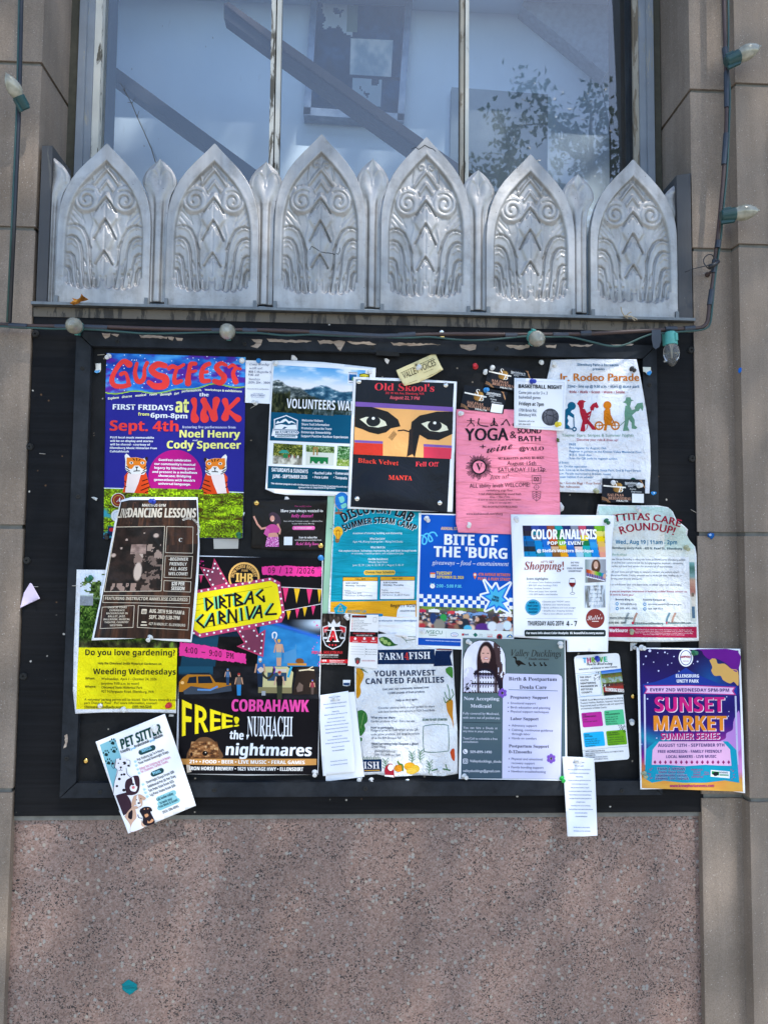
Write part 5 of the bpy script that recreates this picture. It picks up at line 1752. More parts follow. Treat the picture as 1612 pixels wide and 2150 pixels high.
carn('DIRTBAG',[352,432,482,545,645,752,868],468,128,-.165)
carn('CARNIVAL',[262,352,478,580,690,772,838,955],640,132,-.165)
p.line([(1125,355),(1540,376)],7,'#dcd6d8','bunting',3).line([(1150,600),(1535,528)],7,'#dcd6d8','bunting',3).line([(265,228),(335,230)],6,'#dcd6d8','bunting',3)
for x,y,c_,w_,h_ in ((1140,360,'#e23a72',60,155),(1257,368,'#e3b324',60,155),(1385,374,'#e23a72',60,158),(1497,378,'#e3b324',42,140),(1178,595,'#e3b324',46,98),(1268,575,'#e23a72',44,100),(1345,560,'#e3b324',46,100),(1432,545,'#e23a72',44,100),(287,232,'#e23a72',34,84)):
    p.poly([(x,y),(x + w_,y + 3),(x + w_ * .42,y + h_)],c_,'bunting',3)
for k in range(26):
    x,y = random.choice(((1500,890),(1485,760),(1460,1010),(310,110),(1505,1140))); p.ell(x + random.gauss(0,16),y + random.gauss(0,30),random.uniform(3,9),random.uniform(3,9),MAG,'brush_stroke',3,7)
# figures on the roof rack, car, van
FIG = 'crowd_picture'


def man(x,y,h,shirt,legs,hair='#b08a5a',skin='#c99878',lv=4):
    p.ell(x,y + h * .08,h * .055,h * .075,skin,FIG,lv + 1,10); p.ell(x,y + h * .045,h * .06,h * .05,hair,FIG,lv + 1,10)
    p.poly([(x - h * .12,y + h * .18),(x + h * .12,y + h * .18),(x + h * .1,y + h * .52),(x - h * .1,y + h * .52)],shirt,FIG,lv)
    p.poly([(x - h * .1,y + h * .52),(x + h * .1,y + h * .52),(x + h * .08,y + h),(x - h * .08,y + h)],legs,FIG,lv)
    p.line([(x - h * .12,y + h * .2),(x - h * .18,y + h * .5)],h * .05,skin,FIG,lv).line([(x + h * .12,y + h * .2),(x + h * .17,y + h * .5)],h * .05,skin,FIG,lv)


man(1102,890,275,'#d3a78a','#cf9f82','#e0b02c'); p.rect(1072,1025,1128,1080,'#5f9fbf',FIG,6)
p.curve([(1040,880),(1036,840),(1050,822),(1072,826),(1078,850),(1068,884)],14,'#e7e9ec',FIG,5).line([(1085,950),(1055,885)],13,'#c99878',FIG,5)
p.poly([(1150,1030),(1275,985),(1285,1080),(1270,1140),(1150,1140)],'#4f93c4',FIG,4).line([(1272,990),(1276,945)],9,'#4f93c4',FIG,4)
p.blob([(1270,1120),(1290,1090),(1340,1092),(1358,1130),(1300,1138)],'#7d4d26',FIG,5).rect(1190,1136,1384,1160,'#c78a3a',FIG,5)
man(910,1085,300,'#2f66a8','#1d2a3e','#d9dde0'); p.blob([(880,1200),(920,1175),(950,1210),(910,1235)],'#d9c4b4',FIG,6)
p.zoom(360,1400,4.885,.012,-.02)
p.poly([(76,0),(1518,0),(1500,1110),(70,1100)],'#121014','background',1)
p.pic([(74,-2),(1516,-2),(1512,330),(70,330)],90,22,lambda u,v: lay(grad(fbm(u,v,9,5,81),[(.2,'#0a0a0d'),(.8,'#26262b')]),(u < .24) * np.clip((.3 - v) * 9,0,1),'#1a4a60'),'photograph',2)
p.poly([(78,160),(120,110),(165,80),(400,84),(450,160),(610,172),(612,200),(420,240),(76,260)],'#b3741f','car_picture',3).poly([(270,100),(395,98),(425,168),(275,172)],'#18222e','car_picture',4).poly([(180,110),(255,100),(258,168),(160,170)],'#18222e','car_picture',4).ell(112,165,18,16,'#f2c27a','car_picture',4).line([(190,72),(390,68)],10,'#1c1c20','car_picture',4)
p.poly([(120,250),(200,200),(300,215),(420,235),(610,190),(620,250),(400,280),(130,285)],'#3d4652','car_picture',4).line([(270,236),(400,240),(470,205)],18,'#5f8fc9','car_picture',5)
man(577,20,170,'#4f6f96','#27405f','#5a7db0'); man(692,66,230,'#6b5f58','#2f86c2','#b0302f')
p.poly([(890,30),(930,0),(1190,0),(1250,60),(1230,230),(890,215)],'#cfc48f','van_picture',3).rect(985,60,1180,145,'#2b4a66','van_picture',4).rect(890,210,1235,270,'#8a7f58','van_picture',4).rect(906,176,930,190,'#b53326','van_picture',4).rect(1065,25,1180,52,'#d8c9c0','van_picture',4)
p.curve([(940,30),(940,80),(985,120),(1035,80),(1050,20)],22,'#3a3428','van_picture',5).curve([(1045,0),(1062,30),(1050,70)],12,'#6a3fa8','van_picture',6).line([(1195,110),(1230,0)],24,'#2fa4cf','van_picture',5)
man(1108,45,290,'#1b1b1e','#3a3d2c','#c0392f','#d0a58c',6)
p.poly([(1290,10),(1460,0),(1500,280),(1240,290)],'#2b211c','van_picture',4).line([(1310,40),(1400,30),(1460,36)],14,'#d9c9a8','van_picture',6).line([(1400,30),(1430,10),(1450,0)],10,'#d9c9a8','van_picture',6)
man(1445,135,150,'#8f3444','#5a4a44','#4a5fae','#c99878',6); p.poly([(1280,220),(1310,160),(1350,190),(1345,250),(1290,262)],'#6d5a50','van_picture',5)
p.rect(925,250,965,296,'#a5a9ae','van_picture',6)
q = [('F',108,208,338,715,385,690),('R',240,378,385,692,430,668),('E',396,505,434,668,470,640),('E',516,628,474,640,505,618),('!',640,696,508,618,520,608)]
for ch,a_,b_,t0,b0,t1,b1 in q:
    p.text(ch,0,0,b_ - a_,100,'#f3dd1d','H','headline',fn=lambda u,Y,a_=a_,b_=b_,t0=t0,b0=b0,t1=t1,b1=b1: (a_ - 0 + u * (b_ - a_),(b0 + (b1 - b0) * u) + Y / 100 * ((b0 + (b1 - b0) * u) - (t0 + (t1 - t0) * u))))
p.text('COBRAHAWK',618,458,1405,122,'#ef4fa5','H','headline',a=.008).text('NURHACHI',775,712,1240,200,'#f0f2f8','S','headline',a=.006)
for x in (782,960,1030,1145): p.poly([(x - 14,700),(x + 16,700),(x - 8,752)],'#f0f2f8','headline',4)
p.text('the',594,742,735,86,'#f0f2f8','H',a=.05,b=-.1).text('nightmares',556,908,1430,118,'#f0f2f8','H','headline',lean=.08)
p.blob([(152,945),(165,880),(215,800),(280,735),(370,725),(440,765),(490,840),(510,945)],'#6b4a30','hamster',3)
p.pic([(205,770),(470,770),(490,940),(170,940)],22,16,lambda u,v: grad(fbm(u,v,9,7,91),[(.25,'#3a2418'),(.55,'#8a5a34'),(.8,'#d0a878')]),'hamster',4)
p.ell(345,890,28,26,'#120c0a','hamster',5).ell(205,900,14,20,'#2a1a14','hamster',5).ell(350,882,6,6,'#e7d9c9','hamster',6)
p.poly([(92,946),(1488,946),(1486,1010),(900,1024),(100,1004)],'#c98f4c','banner',4)
p.text('21+ • FOOD • BEER • LIVE MUSIC • FERAL GAMES',184,992,1366,36,'#f6f3ee','H',a=.008).text('IRON HORSE BREWERY • 1621 VANTAGE HWY • ELLENSDIRT',184,1062,1350,36,'#f6f3ee','H',a=.008)
p.poly([(152,1006),(190,1010),(205,1080),(160,1090)],'#cdbfae','hamster',3)

# ===== Belly dance
p = Paper('dance_class_card','small glossy black dance class flyer with a woman in pink','flyer',
          [(529,1049.5),(610,1049),(686,1050.5),(679,1156),(600,1155),(527,1151)],1,'glossy','#14100f',group=G_SHEETS,bumps=[(686,1055,30,30,.004),(600,1100,60,50,.002)])
p.zoom(510,1030,4.242,.0,-.03)
p.text('Free weekly videos',460,146,610,14,'#c2407f','i').text('Have you always wanted to',336,192,712,25,'#f3f0ee','S').text('belly dance?',432,238,624,28,'#e94fa8','I').text('Start with just 5 minutes a week — delivered free',362,278,708,13,'#c9c3c0','r').text('to your inbox every Monday',436,300,636,13,'#c9c3c0','r')
p.rrect(440,316,642,350,16,'#ef6bb3','button',2).text('NO EXPERIENCE NEEDED',458,338,614,10,'#fbeef5','H').text('Scan to subscribe',498,426,660,17,'#f3f0ee','B').text('rachelbellydances.com/belly-break',460,446,700,12,'#d9d3d0','r').text('Rachel Belly Dances',470,486,680,30,'#ea5fae','C')
p.rect(366,412,441,486,'#e9edf2','panel',1)
DN = 'dancer'
p.blob([(232,210),(262,192),(300,205),(330,240),(335,300),(300,310),(268,290),(240,260)],'#3d2a38',DN,1)
p.ell(262,250,20,27,'#d79a86',DN,2).ell(268,268,8,3,'#f6e9e4',DN,3)
p.line([(98,232),(130,300),(165,340),(210,330)],16,'#d79a86',DN,2).line([(310,300),(330,350),(325,385)],17,'#d79a86',DN,2)
p.blob([(205,325),(250,300),(300,310),(330,350),(300,380),(230,385)],'#c2478f',DN,2).blob([(232,380),(300,378),(310,425),(225,420)],'#d79a86',DN,3)
p.pic([(215,415),(315,412),(322,500),(198,500)],14,12,lambda u,v: grad(np.random.default_rng(6).random(len(u)),[(0,'#8f2f7a'),(.6,'#d86ab8'),(1,'#f3c0e4')]),DN,4)
p.poly([(205,330),(185,385),(225,415),(240,350)],'#d05aa0',DN,3)

# ===== sea-green sheet behind the camp flyer
p = Paper('camp_flyer','pale green sheet showing only its left edge behind the summer camp flyer','flyer',
          [(688,1040),(760,1042),(760,1300),(676,1292),(681,1180)],.6,'paper','#9cc4a8',group=G_SHEETS)
# ===== Discovery lab
p = Paper('summer_camp_flyer','teal summer camp flyer with a globe and yellow light bulb','flyer',
          [(703,1038),(790,1036),(884,1060),(880,1200),(876,1345),(845,1340),(790,1324),(760,1314),(688,1292),(695,1180)],2,'wavy',W,group=G_SHEETS,wav=.0005)
p.zoom(510,1030,4.242,-.002,-.03)
p.poly([(825,40),(1590,110),(1565,400),(1545,978),(780,990),(800,500)],'#1297ad','background',1)
p.ell(880,95,64,80,'#2476c4','globe',2); p.blob([(850,60),(890,50),(905,90),(870,110)],'#7fd0c0','globe',3); p.blob([(870,130),(915,110),(925,140),(885,160)],'#7fd0c0','globe',3); p.curve([(822,40),(818,110),(850,165),(890,168)],6,'#b59a7a','globe',3); p.poly([(820,190),(884,186),(888,212),(816,210)],'#8a5a44','globe',3); p.line([(850,166),(852,190)],10,'#8a5a44','globe',3)
p.text('DISCOVERY LAB',905,290,1490,76,'#e3eef0','H','headline',3,bend=88).text('DISCOVERY LAB',901,286,1486,76,'#1e1f26','H','headline',4,bend=88).text('SUMMER STEAM CAMP',906,368,1530,52,'#dfeaec','H','headline',3,bend=74).text('SUMMER STEAM CAMP',902,364,1526,52,'#1e1f26','H','headline',4,bend=74)
p.ell(847,366,43,46,'#f3b92f','light_bulb',2); p.poly([(820,395),(875,395),(860,432),(830,432)],'#f3b92f','light_bulb',2); p.poly([(820,430),(862,430),(855,460),(836,466),(822,455)],'#8a6a44','light_bulb',3); p.line([(835,430),(832,360),(848,350),(860,362),(858,430)],6,'#b86a12','light_bulb',4)
for a_ in range(-70,100,34):
    t = R_(a_); p.line([(847 + 56 * math.sin(t),362 - 56 * math.cos(t)),(847 + 78 * math.sin(t),362 - 78 * math.cos(t))],4,'#26434c','light_bulb',2)
WT = '#eef7f8'
for t_,a_,y_,b_,h_,s_ in (('A summer of creating, building, and discovering.',978,388,1420,16,'B'),('Who Can Join?',1127,438,1264,18,'B'),('Ages 4-8, (Rising Kindergarten – Rising 3rd Grade)',978,463,1422,16,'b'),("What We'll Do",1136,515,1266,18,'B'),('Kids explore Science, Technology, Engineering, Art, and Math through hands-',854,545,1548,16,'B'),('on activities, creative projects, and collaborative play.',964,568,1434,16,'b'),('Flexible Enrollment',1114,620,1290,18,'B'),('Weekly Start Dates',1118,645,1288,16,'b'),('June: 22, 29  |  July: 6, 13, 20, 27  |  August: 3, 10, 17',976,672,1430,16,'b')):
    p.text(t_,a_,y_,b_,h_,WT,s_)
p.line([(972,736),(1080,732)],3,'#2b5a66').line([(1356,728),(1470,726)],3,'#2b5a66').rrect(1078,710,1356,752,18,'#f0c04a','button',2).text('Choose Your Schedule',1090,738,1348,20,'#3f4a3c','B')
for x0,x1_,y0,t_,r_ in ((888,1203,770,'FULL DAY',('8:30-3:30PM','Monday- Thursday',None,'Tuition:','• Weekly Rate: $300','• Full Summer: $2,400 (9 Weeks)')),(1222,1532,765,'HALF DAY',('8:30-12:30PM','Monday- Thursday',None,'Tuition:','• Weekly Rate: $160','• Full Summer: $1,280 (9 Weeks)'))):
    p.rect(x0,y0,x1_,y0 + 206,'#23303a','schedule_box',2).rect(x0 + 4,y0 + 4,x1_ - 4,y0 + 34,'#e9ab2c','schedule_box',3).rect(x0 + 4,y0 + 38,x1_ - 4,y0 + 202,'#eceef2','schedule_box',3)
    p.text(t_,None,y0 + 26,None,14,'#4a3a1a','B',mid=(x0 + x1_) / 2)
    p.lines([r_[0],r_[1]],x0 + 28,y0 + 62,22,14,'#333a44','B').lines(r_[3:],x0 + 12,y0 + 128,22,13,'#4a5260','r')
p.poly([(780,992),(1545,978),(1544,1125),(1380,1130),(778,1080)],'#e5a41f','banner',1)
p.poly([(808,1050),(868,1002),(928,1040),(905,1095),(822,1098)],'#16a0bd','emblem',3).line([(868,1020),(845,1080),(892,1080),(868,1020)],6,'#c9a53a','emblem',4).text('DISCOVERY LAB',932,1088,1096,22,'#2a93a3','B','emblem',4).rrect(1090,1098,1246,1122,10,'#1f7fae','button',3).text('Register NOW!',1314,1040,1540,28,'#2c2a22','B',a=.0)
p.poly([(1376,1066),(1400,1025),(1535,1016),(1536,1125),(1366,1128)],'#eceef2','panel',4).text('REGISTER NOW',1400,1080,1534,14,'#59606c','B','lettering',6)
p.text('For more information:  discoverylabcwu@gmail',1150,1168,1548,14,'#51739a','B',a=-.005)

# ===== Bite of the Burg
p = Paper('street_fair_poster','blue street food fair poster with checkered band and crowd photo','poster',
          [(879,1077),(980,1080),(1077,1084),(1079,1340),(1070,1370),(966,1364),(915,1361),(874,1354),(877,1220)],3,'card',W,group=G_SHEETS)
p.zoom(860,1060,6.717,.022,-.02)
p.poly([(164,136),(1445,168),(1462,1480),(130,1432),(140,1000)],'#0f55b8','background',1)
p.text('ANNUAL STREET FAIR',440,352,860,42,'#f2c98a','B').text('BITE OF',490,562,1236,150,W,'H','headline',a=.026).text("THE 'BURG",340,732,1370,150,W,'H','headline',a=.03)
p.curve([(165,430),(200,440),(240,490),(220,550),(180,540),(190,450),(240,405),(290,440),(320,500),(280,515),(262,450),(290,395),(350,392),(385,440)],20,'#57c4e8','squiggle',2)
p.text('giveaways – food – entertainment',315,842,1395,60,W,'i',a=.02,stretch=1)
p.text('TUESDAY',375,984,595,44,'#f6d73d','B',a=.01).text('SEPTEMBER 22, 2026',378,1036,760,38,'#f6d73d','B',a=.02).text('4TH AVENUE BETWEEN',966,1000,1412,40,'#ef7a30','B',a=.02).text('PEARL & RUBY STREET',962,1060,1418,40,'#ef7a30','B',a=.03).text('2:00 - 5:00 P.M.',374,1164,735,44,'#69d3e6','B',a=.02)
p.rrect(290,955,360,1026,8,'#f1efe8','icon',2).rect(290,955,360,978,'#ef7a30','icon',3)
for k in range(4):
    for j in range(2): p.rect(300 + 14 * k,986 + 18 * j,309 + 14 * k,998 + 18 * j,'#d8b48a','icon',3)
p.ell(320,1146,34,34,'#f1efe8','icon',2).line([(320,1146),(320,1124)],5,'#2f86c2','icon',3).line([(320,1146),(334,1152)],5,'#2f86c2','icon',3).line([(290,1112),(304,1104)],9,'#69d3e6','icon',2).line([(338,1104),(352,1114)],9,'#69d3e6','icon',2)
p.poly([(894,985),(900,965),(920,958),(942,970),(945,990),(930,1030),(920,1052),(908,1030)],'#ef7a30','icon',2).ell(919,986,16,16,'#f6e9dc','icon',3)
for r in range(3):
    for c in range(23):
        if (r + c) % 2 == 0:
            x = 134 + 57.6 * c; y = 1258 + 57 * r + .042 * (x - 134)
            p.poly([(x,y),(x + 57.6,y + 2.4),(x + 56.6,y + 59.4),(x - 1,y + 57)],W,'checkered_band',2)


def crowd(u,v,seed=5,n=300):
    img = grad(v,[(0,'#4d6b2c'),(.12,'#6a6258'),(.3,'#4a4448'),(1,'#3a3540')])
    img = lay(img,boxm(u,v,.0,.0,1,.16) * (fbm(u,v,20,4,2) > .45),'#7a9a3a')
    for x0_,x1__,y0_,c in ((0,.07,.12,'#c03050'),(.1,.22,.1,'#e7e7ea'),(.3,.4,.16,'#d8454e'),(.38,.5,.14,'#e7e7ea'),(.46,.6,.2,'#6f97c4'),(.58,.73,.17,'#7f9fd0'),(.85,1.02,.18,'#eceae6')):
        img = lay(img,((u > x0_) & (u < x1__) & (v > y0_ + abs(1) * np.abs(u - (x0_ + x1__) / 2) * .9) & (v < y0_ + .16)).astype(float),c)
    r = np.random.default_rng(seed)
    pal = ['#1f3a6a','#b5353c','#2a2a33','#e4ddd6','#34506a','#7c3a3a','#3f6f9a','#d9b49a','#58402f','#1d2a3a','#c9c4c0','#8f6a54','#c7886a','#e9c9b4','#6f8fb8']
    for k in range(n):
        y = .28 + .66 * (k / n) ** .9; s = .012 + .035 * (k / n)
        img = lay(img,disk(u,v,r.random(),y,s,s * 3.4,.5),pal[r.integers(len(pal))])
    for cx,cy,rx,ry,c in ((.26,.5,.04,.2,'#2f9a4c'),(.15,.55,.04,.3,'#243a6a'),(.22,.85,.07,.32,'#8a8378'),(.5,.4,.04,.12,'#c9a27c'),(.48,.75,.07,.28,'#27303c'),(.44,.7,.03,.1,'#d8a88c'),(.52,.95,.05,.18,'#54b4d6'),(.66,.55,.06,.25,'#3a2a26'),(.62,.52,.025,.12,'#d8a88c'),(.68,.9,.09,.25,'#5a2f80'),(.82,.5,.04,.2,'#4a352c'),(.78,.8,.06,.25,'#dfe3ea'),(.86,.85,.05,.25,'#c9ccd4'),(.96,.45,.03,.12,'#b0552c'),(.94,.75,.05,.25,'#cfe0ee')):
        img = lay(img,disk(u,v,cx,cy,rx,ry,.25),c)
    return img


p.pic([(134,1428),(1460,1476),(1454,1786),(126,1730)],110,34,crowd,'photograph',3)
p.poly([(126,1730),(1454,1786),(1450,1880),(714,1870),(122,1876)],'#dfe6e2','panel',2)
p.text('WSECU',205,1818,458,50,'#1d6a4f','b','sponsor_logo',a=.035).text('Title Sponsor',270,1846,382,16,'#2a4a44','B','sponsor_logo',a=.03).line([(514,1785),(512,1880)],3,'#b9c0c0')
p.ell(630,1832,54,30,'#3a5fae','sponsor_logo',4).ell(630,1832,48,25,'#eef1f6','sponsor_logo',5).text('Yakima',596,1830,664,18,'#3a5fae','i','sponsor_logo',6).text('Federal',600,1850,662,16,'#b53a4a','i','sponsor_logo',6)
p.rrect(735,1815,765,1846,6,'#c23342','sponsor_logo',4).text('bank',768,1842,832,28,'#24417f','B','sponsor_logo').poly([(892,1834),(926,1804),(960,1838),(926,1866)],'#1f6a5c','sponsor_logo',4).lines([('Valley',1026),('Living',1026)],975,1832,22,14,'#9aa3a3','r','sponsor_logo').text('Coca-Cola',1092,1846,1166,26,'#d43a44','i','sponsor_logo').rect(1094,1856,1166,1866,'#d43a44','sponsor_logo',4)
p.ell(1265,1862,40,42,'#b8323f','sponsor_logo',4,20).ell(1265,1862,26,26,'#2c2c30','sponsor_logo',5,16).poly([(1360,1870),(1385,1838),(1415,1826),(1440,1840),(1456,1872)],'#2f6fae','sponsor_logo',4).poly([(1385,1864),(1414,1842),(1440,1866)],'#f0e5a0','sponsor_logo',5)
p.rect(120,1876,720,1978,'#1450b0','banner',3,a=.03).text('AN EVENT PRODUCED BY THE KITTITAS COUNTY CHAMBER OF COMMERCE IN PARTNERSHIP',224,1920,730,14,'#dfe6f4','H',a=.04)


def star(cx,cy,n,R1,R2,rot,col,lv,k=1.0,part='starburst',rads=None):
    pts = []
    for i in range(n):
        t = rot + 2 * PI * i / n; R = (rads[i] if rads else R1) * k
        pts.append((cx + R * math.sin(t),cy - R * math.cos(t)))
        t2 = t + PI / n
        pts.append((cx + R2 * k * math.sin(t2),cy - R2 * k * math.cos(t2)))
    p.poly(pts,col,part,lv)


SP = [(-170,-250),(-62,-120),(-8,-205),(30,-110),(195,-215),(100,-20),(165,40),(90,70),(185,200),(40,130),(-5,180),(-30,110),(-155,170),(-90,40),(-215,-45),(-100,-75)]
p.line([(1222 + 1.0 * x,1320 + 1.0 * y) for x,y in SP + SP[:1]],52,W,'starburst',5)
for x,y in SP: p.ell(1222 + x,1320 + y,26,26,W,'starburst',5,12)
p.poly([(1222 + x,1320 + y) for x,y in SP],'#2377d6','starburst',6).poly([(1222 + x * .74,1320 + y * .74) for x,y in SP],'#4cb6dc','starburst',7)
p.text('FREE',1178,1312,1258,34,'#17263c','H','lettering',9,a=.3).text('ENTRY',1158,1352,1258,34,'#17263c','H','lettering',9,a=.25)

# ===== Color analysis
p = Paper('colour_analysis_flyer','white colour analysis flyer with a rainbow fabric banner','flyer',
          [(1072,1080),(1180,1081),(1290,1082),(1285,1130),(1284,1180),(1278,1270),(1276,1369),(1235,1368),(1190,1369),(1190,1345),(1078,1338),(1076,1200)],6,'paper',W,group=G_SHEETS,base=-.0168,tilt=(-4e-5,0),
          bumps=[(1075,1150,14,60,.003),(1285,1110,25,40,.003),(1276,1360,30,40,.003)])
p.zoom(1060,1060,6.717,.0,.02)


def fabric(u,v):
    img = np.zeros((len(u),3))
    uu = u - .06 * v
    cols_ = [['#2d2a44','#332f3a','#0f6ab0','#1f5a8c','#27313c','#1784b8'],['#3a4f9c','#1f7a8f','#84808a','#1183c6','#1183c6','#1c7f9a'],['#2b3f8f','#2556a8','#1f6ac2','#1f6ac2','#2277c9','#2a8fc9'],['#a0523c','#a0402f','#d4582a','#8a4f2a','#d9b08a','#8a5a30'],['#22a2a8','#1f7a3f','#2f8f3a','#8fc93a','#e9b52c','#eaa21f'],['#24306a','#2b3f7a','#4a6fb8','#2a6fd0','#2566c0','#2277c9'],['#8a8fa0','#9fb0d8','#6f86b8','#2f2f4a','#e7c9c0','#a9cfe0'],['#c9506a','#d9a0b0','#f0d820','#1f7a4a','#1faab0','#55c0c4'],['#3a3f6a','#454a78','#2a86d0','#3aa0dc','#1f90dc','#1f8ad8'],['#7ab82c','#e9dd70','#f3d313','#efc060','#f0b080','#f0a088']]
    i = np.clip((uu * 10.4).astype(int),0,9); j = np.clip((v * 6 + .25 * np.sin(i * 2.1)).astype(int),0,5)
    for a in range(10):
        for b in range(6):
            m = (i == a) & (j == b)
            img[m] = hexa(cols_[a][b])
    fr = (uu * 10.4) % 1
    return img * (1 - .45 * np.exp(-(fr / .07) ** 2))[:,None]


p.pic([(246,292),(1405,296),(1420,738),(270,732)],96,36,fabric,'photograph',1)
p.text('COLOR ANALYSIS',375,484,1290,138,'#fdfdfd','H','headline').text('POP UP EVENT',600,564,1112,48,'#fdfdfd','H').text("@ Stella's Western Boutique",452,668,1244,42,'#fdfdfd','H',a=.002)
RB = '#8e3f38'
p.text("LET'S GET",506,816,694,28,RB,'r').text('Shopping!',272,914,830,110,RB,'I','headline')
for i,(t_,a_,b_) in enumerate((('DO YOU',930,1042),('HAVE A',934,1036),('COOL OR WARM',874,1094),('UNDERTONE?',892,1076))): p.text(t_,a_,826 + 40 * i,b_,22,'#5a6072','B')


def lady(u,v):
    img = grad(u,[(0,'#8a9a96'),(.3,'#c9ccd0'),(1,'#9a9ca4')])
    img = lay(img,disk(u,v,.52,.32,.24,.36,.2),'#5a3b2c')
    img = lay(img,disk(u,v,.52,.25,.12,.19,.15),'#dcae96')
    img = lay(img,disk(u,v,.53,.36,.05,.02,.4),'#f7f0ec')
    img = lay(img,disk(u,v,.5,.9,.45,.35,.2),'#77706e')
    k = v - (.42 + .25 * (u - .1))
    band = (k > 0) & (k < .34) & (u > .05) & (u < .95)
    up = grad(u,[(0,'#8a2f2a'),(.2,'#d8602a'),(.38,'#e8b08a'),(.55,'#9ac23a'),(.7,'#2f9a4a'),(.85,'#2a8fd0'),(1,'#2a5fc0')])
    dn = grad((u * 9) % 1,[(0,'#3a3f70'),(.5,'#b0688a'),(1,'#4a9ad0')])
    img = np.where((band & (k < .16))[:,None],up,img)
    img = np.where((band & (k >= .16) & (k < .3))[:,None],dn,img)
    img = np.where((band & (k >= .3))[:,None],hexa('#eef0f4'),img)
    img = lay(img,disk(u,v,.93,.75,.08,.13,.2),'#d9a78e')
    return img


p.pic([(1128,772),(1422,768),(1422,1086),(1132,1100)],40,44,lady,'photograph',1)
p.text('Event Highlights:',308,1058,610,30,'#59606c','B')
p.lines([('• 15 minute Color Analysis previews',780),('• $50 OFF when booking a FULL',742),('   Color Analysis Session',636),('• Wine and happy hour specials',730),("• 15% OFF Stella's merchandise",742)],312,1104,42.5,22,'#7a8294','r')
p.line([(308,1310),(1020,1310)],3,'#9aa3ac').line([(308,1604),(1020,1606)],3,'#9aa3ac')
p.curve([(915,1040),(902,1100),(925,1150),(950,1160),(975,1150),(994,1100),(980,1040)],4,'#3c3a40','wine_glass').ell(948,1040,34,8,'#8a8d96','wine_glass',1).poly([(904,1098),(992,1098),(986,1130),(960,1156),(936,1156),(910,1130)],'#7a2426','wine_glass',1).line([(950,1160),(950,1240)],6,'#5a5d66','wine_glass').ell(952,1250,34,17,'#4a4a50','wine_glass',1).ell(952,1250,28,12,W,'wine_glass',2)
p.ell(396,1446,112,112,'#1d93bd','badge',1,40)
for k in range(40):
    t = 2 * PI * k / 40; p.line([(396 + 100 * math.cos(t),1446 + 100 * math.sin(t)),(396 + 100 * math.cos(t + .09),1446 + 100 * math.sin(t + .09))],4,'#c9e6ee','badge',2)
for i,(t_,a_,b_) in enumerate((('Book a',342,446),('Full Color',320,468),('Analysis',330,458),('session!',332,456))): p.text(t_,a_,1392 + 44 * i,b_,26,'#163c50','B','badge',4)
p.lines([('• Discover your "WOW" colors',915),('• Enhance your natural beauty',917),('• Boost confidence and look younger',998),('• Simplify your shopping decisions',966),('• Have a more efficient wardrobe',950)],522,1376,43,22,'#7a8294','r')
p.text('THURSDAY AUG 20TH',322,1704,828,64,'#1c2024','B').text('4 - 7',866,1712,1016,74,'#1c2024','B')
p.rrect(274,1764,1418,1858,24,'#26302f','banner',1).text('For more info about Color Analysis:  IG: beautiful.in.every.season',302,1824,1390,30,'#f0f2f4','H')
p.pic([(1122,1142),(1418,1136),(1415,1448),(1126,1452)],40,30,lambda u,v: grad(fbm(u,v,14,2,55),[(.2,'#5a5648'),(.5,'#a9b4c0'),(.8,'#e4ecf2')]),'photograph',1)
for i,(t_,a_,b_) in enumerate((('DO YOU',1206,1346),('SHINE IN',1196,1350),('GOLD OR',1196,1362),('SILVER',1216,1342),('JEWELRY?',1180,1376))): p.text(t_,a_,1190 + 55 * i,b_,36,'#f4f6f8','H')
p.ell(1271,1603,131,136,'#8a3a35','badge',1,40).text("Stella's",1160,1632,1372,64,'#f2e9e6','C','badge',4,a=-.1).rect(1225,1638,1320,1650,'#e8d9d4','badge',3)

# ===== Kittitas career roundup
p = Paper('job_fair_flyer','pale mint job fair flyer with its torn corner curling off the board','flyer',
          [(1255,1059),(1300,1061),(1380,1061),(1402,1065),(1412,1074),(1420,1092),(1436,1104),(1444,1112),(1442,1124),(1447,1134),(1459,1148),(1462,1165),(1463,1230),(1465,1290),(1467,1346),(1400,1348),(1330,1348),(1258,1344),(1268,1200),(1250,1090)],3,'crumple','#e6e9ea',group=G_SHEETS,base=-.0192,
          bumps=[(1425,1095,30,34,.012),(1462,1250,20,70,.004)],wav=.0003)
p.zoom(1240,1040,6.2,.012,.01)


def wash(u,v):
    img = grad(v + .2 * (fbm(u,v,3,3,2) - .5),[(0,'#b9dcd8'),(.3,'#d2e2da'),(.6,'#e0e5e2'),(1,'#dfe6e2')])
    img = lay(img,(fbm(u,v,4,5,18) - .5) * 1.6,'#ece6d4')
    return img


p.pic([(100,140),(960,150),(960,700),(90,700)],30,24,wash,'background',1)
p.poly([(960,150),(1040,180),(1080,270),(1110,330),(1210,410),(1245,450),(1240,510),(1290,590),(1345,660),(1350,700),(960,700)],'#c9ddd6','background',1)
p.pic([(80,700),(1350,700),(1380,1700),(60,1700)],40,36,lambda u,v: wash(u,.5 + v * .5),'background',1)
p.pic([(1280,870),(1350,872),(1378,1640),(1300,1640)],8,60,lambda u,v: lay(lay(lay(grad(v,[(0,'#8fc0c0'),(.1,'#4f7a6f'),(.25,'#8fb0b0'),(.3,'#c9a48c'),(.5,'#b0766a'),(.6,'#d9d9d0'),(1,'#c9d4d0')]),boxm(u,v,.2,.55,.9,.75),'#d9d4c8'),boxm(u,v,.25,.75,.8,.95),'#52718a'),disk(u,v,.5,.55,.3,.04),'#7a6a5c'),'photograph',2)
p.poly([(270,800),(1275,800),(1300,1530),(250,1530)],'#e9edf0','panel',2)
CR = '#a8243f'
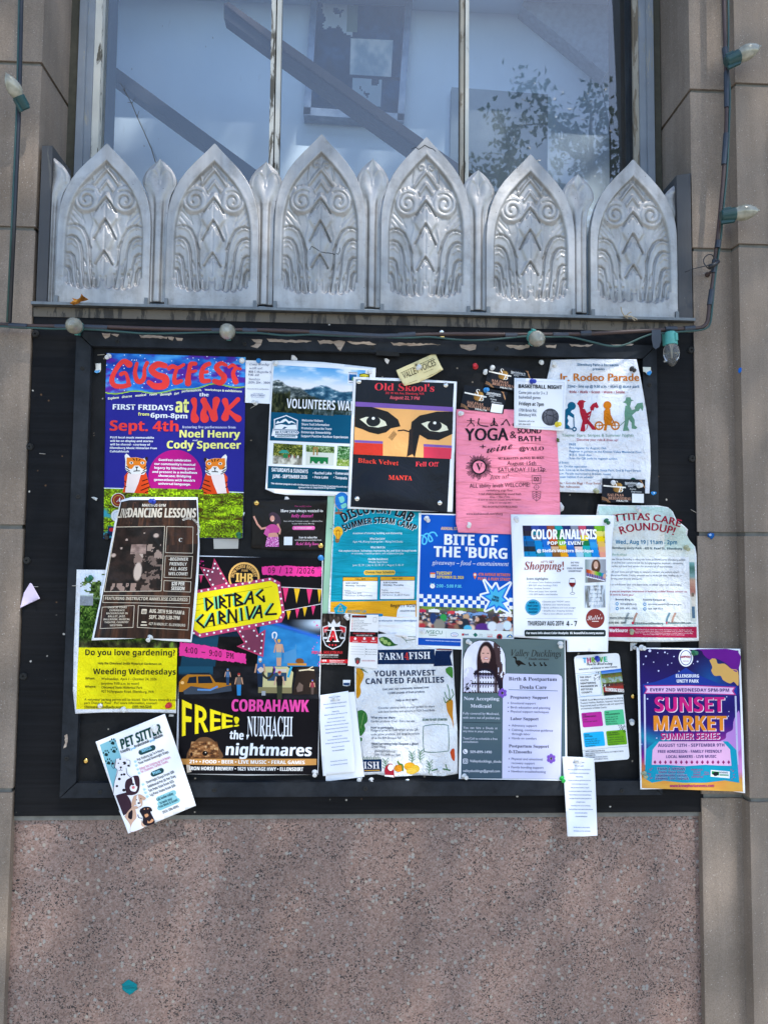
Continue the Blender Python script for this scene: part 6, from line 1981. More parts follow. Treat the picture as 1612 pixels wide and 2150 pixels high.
p.text('KITTITAS CARE',190,372,1160,92,CR,'G','headline',bend=70,a=.045).text('ROUNDUP!',395,510,1075,96,CR,'G','headline',bend=60,a=.012)
p.text('Wed., Aug 19 | 11am - 2pm',322,632,1124,52,'#1f7ba3','B',a=.008).text('Ellensburg Unity Park - 405 N. Pearl St., Ellensburg',262,698,1184,28,'#1d4a5c','B',a=.012)
p.text('Free to attend',272,782,470,30,'#5a9a8a','C')
DK = '#4a525c'
p.lines([('Kittitas Career Roundup is riding into town as WorkSource Ellensburg saddles',1232),('up for its first-ever community job fair, bringing together employers, community',1200),('resources, and local food vendors for an event full of opportunities.',1065)],225,842,45,24,DK,'b',a=.01)
p.lines([('Dust off your boots and get ready to network, connect, and explore what’s',1150),('possible across Kittitas County, whether you’re on the job hunt, leveling up, or',1184),('supporting your friends and family.',676)],200,1006,45,24,DK,'b',a=.006)
p.text('Join us and discover your next opportunity, no matter which trail you’re riding.',215,1172,1184,24,DK,'b',a=.006)
p.text('Are you an employer interested in hosting a table? Please contact us,',215,1262,1255,22,'#a83550','B',a=.002).text('we’d love to have you!',200,1304,556,22,'#a83550','B')
p.text('Brenna King at:',322,1368,562,24,'#2c3440','B').text('Azucena Vazquez at:',678,1370,972,24,'#2c3440','B').text('bking@pfp.org',386,1424,594,24,DK,'r').text('azucena.vazquez@esd.wa.gov',746,1426,1180,22,DK,'r').text('509. 490. 0005',378,1484,605,24,DK,'r').text('564. 669. 0215',748,1488,942,24,DK,'r')
for x,y in ((341,1414),(702,1418),(344,1476),(703,1480)): p.ell(x,y,21,21,'#2389bd','icon',4,16); p.rrect(x - 11,y - 8,x + 11,y + 8,3,'#e9edf0','icon',5)
p.text('For more information',185,1606,550,26,'#2c3440','B').line([(240,1612),(550,1614)],3,'#2c3440').text('(509) 690 - 5085',232,1672,460,26,'#2c3440','B').text('@WorkSourceEllensburg',560,1678,942,26,'#2c3440','B').text('WorkSourceWA.com',1000,1670,1302,24,'#2c3440','B')
p.ell(547,1664,16,18,'#c23350','icon',4).ell(988,1662,10,18,'#c23350','icon',4)
for x,c_ in ((450,'#8f9a9c'),(560,'#b08a7a'),(985,'#6f94a4'),(1060,'#c09a88')): p.line([(x + 40,1536),(x + 10,1600),(x,1650)],26,c_,'people_picture',3)
p.line([(420,1690),(1370,1664)],8,'#9ac0c4','people_picture',3)
p.poly([(238,1710),(1378,1714),(1380,1856),(232,1846)],'#b3264d','banner',3).text('WorkSource',240,1782,480,44,'#f4e9ec','H',a=.0)
for i,(t_,a_,b_) in enumerate((('WorkSource is an equal opportunity employer/program. Auxiliary aids and',585,1312),('services are available upon request to individuals with disabilities. Washington',560,1336),('Relay Service: 711. Some WorkSource programs receive support and funding',580,1322),('from U.S. Department of Labor grant wioa.wa.gov/media/',680,1222))): p.text(t_,a_,1752 + 22 * i,b_,13,'#f0d4dc','r')
# ===== legal service card (black) and its white back
p = Paper('rack_card','black rack card with a crowned red and silver shield','card',
          [(677,1288),(738,1290),(736,1399),(674,1396)],4,'card','#15110f',group='legal service rack cards')
p.zoom(660,1280,5.2,.01,-.03)
p.pic([(90,45),(390,60),(380,250),(80,250)],20,14,lambda u,v: grad(fbm(u,v,14,3,71),[(.3,'#171210'),(.7,'#4a3f38'),(.9,'#7a726c')]),'background',1)
p.poly([(88,190),(215,150),(348,190),(335,330),(285,400),(200,438),(120,395),(88,320)],'#c9ccd0','emblem',2).poly([(98,198),(215,162),(338,198),(325,325),(280,390),(200,425),(128,388),(98,315)],'#1a1414','emblem',3).poly([(98,198),(160,178),(130,250),(100,250)],'#b5242c','emblem',4).poly([(338,198),(270,178),(300,250),(336,250)],'#b5242c','emblem',4)
p.text('A',128,352,270,190,'#dcdfe2','S','emblem',5).text('A',165,340,240,110,'#c2262e','H','emblem',6)
p.poly([(150,190),(150,130),(180,160),(212,105),(240,160),(282,128),(278,188)],'#c9ccd0','emblem',5).line([(112,222),(210,232),(300,226)],7,'#c9ccd0','emblem',6)
for x in (118,305): p.poly([(x - 32,300),(x + 32,300),(x + 18,322),(x - 18,322)],'#b9bdc2','emblem',6); p.line([(x - 28,300),(x,225),(x + 28,300)],3,'#b9bdc2','emblem',6)
for x in (165,198,232): star(x,388,5,14,6,0,'#d8333c',7,1,'emblem')
p.text('LEGAL SOLUTIONS',-30,482,305,30,'#d8343c','S').text('PROCESS SERVERS',40,504,262,15,'#e6e2de','S').text('Excellence in every service',60,524,258,15,'#d0c9c4','i')
p.poly([(72,545),(368,545),(366,588),(70,580)],'#c8242c','banner',2).text('498',82,568,132,20,'#f6efee','H').lines([('legalservice.com',328),('info@legalservice.com',312)],165,560,17,10,'#f6efee','B').text('SAFETY NEAR YOU | CALL FOR DETAILS',76,598,340,12,'#e6e2de','H')
p = Paper('rack_card','white and red rack card with ticked lists beside the shield card','card',
          [(735.5,1290.5),(794.5,1291),(792,1404),(730,1398)],5,'card','#eeecea',group='legal service rack cards')
p.zoom(660,1280,5.2,.01,-.05)
p.rect(410,62,570,88,'#191414','banner',1).text('LEGAL SERVICES',420,82,548,12,'#c8343c','H')
for k in range(8): p.ell(416 - k,102 + 17 * k,5,5,'#e08a4a' if k < 3 else '#d8434a','bullet',2,8); p.text(('Court filing','Evictions & notices','Process serving','Skip tracing & investigation help','Residential - commercial','Rush service options','Legal courier - child papers','Property - commercial / residential')[k],428 - k,106 + 17 * k,(490,540,536,622,580,520,544,584)[k],9,'#6a6664','r')
p.frame(645,86,678,136,2.5,'#8a8684').poly([(388,240),(694,248),(692,300),(386,294)],'#191414','banner',1).text('RELIABLE PROJECT RETURNED',424,268,662,15,'#c8343c','H').text('CALL & DON’T WAIT, CALL',456,288,636,13,'#e6e2de','H').poly([(386,294),(692,302),(690,372),(384,358)],'#cf2b33','banner',1)
for x in (446,546,643): p.ell(x,318,14,15,'#f6e6e6','icon',3,14); p.text('REQUEST',x - 30,352,x + 30,9,'#f6e6e6','H')
for k in range(4): p.line([(398,402 + 28 * k),(540,408 + 28 * k)],2.5,'#a8a5a2')
p.line([(558,395),(548,520)],2,'#a8a5a2')
for k in range(3): p.ell(567,434 + 27 * k,6,6,'#4a4644','bullet',2,8); p.text(('Our local address','contact mail here','website address')[k],580,440 + 27 * k,680,9,'#6a6664','r')
p.poly([(440,535),(470,522),(502,535),(496,580),(470,604),(446,582)],'#5a5654','emblem',2).text('A',455,592,486,40,'#c8343c','H','emblem',4).text('LEGAL SOLUTIONS',518,566,662,14,'#c05a62','S')

# ===== FARM4FISH
p = Paper('food_bank_flyer','crumpled white food bank flyer bordered with painted vegetables','flyer',
          [(792,1332),(840,1328),(874,1336),(920,1362),(950,1364),(954,1440),(960,1530),(961,1625),(930,1630),(880,1628),(825,1632),(790,1626),(765,1628),(756,1560),(745,1470),(744,1400)],2,'crumple','#e4e7ea',group=G_SHEETS,wav=.0006)
p.zoom(660,1280,5.2,-.0,.05)
NV = '#132a4d'
p.poly([(690,440),(1310,432),(1318,595),(690,598)],NV,'banner',1).poly([(1322,450),(1505,450),(1480,510),(1506,614),(1300,620)],'#10254a','banner',1)
p.text('FARM',708,548,975,74,W,'S','headline',a=-.0).text('4',985,548,1030,76,'#e2443c','S','headline').text('FISH',1032,542,1266,76,W,'S','headline',a=-.02)
p.text('YOUR HARVEST',652,732,1322,62,NV,'B','headline',a=-.018).text('CAN FEED FAMILIES',560,816,1416,62,NV,'B','headline',a=-.022)
for t_,a_,y_,b_,h_,s_,sl in (('Last year, our community donated over',748,882,1254,23,'bb',-.045),('12,000 pounds of fresh produce.',804,924,1208,23,'bb',-.045),('Help us do it again.',890,1004,1128,23,'bb',-.06),('Consider planting extra in your garden to share',698,1088,1310,24,'b',-.03),('with local families and seniors at FISH Food Bank.',694,1130,1318,24,'b',-.03),('What you can share:',616,1192,884,26,'bb',.0),('Garden produce / Fruit - Extra harvest',616,1232,1096,24,'b',-.005),('How to participate:',616,1302,868,26,'bb',.0),('Pledge to grow for FARM4FISH w/ the QR',618,1334,1130,24,'b',-.02),('code, grow produce, and drop donations',618,1376,1148,24,'b',-.02),('off at the 804 Elmview Rd!',620,1414,948,24,'b',-.0),('Need harvesting help? Request a glean:',622,1478,1136,26,'bb',.0),('Grace Wang',622,1510,776,24,'b',.0),('glean@kvfish.org',656,1556,880,24,'b',.0),('(509) 925-5990 ext. 1002',656,1598,942,24,'b',.02)):
    p.text(t_,a_,y_,b_,h_,'#2b3d57',s_,a=sl)
p.text('SCAN TO GET STARTED',1180,1216,1450,24,'#1f5a48','H',a=-.01)
p.line(catmull([(1205,1270),(1320,1256),(1440,1262),(1462,1300),(1466,1520),(1440,1548),(1320,1560),(1220,1556),(1192,1520),(1188,1300),(1205,1270)],4),6,'#2b6a54','frame_line',2)
VG = 'vegetable'
p.blob([(702,310),(760,296),(820,320),(870,370),(912,385),(850,400),(770,398),(720,360)],'#2f5f2a',VG,1)
for x,y,r_ in ((738,326,22),(774,354,25),(815,374,20)): p.ell(x,y,r_,r_ * .95,'#9ab86a',VG,2)
p.curve([(950,295),(1000,335),(1104,325)],5,'#3f6a4a','stalk').curve([(990,330),(1010,365)],5,'#3f6a4a','stalk').curve([(1020,295),(1104,300)],5,'#3f6a4a','stalk')
p.blob([(458,640),(500,645),(540,700),(530,760),(500,830),(508,900),(490,950),(458,948)],'#d99a24',VG,1); p.curve([(462,690),(490,740),(480,830),(470,930)],8,'#b97a14','stalk')
for k in range(4): p.line([(500,650),(530 + 18 * k,640 + 18 * k)],5,'#3f6a3a','stalk')
p.blob([(1430,650),(1470,625),(1508,640),(1508,745),(1480,730),(1440,690)],'#4a8a3a',VG,1)
p.blob([(1436,1010),(1470,985),(1510,1000),(1510,1150),(1520,1300),(1495,1200),(1450,1110)],'#cf8a2c',VG,1)
for k,(a_,b_) in enumerate(((1450,820),(1420,900),(1410,960),(1500,870))): p.line([(1480,990),(a_ + 20,b_ + 60),(a_,b_)],8,'#3f7a3f','stalk')
p.blob([(470,1110),(520,1098),(570,1140),(578,1220),(545,1260),(555,1310),(520,1370),(492,1360)],'#3a7a3a',VG,1); p.line([(540,1130),(505,1300)],5,'#8ab06a','stalk')
p.blob([(500,1395),(520,1405),(518,1435),(504,1440)],'#3a7a3a',VG,1)
p.blob([(1480,1560),(1500,1525),(1528,1530),(1530,1650),(1500,1630)],'#d2542a',VG,1)
p.poly([(528,1640),(732,1636),(734,1770),(540,1776)],'#0f2a50','banner',1).text('FISH',478,1738,712,74,W,'S','banner',3).line([(545,1760),(715,1756)],10,'#c79a3a','banner',3)
for k in range(10): p.line([(530 + 20 * k,1640),(540 + 19 * k,1605 + 8 * (k % 2))],7,'#3f6a3a','stalk')
for x,y,sx_ in ((770,1700,1),(1060,1620,1),(1160,1600,-1),(1250,1720,1)):
    p.curve([(x,y + 70),(x + 10 * sx_,y),(x - 10 * sx_,y - 60)],7,'#3f7a4a','stalk')
    for k in range(4): p.line([(x + 6 * sx_,y + 40 - 26 * k),(x + 40,y + 10 - 30 * k)],6,'#3f7a4a','stalk'); p.line([(x + 6 * sx_,y + 40 - 26 * k),(x - 30,y + 16 - 30 * k)],6,'#3f7a4a','stalk')
for x,y,rx,ry,c_ in ((920,1735,50,40,'#d98a20'),(1040,1715,62,46,'#e3a52a'),(1100,1740,48,44,'#e0b83a'),(1060,1765,60,36,'#eac04a')): p.ell(x,y,rx,ry,c_,VG,2)
p.curve([(910,1660),(930,1690),(960,1700),(965,1760)],18,'#5a7a2a',VG,3).curve([(1280,1760),(1380,1740),(1480,1758)],14,'#4a7a4a',VG,2).line([(1430,1690),(1450,1750)],10,'#4a7a4a','stalk')
p.poly([(1330,430),(1500,436),(1500,446),(1332,442)],'#8a2a24','banner',1)

# ===== red and white scrap on the food bank flyer
p = Paper('sticker','small red and white sticker at the foot of the food bank flyer','sticker',
          [(807,1618),(809,1611),(813,1607),(818,1604),(823,1604),(826,1611),(827,1621),(828,1633),(818,1631.5),(808,1630)],4,'paper','#a02434')
p.zoom(660,1280,5.2)
p.ell(832,1728,30,34,'#eef1f6','pompom',2).poly([(766,1806),(862,1812),(868,1834),(764,1822)],'#eceef2','brim',2)

# ===== poem slips and the sheet behind one of them
POEM = [('Dear Reader,',.5),('Your pal',.4),('Once a year in a café I’m borrowing this bluebird,',1),('Behold daughters and our encouragers',.86),('Repeating,',.3),('But you are a wish yet a gift of love to our trees,',.98),('I never see emergency in your eyes,',.72),('Have you no love, Rosaline, St. Ingrid?',.8),('You cried so your wooden cat. Pretending to be fine',1.02),('But you will hand your dreams. Get brave this year,',.95),('And judges the sad. Who smokes a greenhouse of',.98),('unhappier towns,',.4),('You’re living in this. You are no Christmas,',.85),('Beauty will linger in your eyes, be quiet and sheer',1.04),('Until you leave the weather,',.55),('YOU ARE BOUNDLESS',.52),None,None,('See this sheet out of our country',.72),('Our hearts out of our community',.72)]


def poem(p,x0,x1,y0,y1,dy,h,lx):
    cx = (x0 + x1) / 2
    w = (x1 - x0)
    for i,r in enumerate(POEM):
        if r is None: continue
        m = cx + lx * (i * dy)
        p.text(r[0],m - w * r[1] / 2,y0 + i * dy,m + w * r[1] / 2,h,'#3c5f9a' if r[0][0:3] != 'YOU' else '#33507f','B')


p = Paper('paper_sheet','blank white sheet half behind the long poem slip','paper',[(731,1454),(744,1453),(754,1540),(765,1631),(730,1636),(684,1641),(682,1600)],3,'paper',W,group=G_SHEETS)
p = Paper('poem_slip','long white poem slip pinned beside the carnival poster','slip',
          [(672,1460),(700,1456),(731,1451),(738,1510),(746,1622),(715,1625),(678,1630),(675,1590),(671,1510)],5,'paper',W,group='narrow slips printed with a poem',bumps=[(672,1510,14,40,.004),(740,1600,20,30,.003)])
p.zoom(660,1280,5.2,-.12,.03)
poem(p,95,350,966,1700,39,11,.065)
p = Paper('poem_slip','long white poem slip hanging over the pink stone below the board','slip',
          [(1180,1589),(1215,1590),(1247,1592),(1250,1650),(1254,1755),(1225,1757),(1191,1757),(1187,1690)],8,'paper',W,group='narrow slips printed with a poem',base=-.0215,bumps=[(1200,1756,30,30,.006)])
p.zoom(1170,1340,5,.01,.06)
poem(p,105,345,1310,2010,38,11,.045)

# ===== doula flyer
p = Paper('birth_services_flyer','slate grey birth services flyer with a portrait of a smiling woman','flyer',
          [(970,1340),(1080,1343),(1186,1345),(1189,1470),(1191,1640),(1080,1638),(963,1636),(966,1480)],7,'card',W,group=G_SHEETS,base=-.0147,tilt=(-4e-5,0))
p.zoom(950,1330,6.2,.017,-.01)
p.pic([(132,60),(1456,88),(1468,1900),(110,1890)],20,24,lambda u,v: grad(v,[(0,'#5f706f'),(.4,'#566a6e'),(1,'#455866')]),'background',1)
p.poly([(130,778),(134,330),(160,230),(230,140),(330,90),(430,82),(540,105),(630,180),(682,280),(692,380),(690,520),(655,600),(650,780)],'#14100f','portrait',2)


def portrait(u,v):
    img = grad(fbm(u,v,4,4,3),[(.3,'#d9d9ee'),(.7,'#f1f0fb')])
    img = lay(img,boxm(u,v,.72,0,1,1) * (fbm(u,v,12,3,5) > .45),'#4a3638')
    img = lay(img,disk(u,v,.55,.42,.24,.42,.08),'#2c1c1f')
    img = lay(img,boxm(u,v,.33,.45,.82,1.) * (np.abs(u - .57) < .17 + .12 * v),'#2a1a1e')
    img = lay(img,disk(u,v,.53,.28,.125,.19,.1),'#e0ac9c')
    img = lay(img,disk(u,v,.54,.34,.07,.028,.3),'#a8404c')
    img = lay(img,disk(u,v,.54,.338,.055,.016,.3),'#f6f0f0')
    for x in (.475,.585): img = lay(img,disk(u,v,x,.24,.028,.012,.4),'#3c2c2c')
    img = lay(img,disk(u,v,.53,.46,.09,.05,.2),'#241a20')
    sw = ((v > .6) & (u > .08) & (u < .95)) | ((v > .5) & (u < .32) & (u > .04))
    img = lay(img,(disk(u,v,.5,1.0,.5,.48,.05) * 1.0),'#211b2a')
    zig = np.abs(((u * 16) % 1) - .5) * 2
    for y0_,hh,c in ((.60,.025,'#e4e2f0'),(.685,.03,'#8f8aa8'),(.76,.07,'#e4e2f0'),(.855,.02,'#a9a4c0'),(.93,.08,'#e4e2f0')):
        m = (np.abs(v - y0_) < hh * (.35 + .65 * zig)) & (disk(u,v,.5,1.0,.36,.44,.05) > .5)
        img = lay(img,m.astype(float),c)
    img = lay(img,((disk(u,v,.14,.66,.13,.16,.1) > .3) & (fbm(u,v,20,20,9) > .48)).astype(float),'#d9d6e8')
    img = lay(img,((disk(u,v,.08,.88,.12,.18,.1) > .3)).astype(float) * (fbm(u,v,26,30,19) > .4),'#cfcbe0')
    img = lay(img,boxm(u,v,.3,.5,.42,1.) * np.clip(1 - np.abs(u - .355) * 24,0,1),'#2a1a1e')
    img = lay(img,boxm(u,v,.7,.5,.85,1.) * np.clip(1 - np.abs(u - .775) * 16,0,1),'#2a1a1e')
    return img


# the arch is filled row by row so that the picture follows it
_AR = [(0.0,.38,.62),(.03,.27,.75),(.08,.18,.84),(.15,.1,.92),(.25,.04,.98),(.36,.0,1.0),(.62,0,1.0),(.72,0,.965),(1.0,0,.95)]
for (v0,l0,r0),(v1,l1,r1) in zip(_AR,_AR[1:]):
    L = lambda l,v: (140 + l * 545,92 + v * 676 + l * 8)
    n = max(2,int((v1 - v0) * 66))
    p.pic([L(l0,v0),L(r0,v0),L(r1,v1),L(l1,v1)],46,n,lambda u,v,l0=l0,l1=l1,r0=r0,r1=r1,v0=v0,v1=v1: portrait((l0 + (l1 - l0) * v) * (1 - u) + (r0 + (r1 - r0) * v) * u,v0 + (v1 - v0) * v),'portrait',3)
p.text('Valley Ducklings',760,296,1412,84,'#2a2624','i','headline',stretch=1).text('Doula services',986,346,1252,30,'#3a3634','I')
p.blob([(780,312),(806,302),(832,318),(834,352),(870,352),(920,385),(952,412),(890,405),(862,425),(820,385),(812,330)],'#1c1815','duck',2).line([(868,405),(866,424),(845,428)],7,'#1c1815','duck')
for x in (990,1050,1135,1188): p.ell(x + 5,388,10,12,'#1c1815','duck',2,10); p.blob([(x,392),(x + 18,400),(x + 42,420),(x + 12,425)],'#1c1815','duck',2); p.line([(x + 14,420),(x + 12,434)],4,'#1c1815','duck')
p.poly([(655,600),(668,545),(700,524),(1380,538),(1415,560),(1426,600),(1416,1250),(1408,1898),(645,1892),(650,1200)],'#cfcfec','panel',4)
INKD = '#23263a'
for t_,a_,y_,b_,h_ in (('Birth & Postpartum',730,614,1356,46),('Doula Care',872,722,1222,46),('Pregnancy Support',748,850,1242,38),('Labor Support',750,1130,1118,38),('Postpartum Support',732,1486,1252,38),('0-12months',732,1562,1030,38)): p.text(t_,a_,y_,b_,h_,INKD,'S','lettering',6,a=.012)
p.line([(728,734),(1368,750)],6,'#4a6a7a','rule',6)
for t_,a_,y_,b_ in (('Emotional support',755,922,1082),('Birth education and planning',755,978,1270),('Physical support techniques',755,1032,1252),('Advocacy support',768,1214,1096),('Calming, continuous guidance',768,1272,1304),('through labor',768,1324,1012),('Hands on comfort',768,1380,1092),('Physical and emotional',765,1650,1172),('recovery support',765,1704,1068),('Family bonding support',763,1758,1182),('Newborn troubleshooting',763,1812,1210)):
    p.text(t_,a_,y_,b_,30,'#5b5f78','r','lettering',6)
    if t_ not in ('through labor','recovery support'): p.ell(a_ - 32,y_ - 14,7,7,INKD,'bullet',6,10)
LT = '#e2e5f2'
p.text('Now Accepting',146,870,605,44,LT,'S',a=.01).text('Medicaid',232,966,505,44,LT,'S').text('Fully covered by Medicaid,',135,1056,605,30,'#d0d5e6','r').text('with zero out of pocket pay.',133,1112,622,30,'#d0d5e6','r',a=.01).line([(132,1160),(628,1168)],5,'#26333c','rule',4)
p.text('You  can  hire  a  Doula  at',138,1242,582,28,'#d0d5e6','r').text('any time in your journey.',136,1286,538,28,'#d0d5e6','r').text('Text/Call to schedule a free',136,1382,582,28,'#d0d5e6','r').text('consultation',134,1424,330,28,'#d0d5e6','r').text('509-899-1490',228,1560,508,34,LT,'r').text('Valleyducklings_doula',222,1678,632,32,LT,'r',a=.02).text('valleyducklings@gmail.com',133,1806,615,32,LT,'r',a=.01)
p.ell(165,1540,30,32,LT,'icon',3); p.curve([(152,1525),(156,1546),(176,1558)],9,'#4a5e6c','icon',4); p.rrect(134,1632,198,1698,16,LT,'icon',3); p.rrect(141,1639,191,1691,12,'#4a5e6c','icon',4); p.ell(166,1665,18,19,LT,'icon',5); p.ell(166,1665,11,12,'#4a5e6c','icon',6)
for fx,fy in ((648,778),(1282,1632)):
    for k in range(6): t = R_(60 * k); p.ell(fx + 38 * math.sin(t),fy - 40 * math.cos(t),22,24,'#7a52b5','flower',7,14)
    p.ell(fx,fy,14,15,'#3a3a22','flower',8,12)

# ===== youth mentoring bookmark
p = Paper('bookmark','white youth mentoring bookmark with four coloured squares','bookmark',
          [(1205,1385),(1206,1380),(1212,1376.5),(1293,1371.5),(1298,1373),(1300.5,1378),(1310,1480),(1321,1588),(1319.5,1593),(1316,1595),(1230,1602),(1224,1590)],3,'card','#eef0f2',group=G_SHEETS)
p.zoom(1170,1340,5,-.03,.10)
for ch,x,c_ in zip('THRIVE',(272,316,362,410,444,490),('#2fa8dc','#c22a72','#7ab82c','#7a3fb0','#5fae2c','#35b890')): p.text(ch,x,262 - .06 * (x - 272),x + (36 if ch != 'I' else 12),54,c_,'H','headline')
p.text('Youth Mentoring',308,288,578,32,'#1c1c20','C',a=-.04).text('DISCOVER THE POWER OF MENTORING.',226,336,634,13,'#2c2c32','H',a=-.07)
p.line([(190,372),(455,350)],2.5,'#8a8f96','rule').line([(215,622),(706,588)],2.5,'#8a8f96','rule').line([(266,1180),(750,1134)],2.5,'#8a8f96','rule')
p.line(catmull([(212,390),(330,382),(440,372),(450,480),(458,590),(350,600),(240,608),(226,500),(212,390)],6),4,'#9cc6ea','frame_line',1)
for i,t_ in enumerate((('THE ONLY',357),('YOUTH',325),('MENTORING',404),('PROGRAM IN',422),('KITTITAS',370),('COUNTY.',370))): p.text(t_[0],234 + 4 * i,422 + 32 * i,t_[1],18,'#23262c','H',a=-.05)
for k in range(26): p.ell(random.uniform(380,450),random.uniform(355,450),4,4,'#23303c','dots',2,7)
for k in range(34): p.ell(random.uniform(640,718),random.uniform(910,990),4,4,'#1c2a30','dots',4,7)
p.pic([(455,345),(668,320),(702,592),(490,608)],44,56,lambda u,v: lay(lay(lay(grad(v,[(0,'#1f5fc0'),(.12,'#6f9ad8'),(.14,'#3f4f2c'),(.28,'#8a6a3c'),(.3,'#7f9a9a'),(.48,'#a9b8b4'),(.5,'#5a7a3c'),(.56,'#6a2a24'),(.66,'#8a3a30'),(.68,'#a0332c'),(.84,'#a8362f'),(.86,'#2c2422'),(1,'#1c1816')]),(fbm(u,v,8,10,3) > .5) * (v < .5) * (v > .16) * .6,'#6a7a2c'),(v > .53) * (v < .64) * (u < .35),'#d0d4d4'),(v > .5) * (v < .64) * (fbm(u,v,20,20,2) > .55),'#3c3432'),'photograph',1)
p.text('ELLENSBURG RODEO',505,556,700,36,'#f0ece8','H',a=.08)
p.line([(452,350),(480,600)],6,'#8fc02c','frame_line',2)
p.lines([('THRIVE Youth Mentoring is dedicated to shaping',688),('Trusted, Healthy, Resilient, Inspired, Valued and',690),('Empowered youth to influence safe and supportive',692),('environments in Kittitas County.',520)],238,664,29,17,'#3c4048','r',a=-.065)
for x0,y0,x1_,y1,c_,t1,t2,rows in ((250,788,462,940,'#c2309a','THE','COMMITMENT',('1 year','4 hours per month')),(488,764,690,920,'#57c78e','THE','REQUIREMENTS',('Youth ages 8-18','Mentors age 18+','Must reside in','Kittitas County')),(270,996,484,1148,'#1fb4ea','GOAL','SETTING',('Setting goals and','learning life skills are','at the forefront of','our program.')),(510,978,714,1132,'#6fae1f','THE THRIVE','COMMUNITY',('THRIVE members get','together quarterly to','create new friendships','and have fun!'))):
    p.zoom(1170,1340,5,-.08,.12)
    p.rrect(x0,y0,x1_,y1,14,c_,'coloured_square',2)
    p.text(t1,x0 + 16,y0 + 28,None,14,'#23262c','H').text(t2,x0 + 18,y0 + 48,None,14,'#23262c','H')
    for i,r in enumerate(rows): p.text(r,x0 + 20 + 3 * i,y0 + 76 + 23 * i,None,13,'#2c3436','r')
p.zoom(1170,1340,5,-.03,.10)
p.text('APPLY NOW ON OUR SITE',295,1198,498,13,'#23262c','H',a=-.05).text('HEALTHIERKITTITAS.ORG/THRIVE-YOUTHMENTORING',296,1222,692,13,'#5a5f68','r',a=-.07).text('FOLLOW US:',297,1240,400,13,'#23262c','H',a=-.05).text('@THRIVE.MENTORING.EBURG',300,1262,526,13,'#5a5f68','r',a=-.05).text('/THRIVEYOUTH.MENTORING',302,1284,532,13,'#5a5f68','r',a=-.05)

# ===== Sunset market
p = Paper('night_market_poster','purple and teal night market poster with a blue market tent','poster',
          [(1336,1360),(1440,1361),(1554,1362.5),(1557,1450),(1561,1560),(1564,1666),(1530,1661),(1500,1656),(1460,1655.5),(1344,1658),(1340,1500)],4,'card',W,group=G_SHEETS,base=-.0222,bumps=[(1562,1662,50,40,.010),(1558,1500,20,100,.003)],wav=.0012)
p.zoom(1300,1340,5.5586,.003,.018)


def dusk(u,v):
    img = grad(v + .25 * (fbm(u,v,2,3,33) - .5) + .12 * u * (1 - v),[(0,'#1d1640'),(.18,'#241a55'),(.34,'#2a1f6e'),(.5,'#241a66'),(.62,'#3a1f7c'),(.74,'#8f2a86'),(.86,'#d8843c'),(.94,'#e3a848'),(1,'#c98a44')])
    img = lay(img,np.clip(1 - np.abs(v - .62 - .05 * np.sin(u * 8)) * 9,0,1) * (u < .3),'#1a8aa8')
    img = lay(img,disk(u,v,.72,.22,.25,.2,.9) * .8,'#1a5fa0')
    img = lay(img,disk(u,v,1.0,.72,.14,.2,.6) * .9,'#b56ac0')
    img = lay(img,disk(u,v,.92,.82,.16,.1,.5) * .9,'#d08ac8')
    return img


p.pic([(234,124),(1390,144),(1442,1795),(262,1752)],60,84,dusk,'background',1)
for pts,c_ in (([(880,130),(960,150),(980,190),(1050,250),(1130,240),(1250,300),(1330,370),(1398,380),(1391,146)],'#6a1a86'),([(1052,262),(1090,232),(1130,250),(1150,300),(1230,300),(1320,360),(1398,384),(1402,555),(1350,510),(1290,530),(1210,490),(1180,440),(1110,440),(1072,380),(1085,340)],'#d9a95e')):
    p.blob([(x - 14 if x > 1300 else x,y) for x,y in pts],c_,'cloud',2,3)
p.blob([(1180,1200),(1240,1170),(1250,1110),(1320,1070),(1330,980),(1370,880),(1405,880),(1415,1300),(1300,1290)],'#b985cf','cloud',2,3)
for x,y,r_ in ((355,148,17),(310,212,11),(447,172,7),(531,167,10),(562,181,6),(637,215,8),(400,281,7),(280,305,8),(565,313,7),(610,292,6),(457,383,10),(913,274,10),(864,300,5),(695,387,6),(330,520,7),(328,710,10),(1252,686,7),(1278,858,6),(1272,912,7),(435,1168,8),(260,1240,7)):
    p.ell(x,y,r_,r_,'#c9cdf6','star',3,9)
p.ell(776,230,84,104,'#f2f2f6','badge',3); p.ell(776,230,68,88,'#2c3a86','badge',4); p.ell(776,230,60,80,'#f2f2f6','badge',5); p.text('KREWPHORIA',720,236,828,24,'#a8324f','H','badge',7,bend=8).text('EVENTS & MORE',742,274,808,10,'#a8324f','B','badge',7)
p.poly([(272,538),(420,510),(560,460),(700,395),(776,346),(850,395),(1000,465),(1160,530),(1376,560),(1376,665),(1000,668),(700,655),(275,655)],'#203a96','market_tent',3)
p.rect(284,655,304,1480,'#d0cfe8','market_tent',2,a=0,b=.012).rect(1345,675,1366,1480,'#bfc0de','market_tent',2,a=0,b=.03)
p.text('ELLENSBURG',660,460,928,38,'#f0f0fa','H','lettering',5).text('UNITY PARK',670,520,925,38,'#f0f0fa','H','lettering',5)
RIB = [(288,553),(820,548),(1357,570),(1330,618),(1362,666),(800,648),(286,650),(318,600)]
p.poly([(a,b) for a,b in RIB],'#c03a86','ribbon',4).poly([(304,563),(820,558),(1338,580),(1312,618),(1340,656),(800,638),(304,640),(332,600)],'#eebfe6','ribbon',5)
p.text('EVERY 2ND WEDNESDAY 5PM-9PM',360,622,1282,38,'#23256a','B','lettering',7,a=.006)
PK = '#f2d9ea'


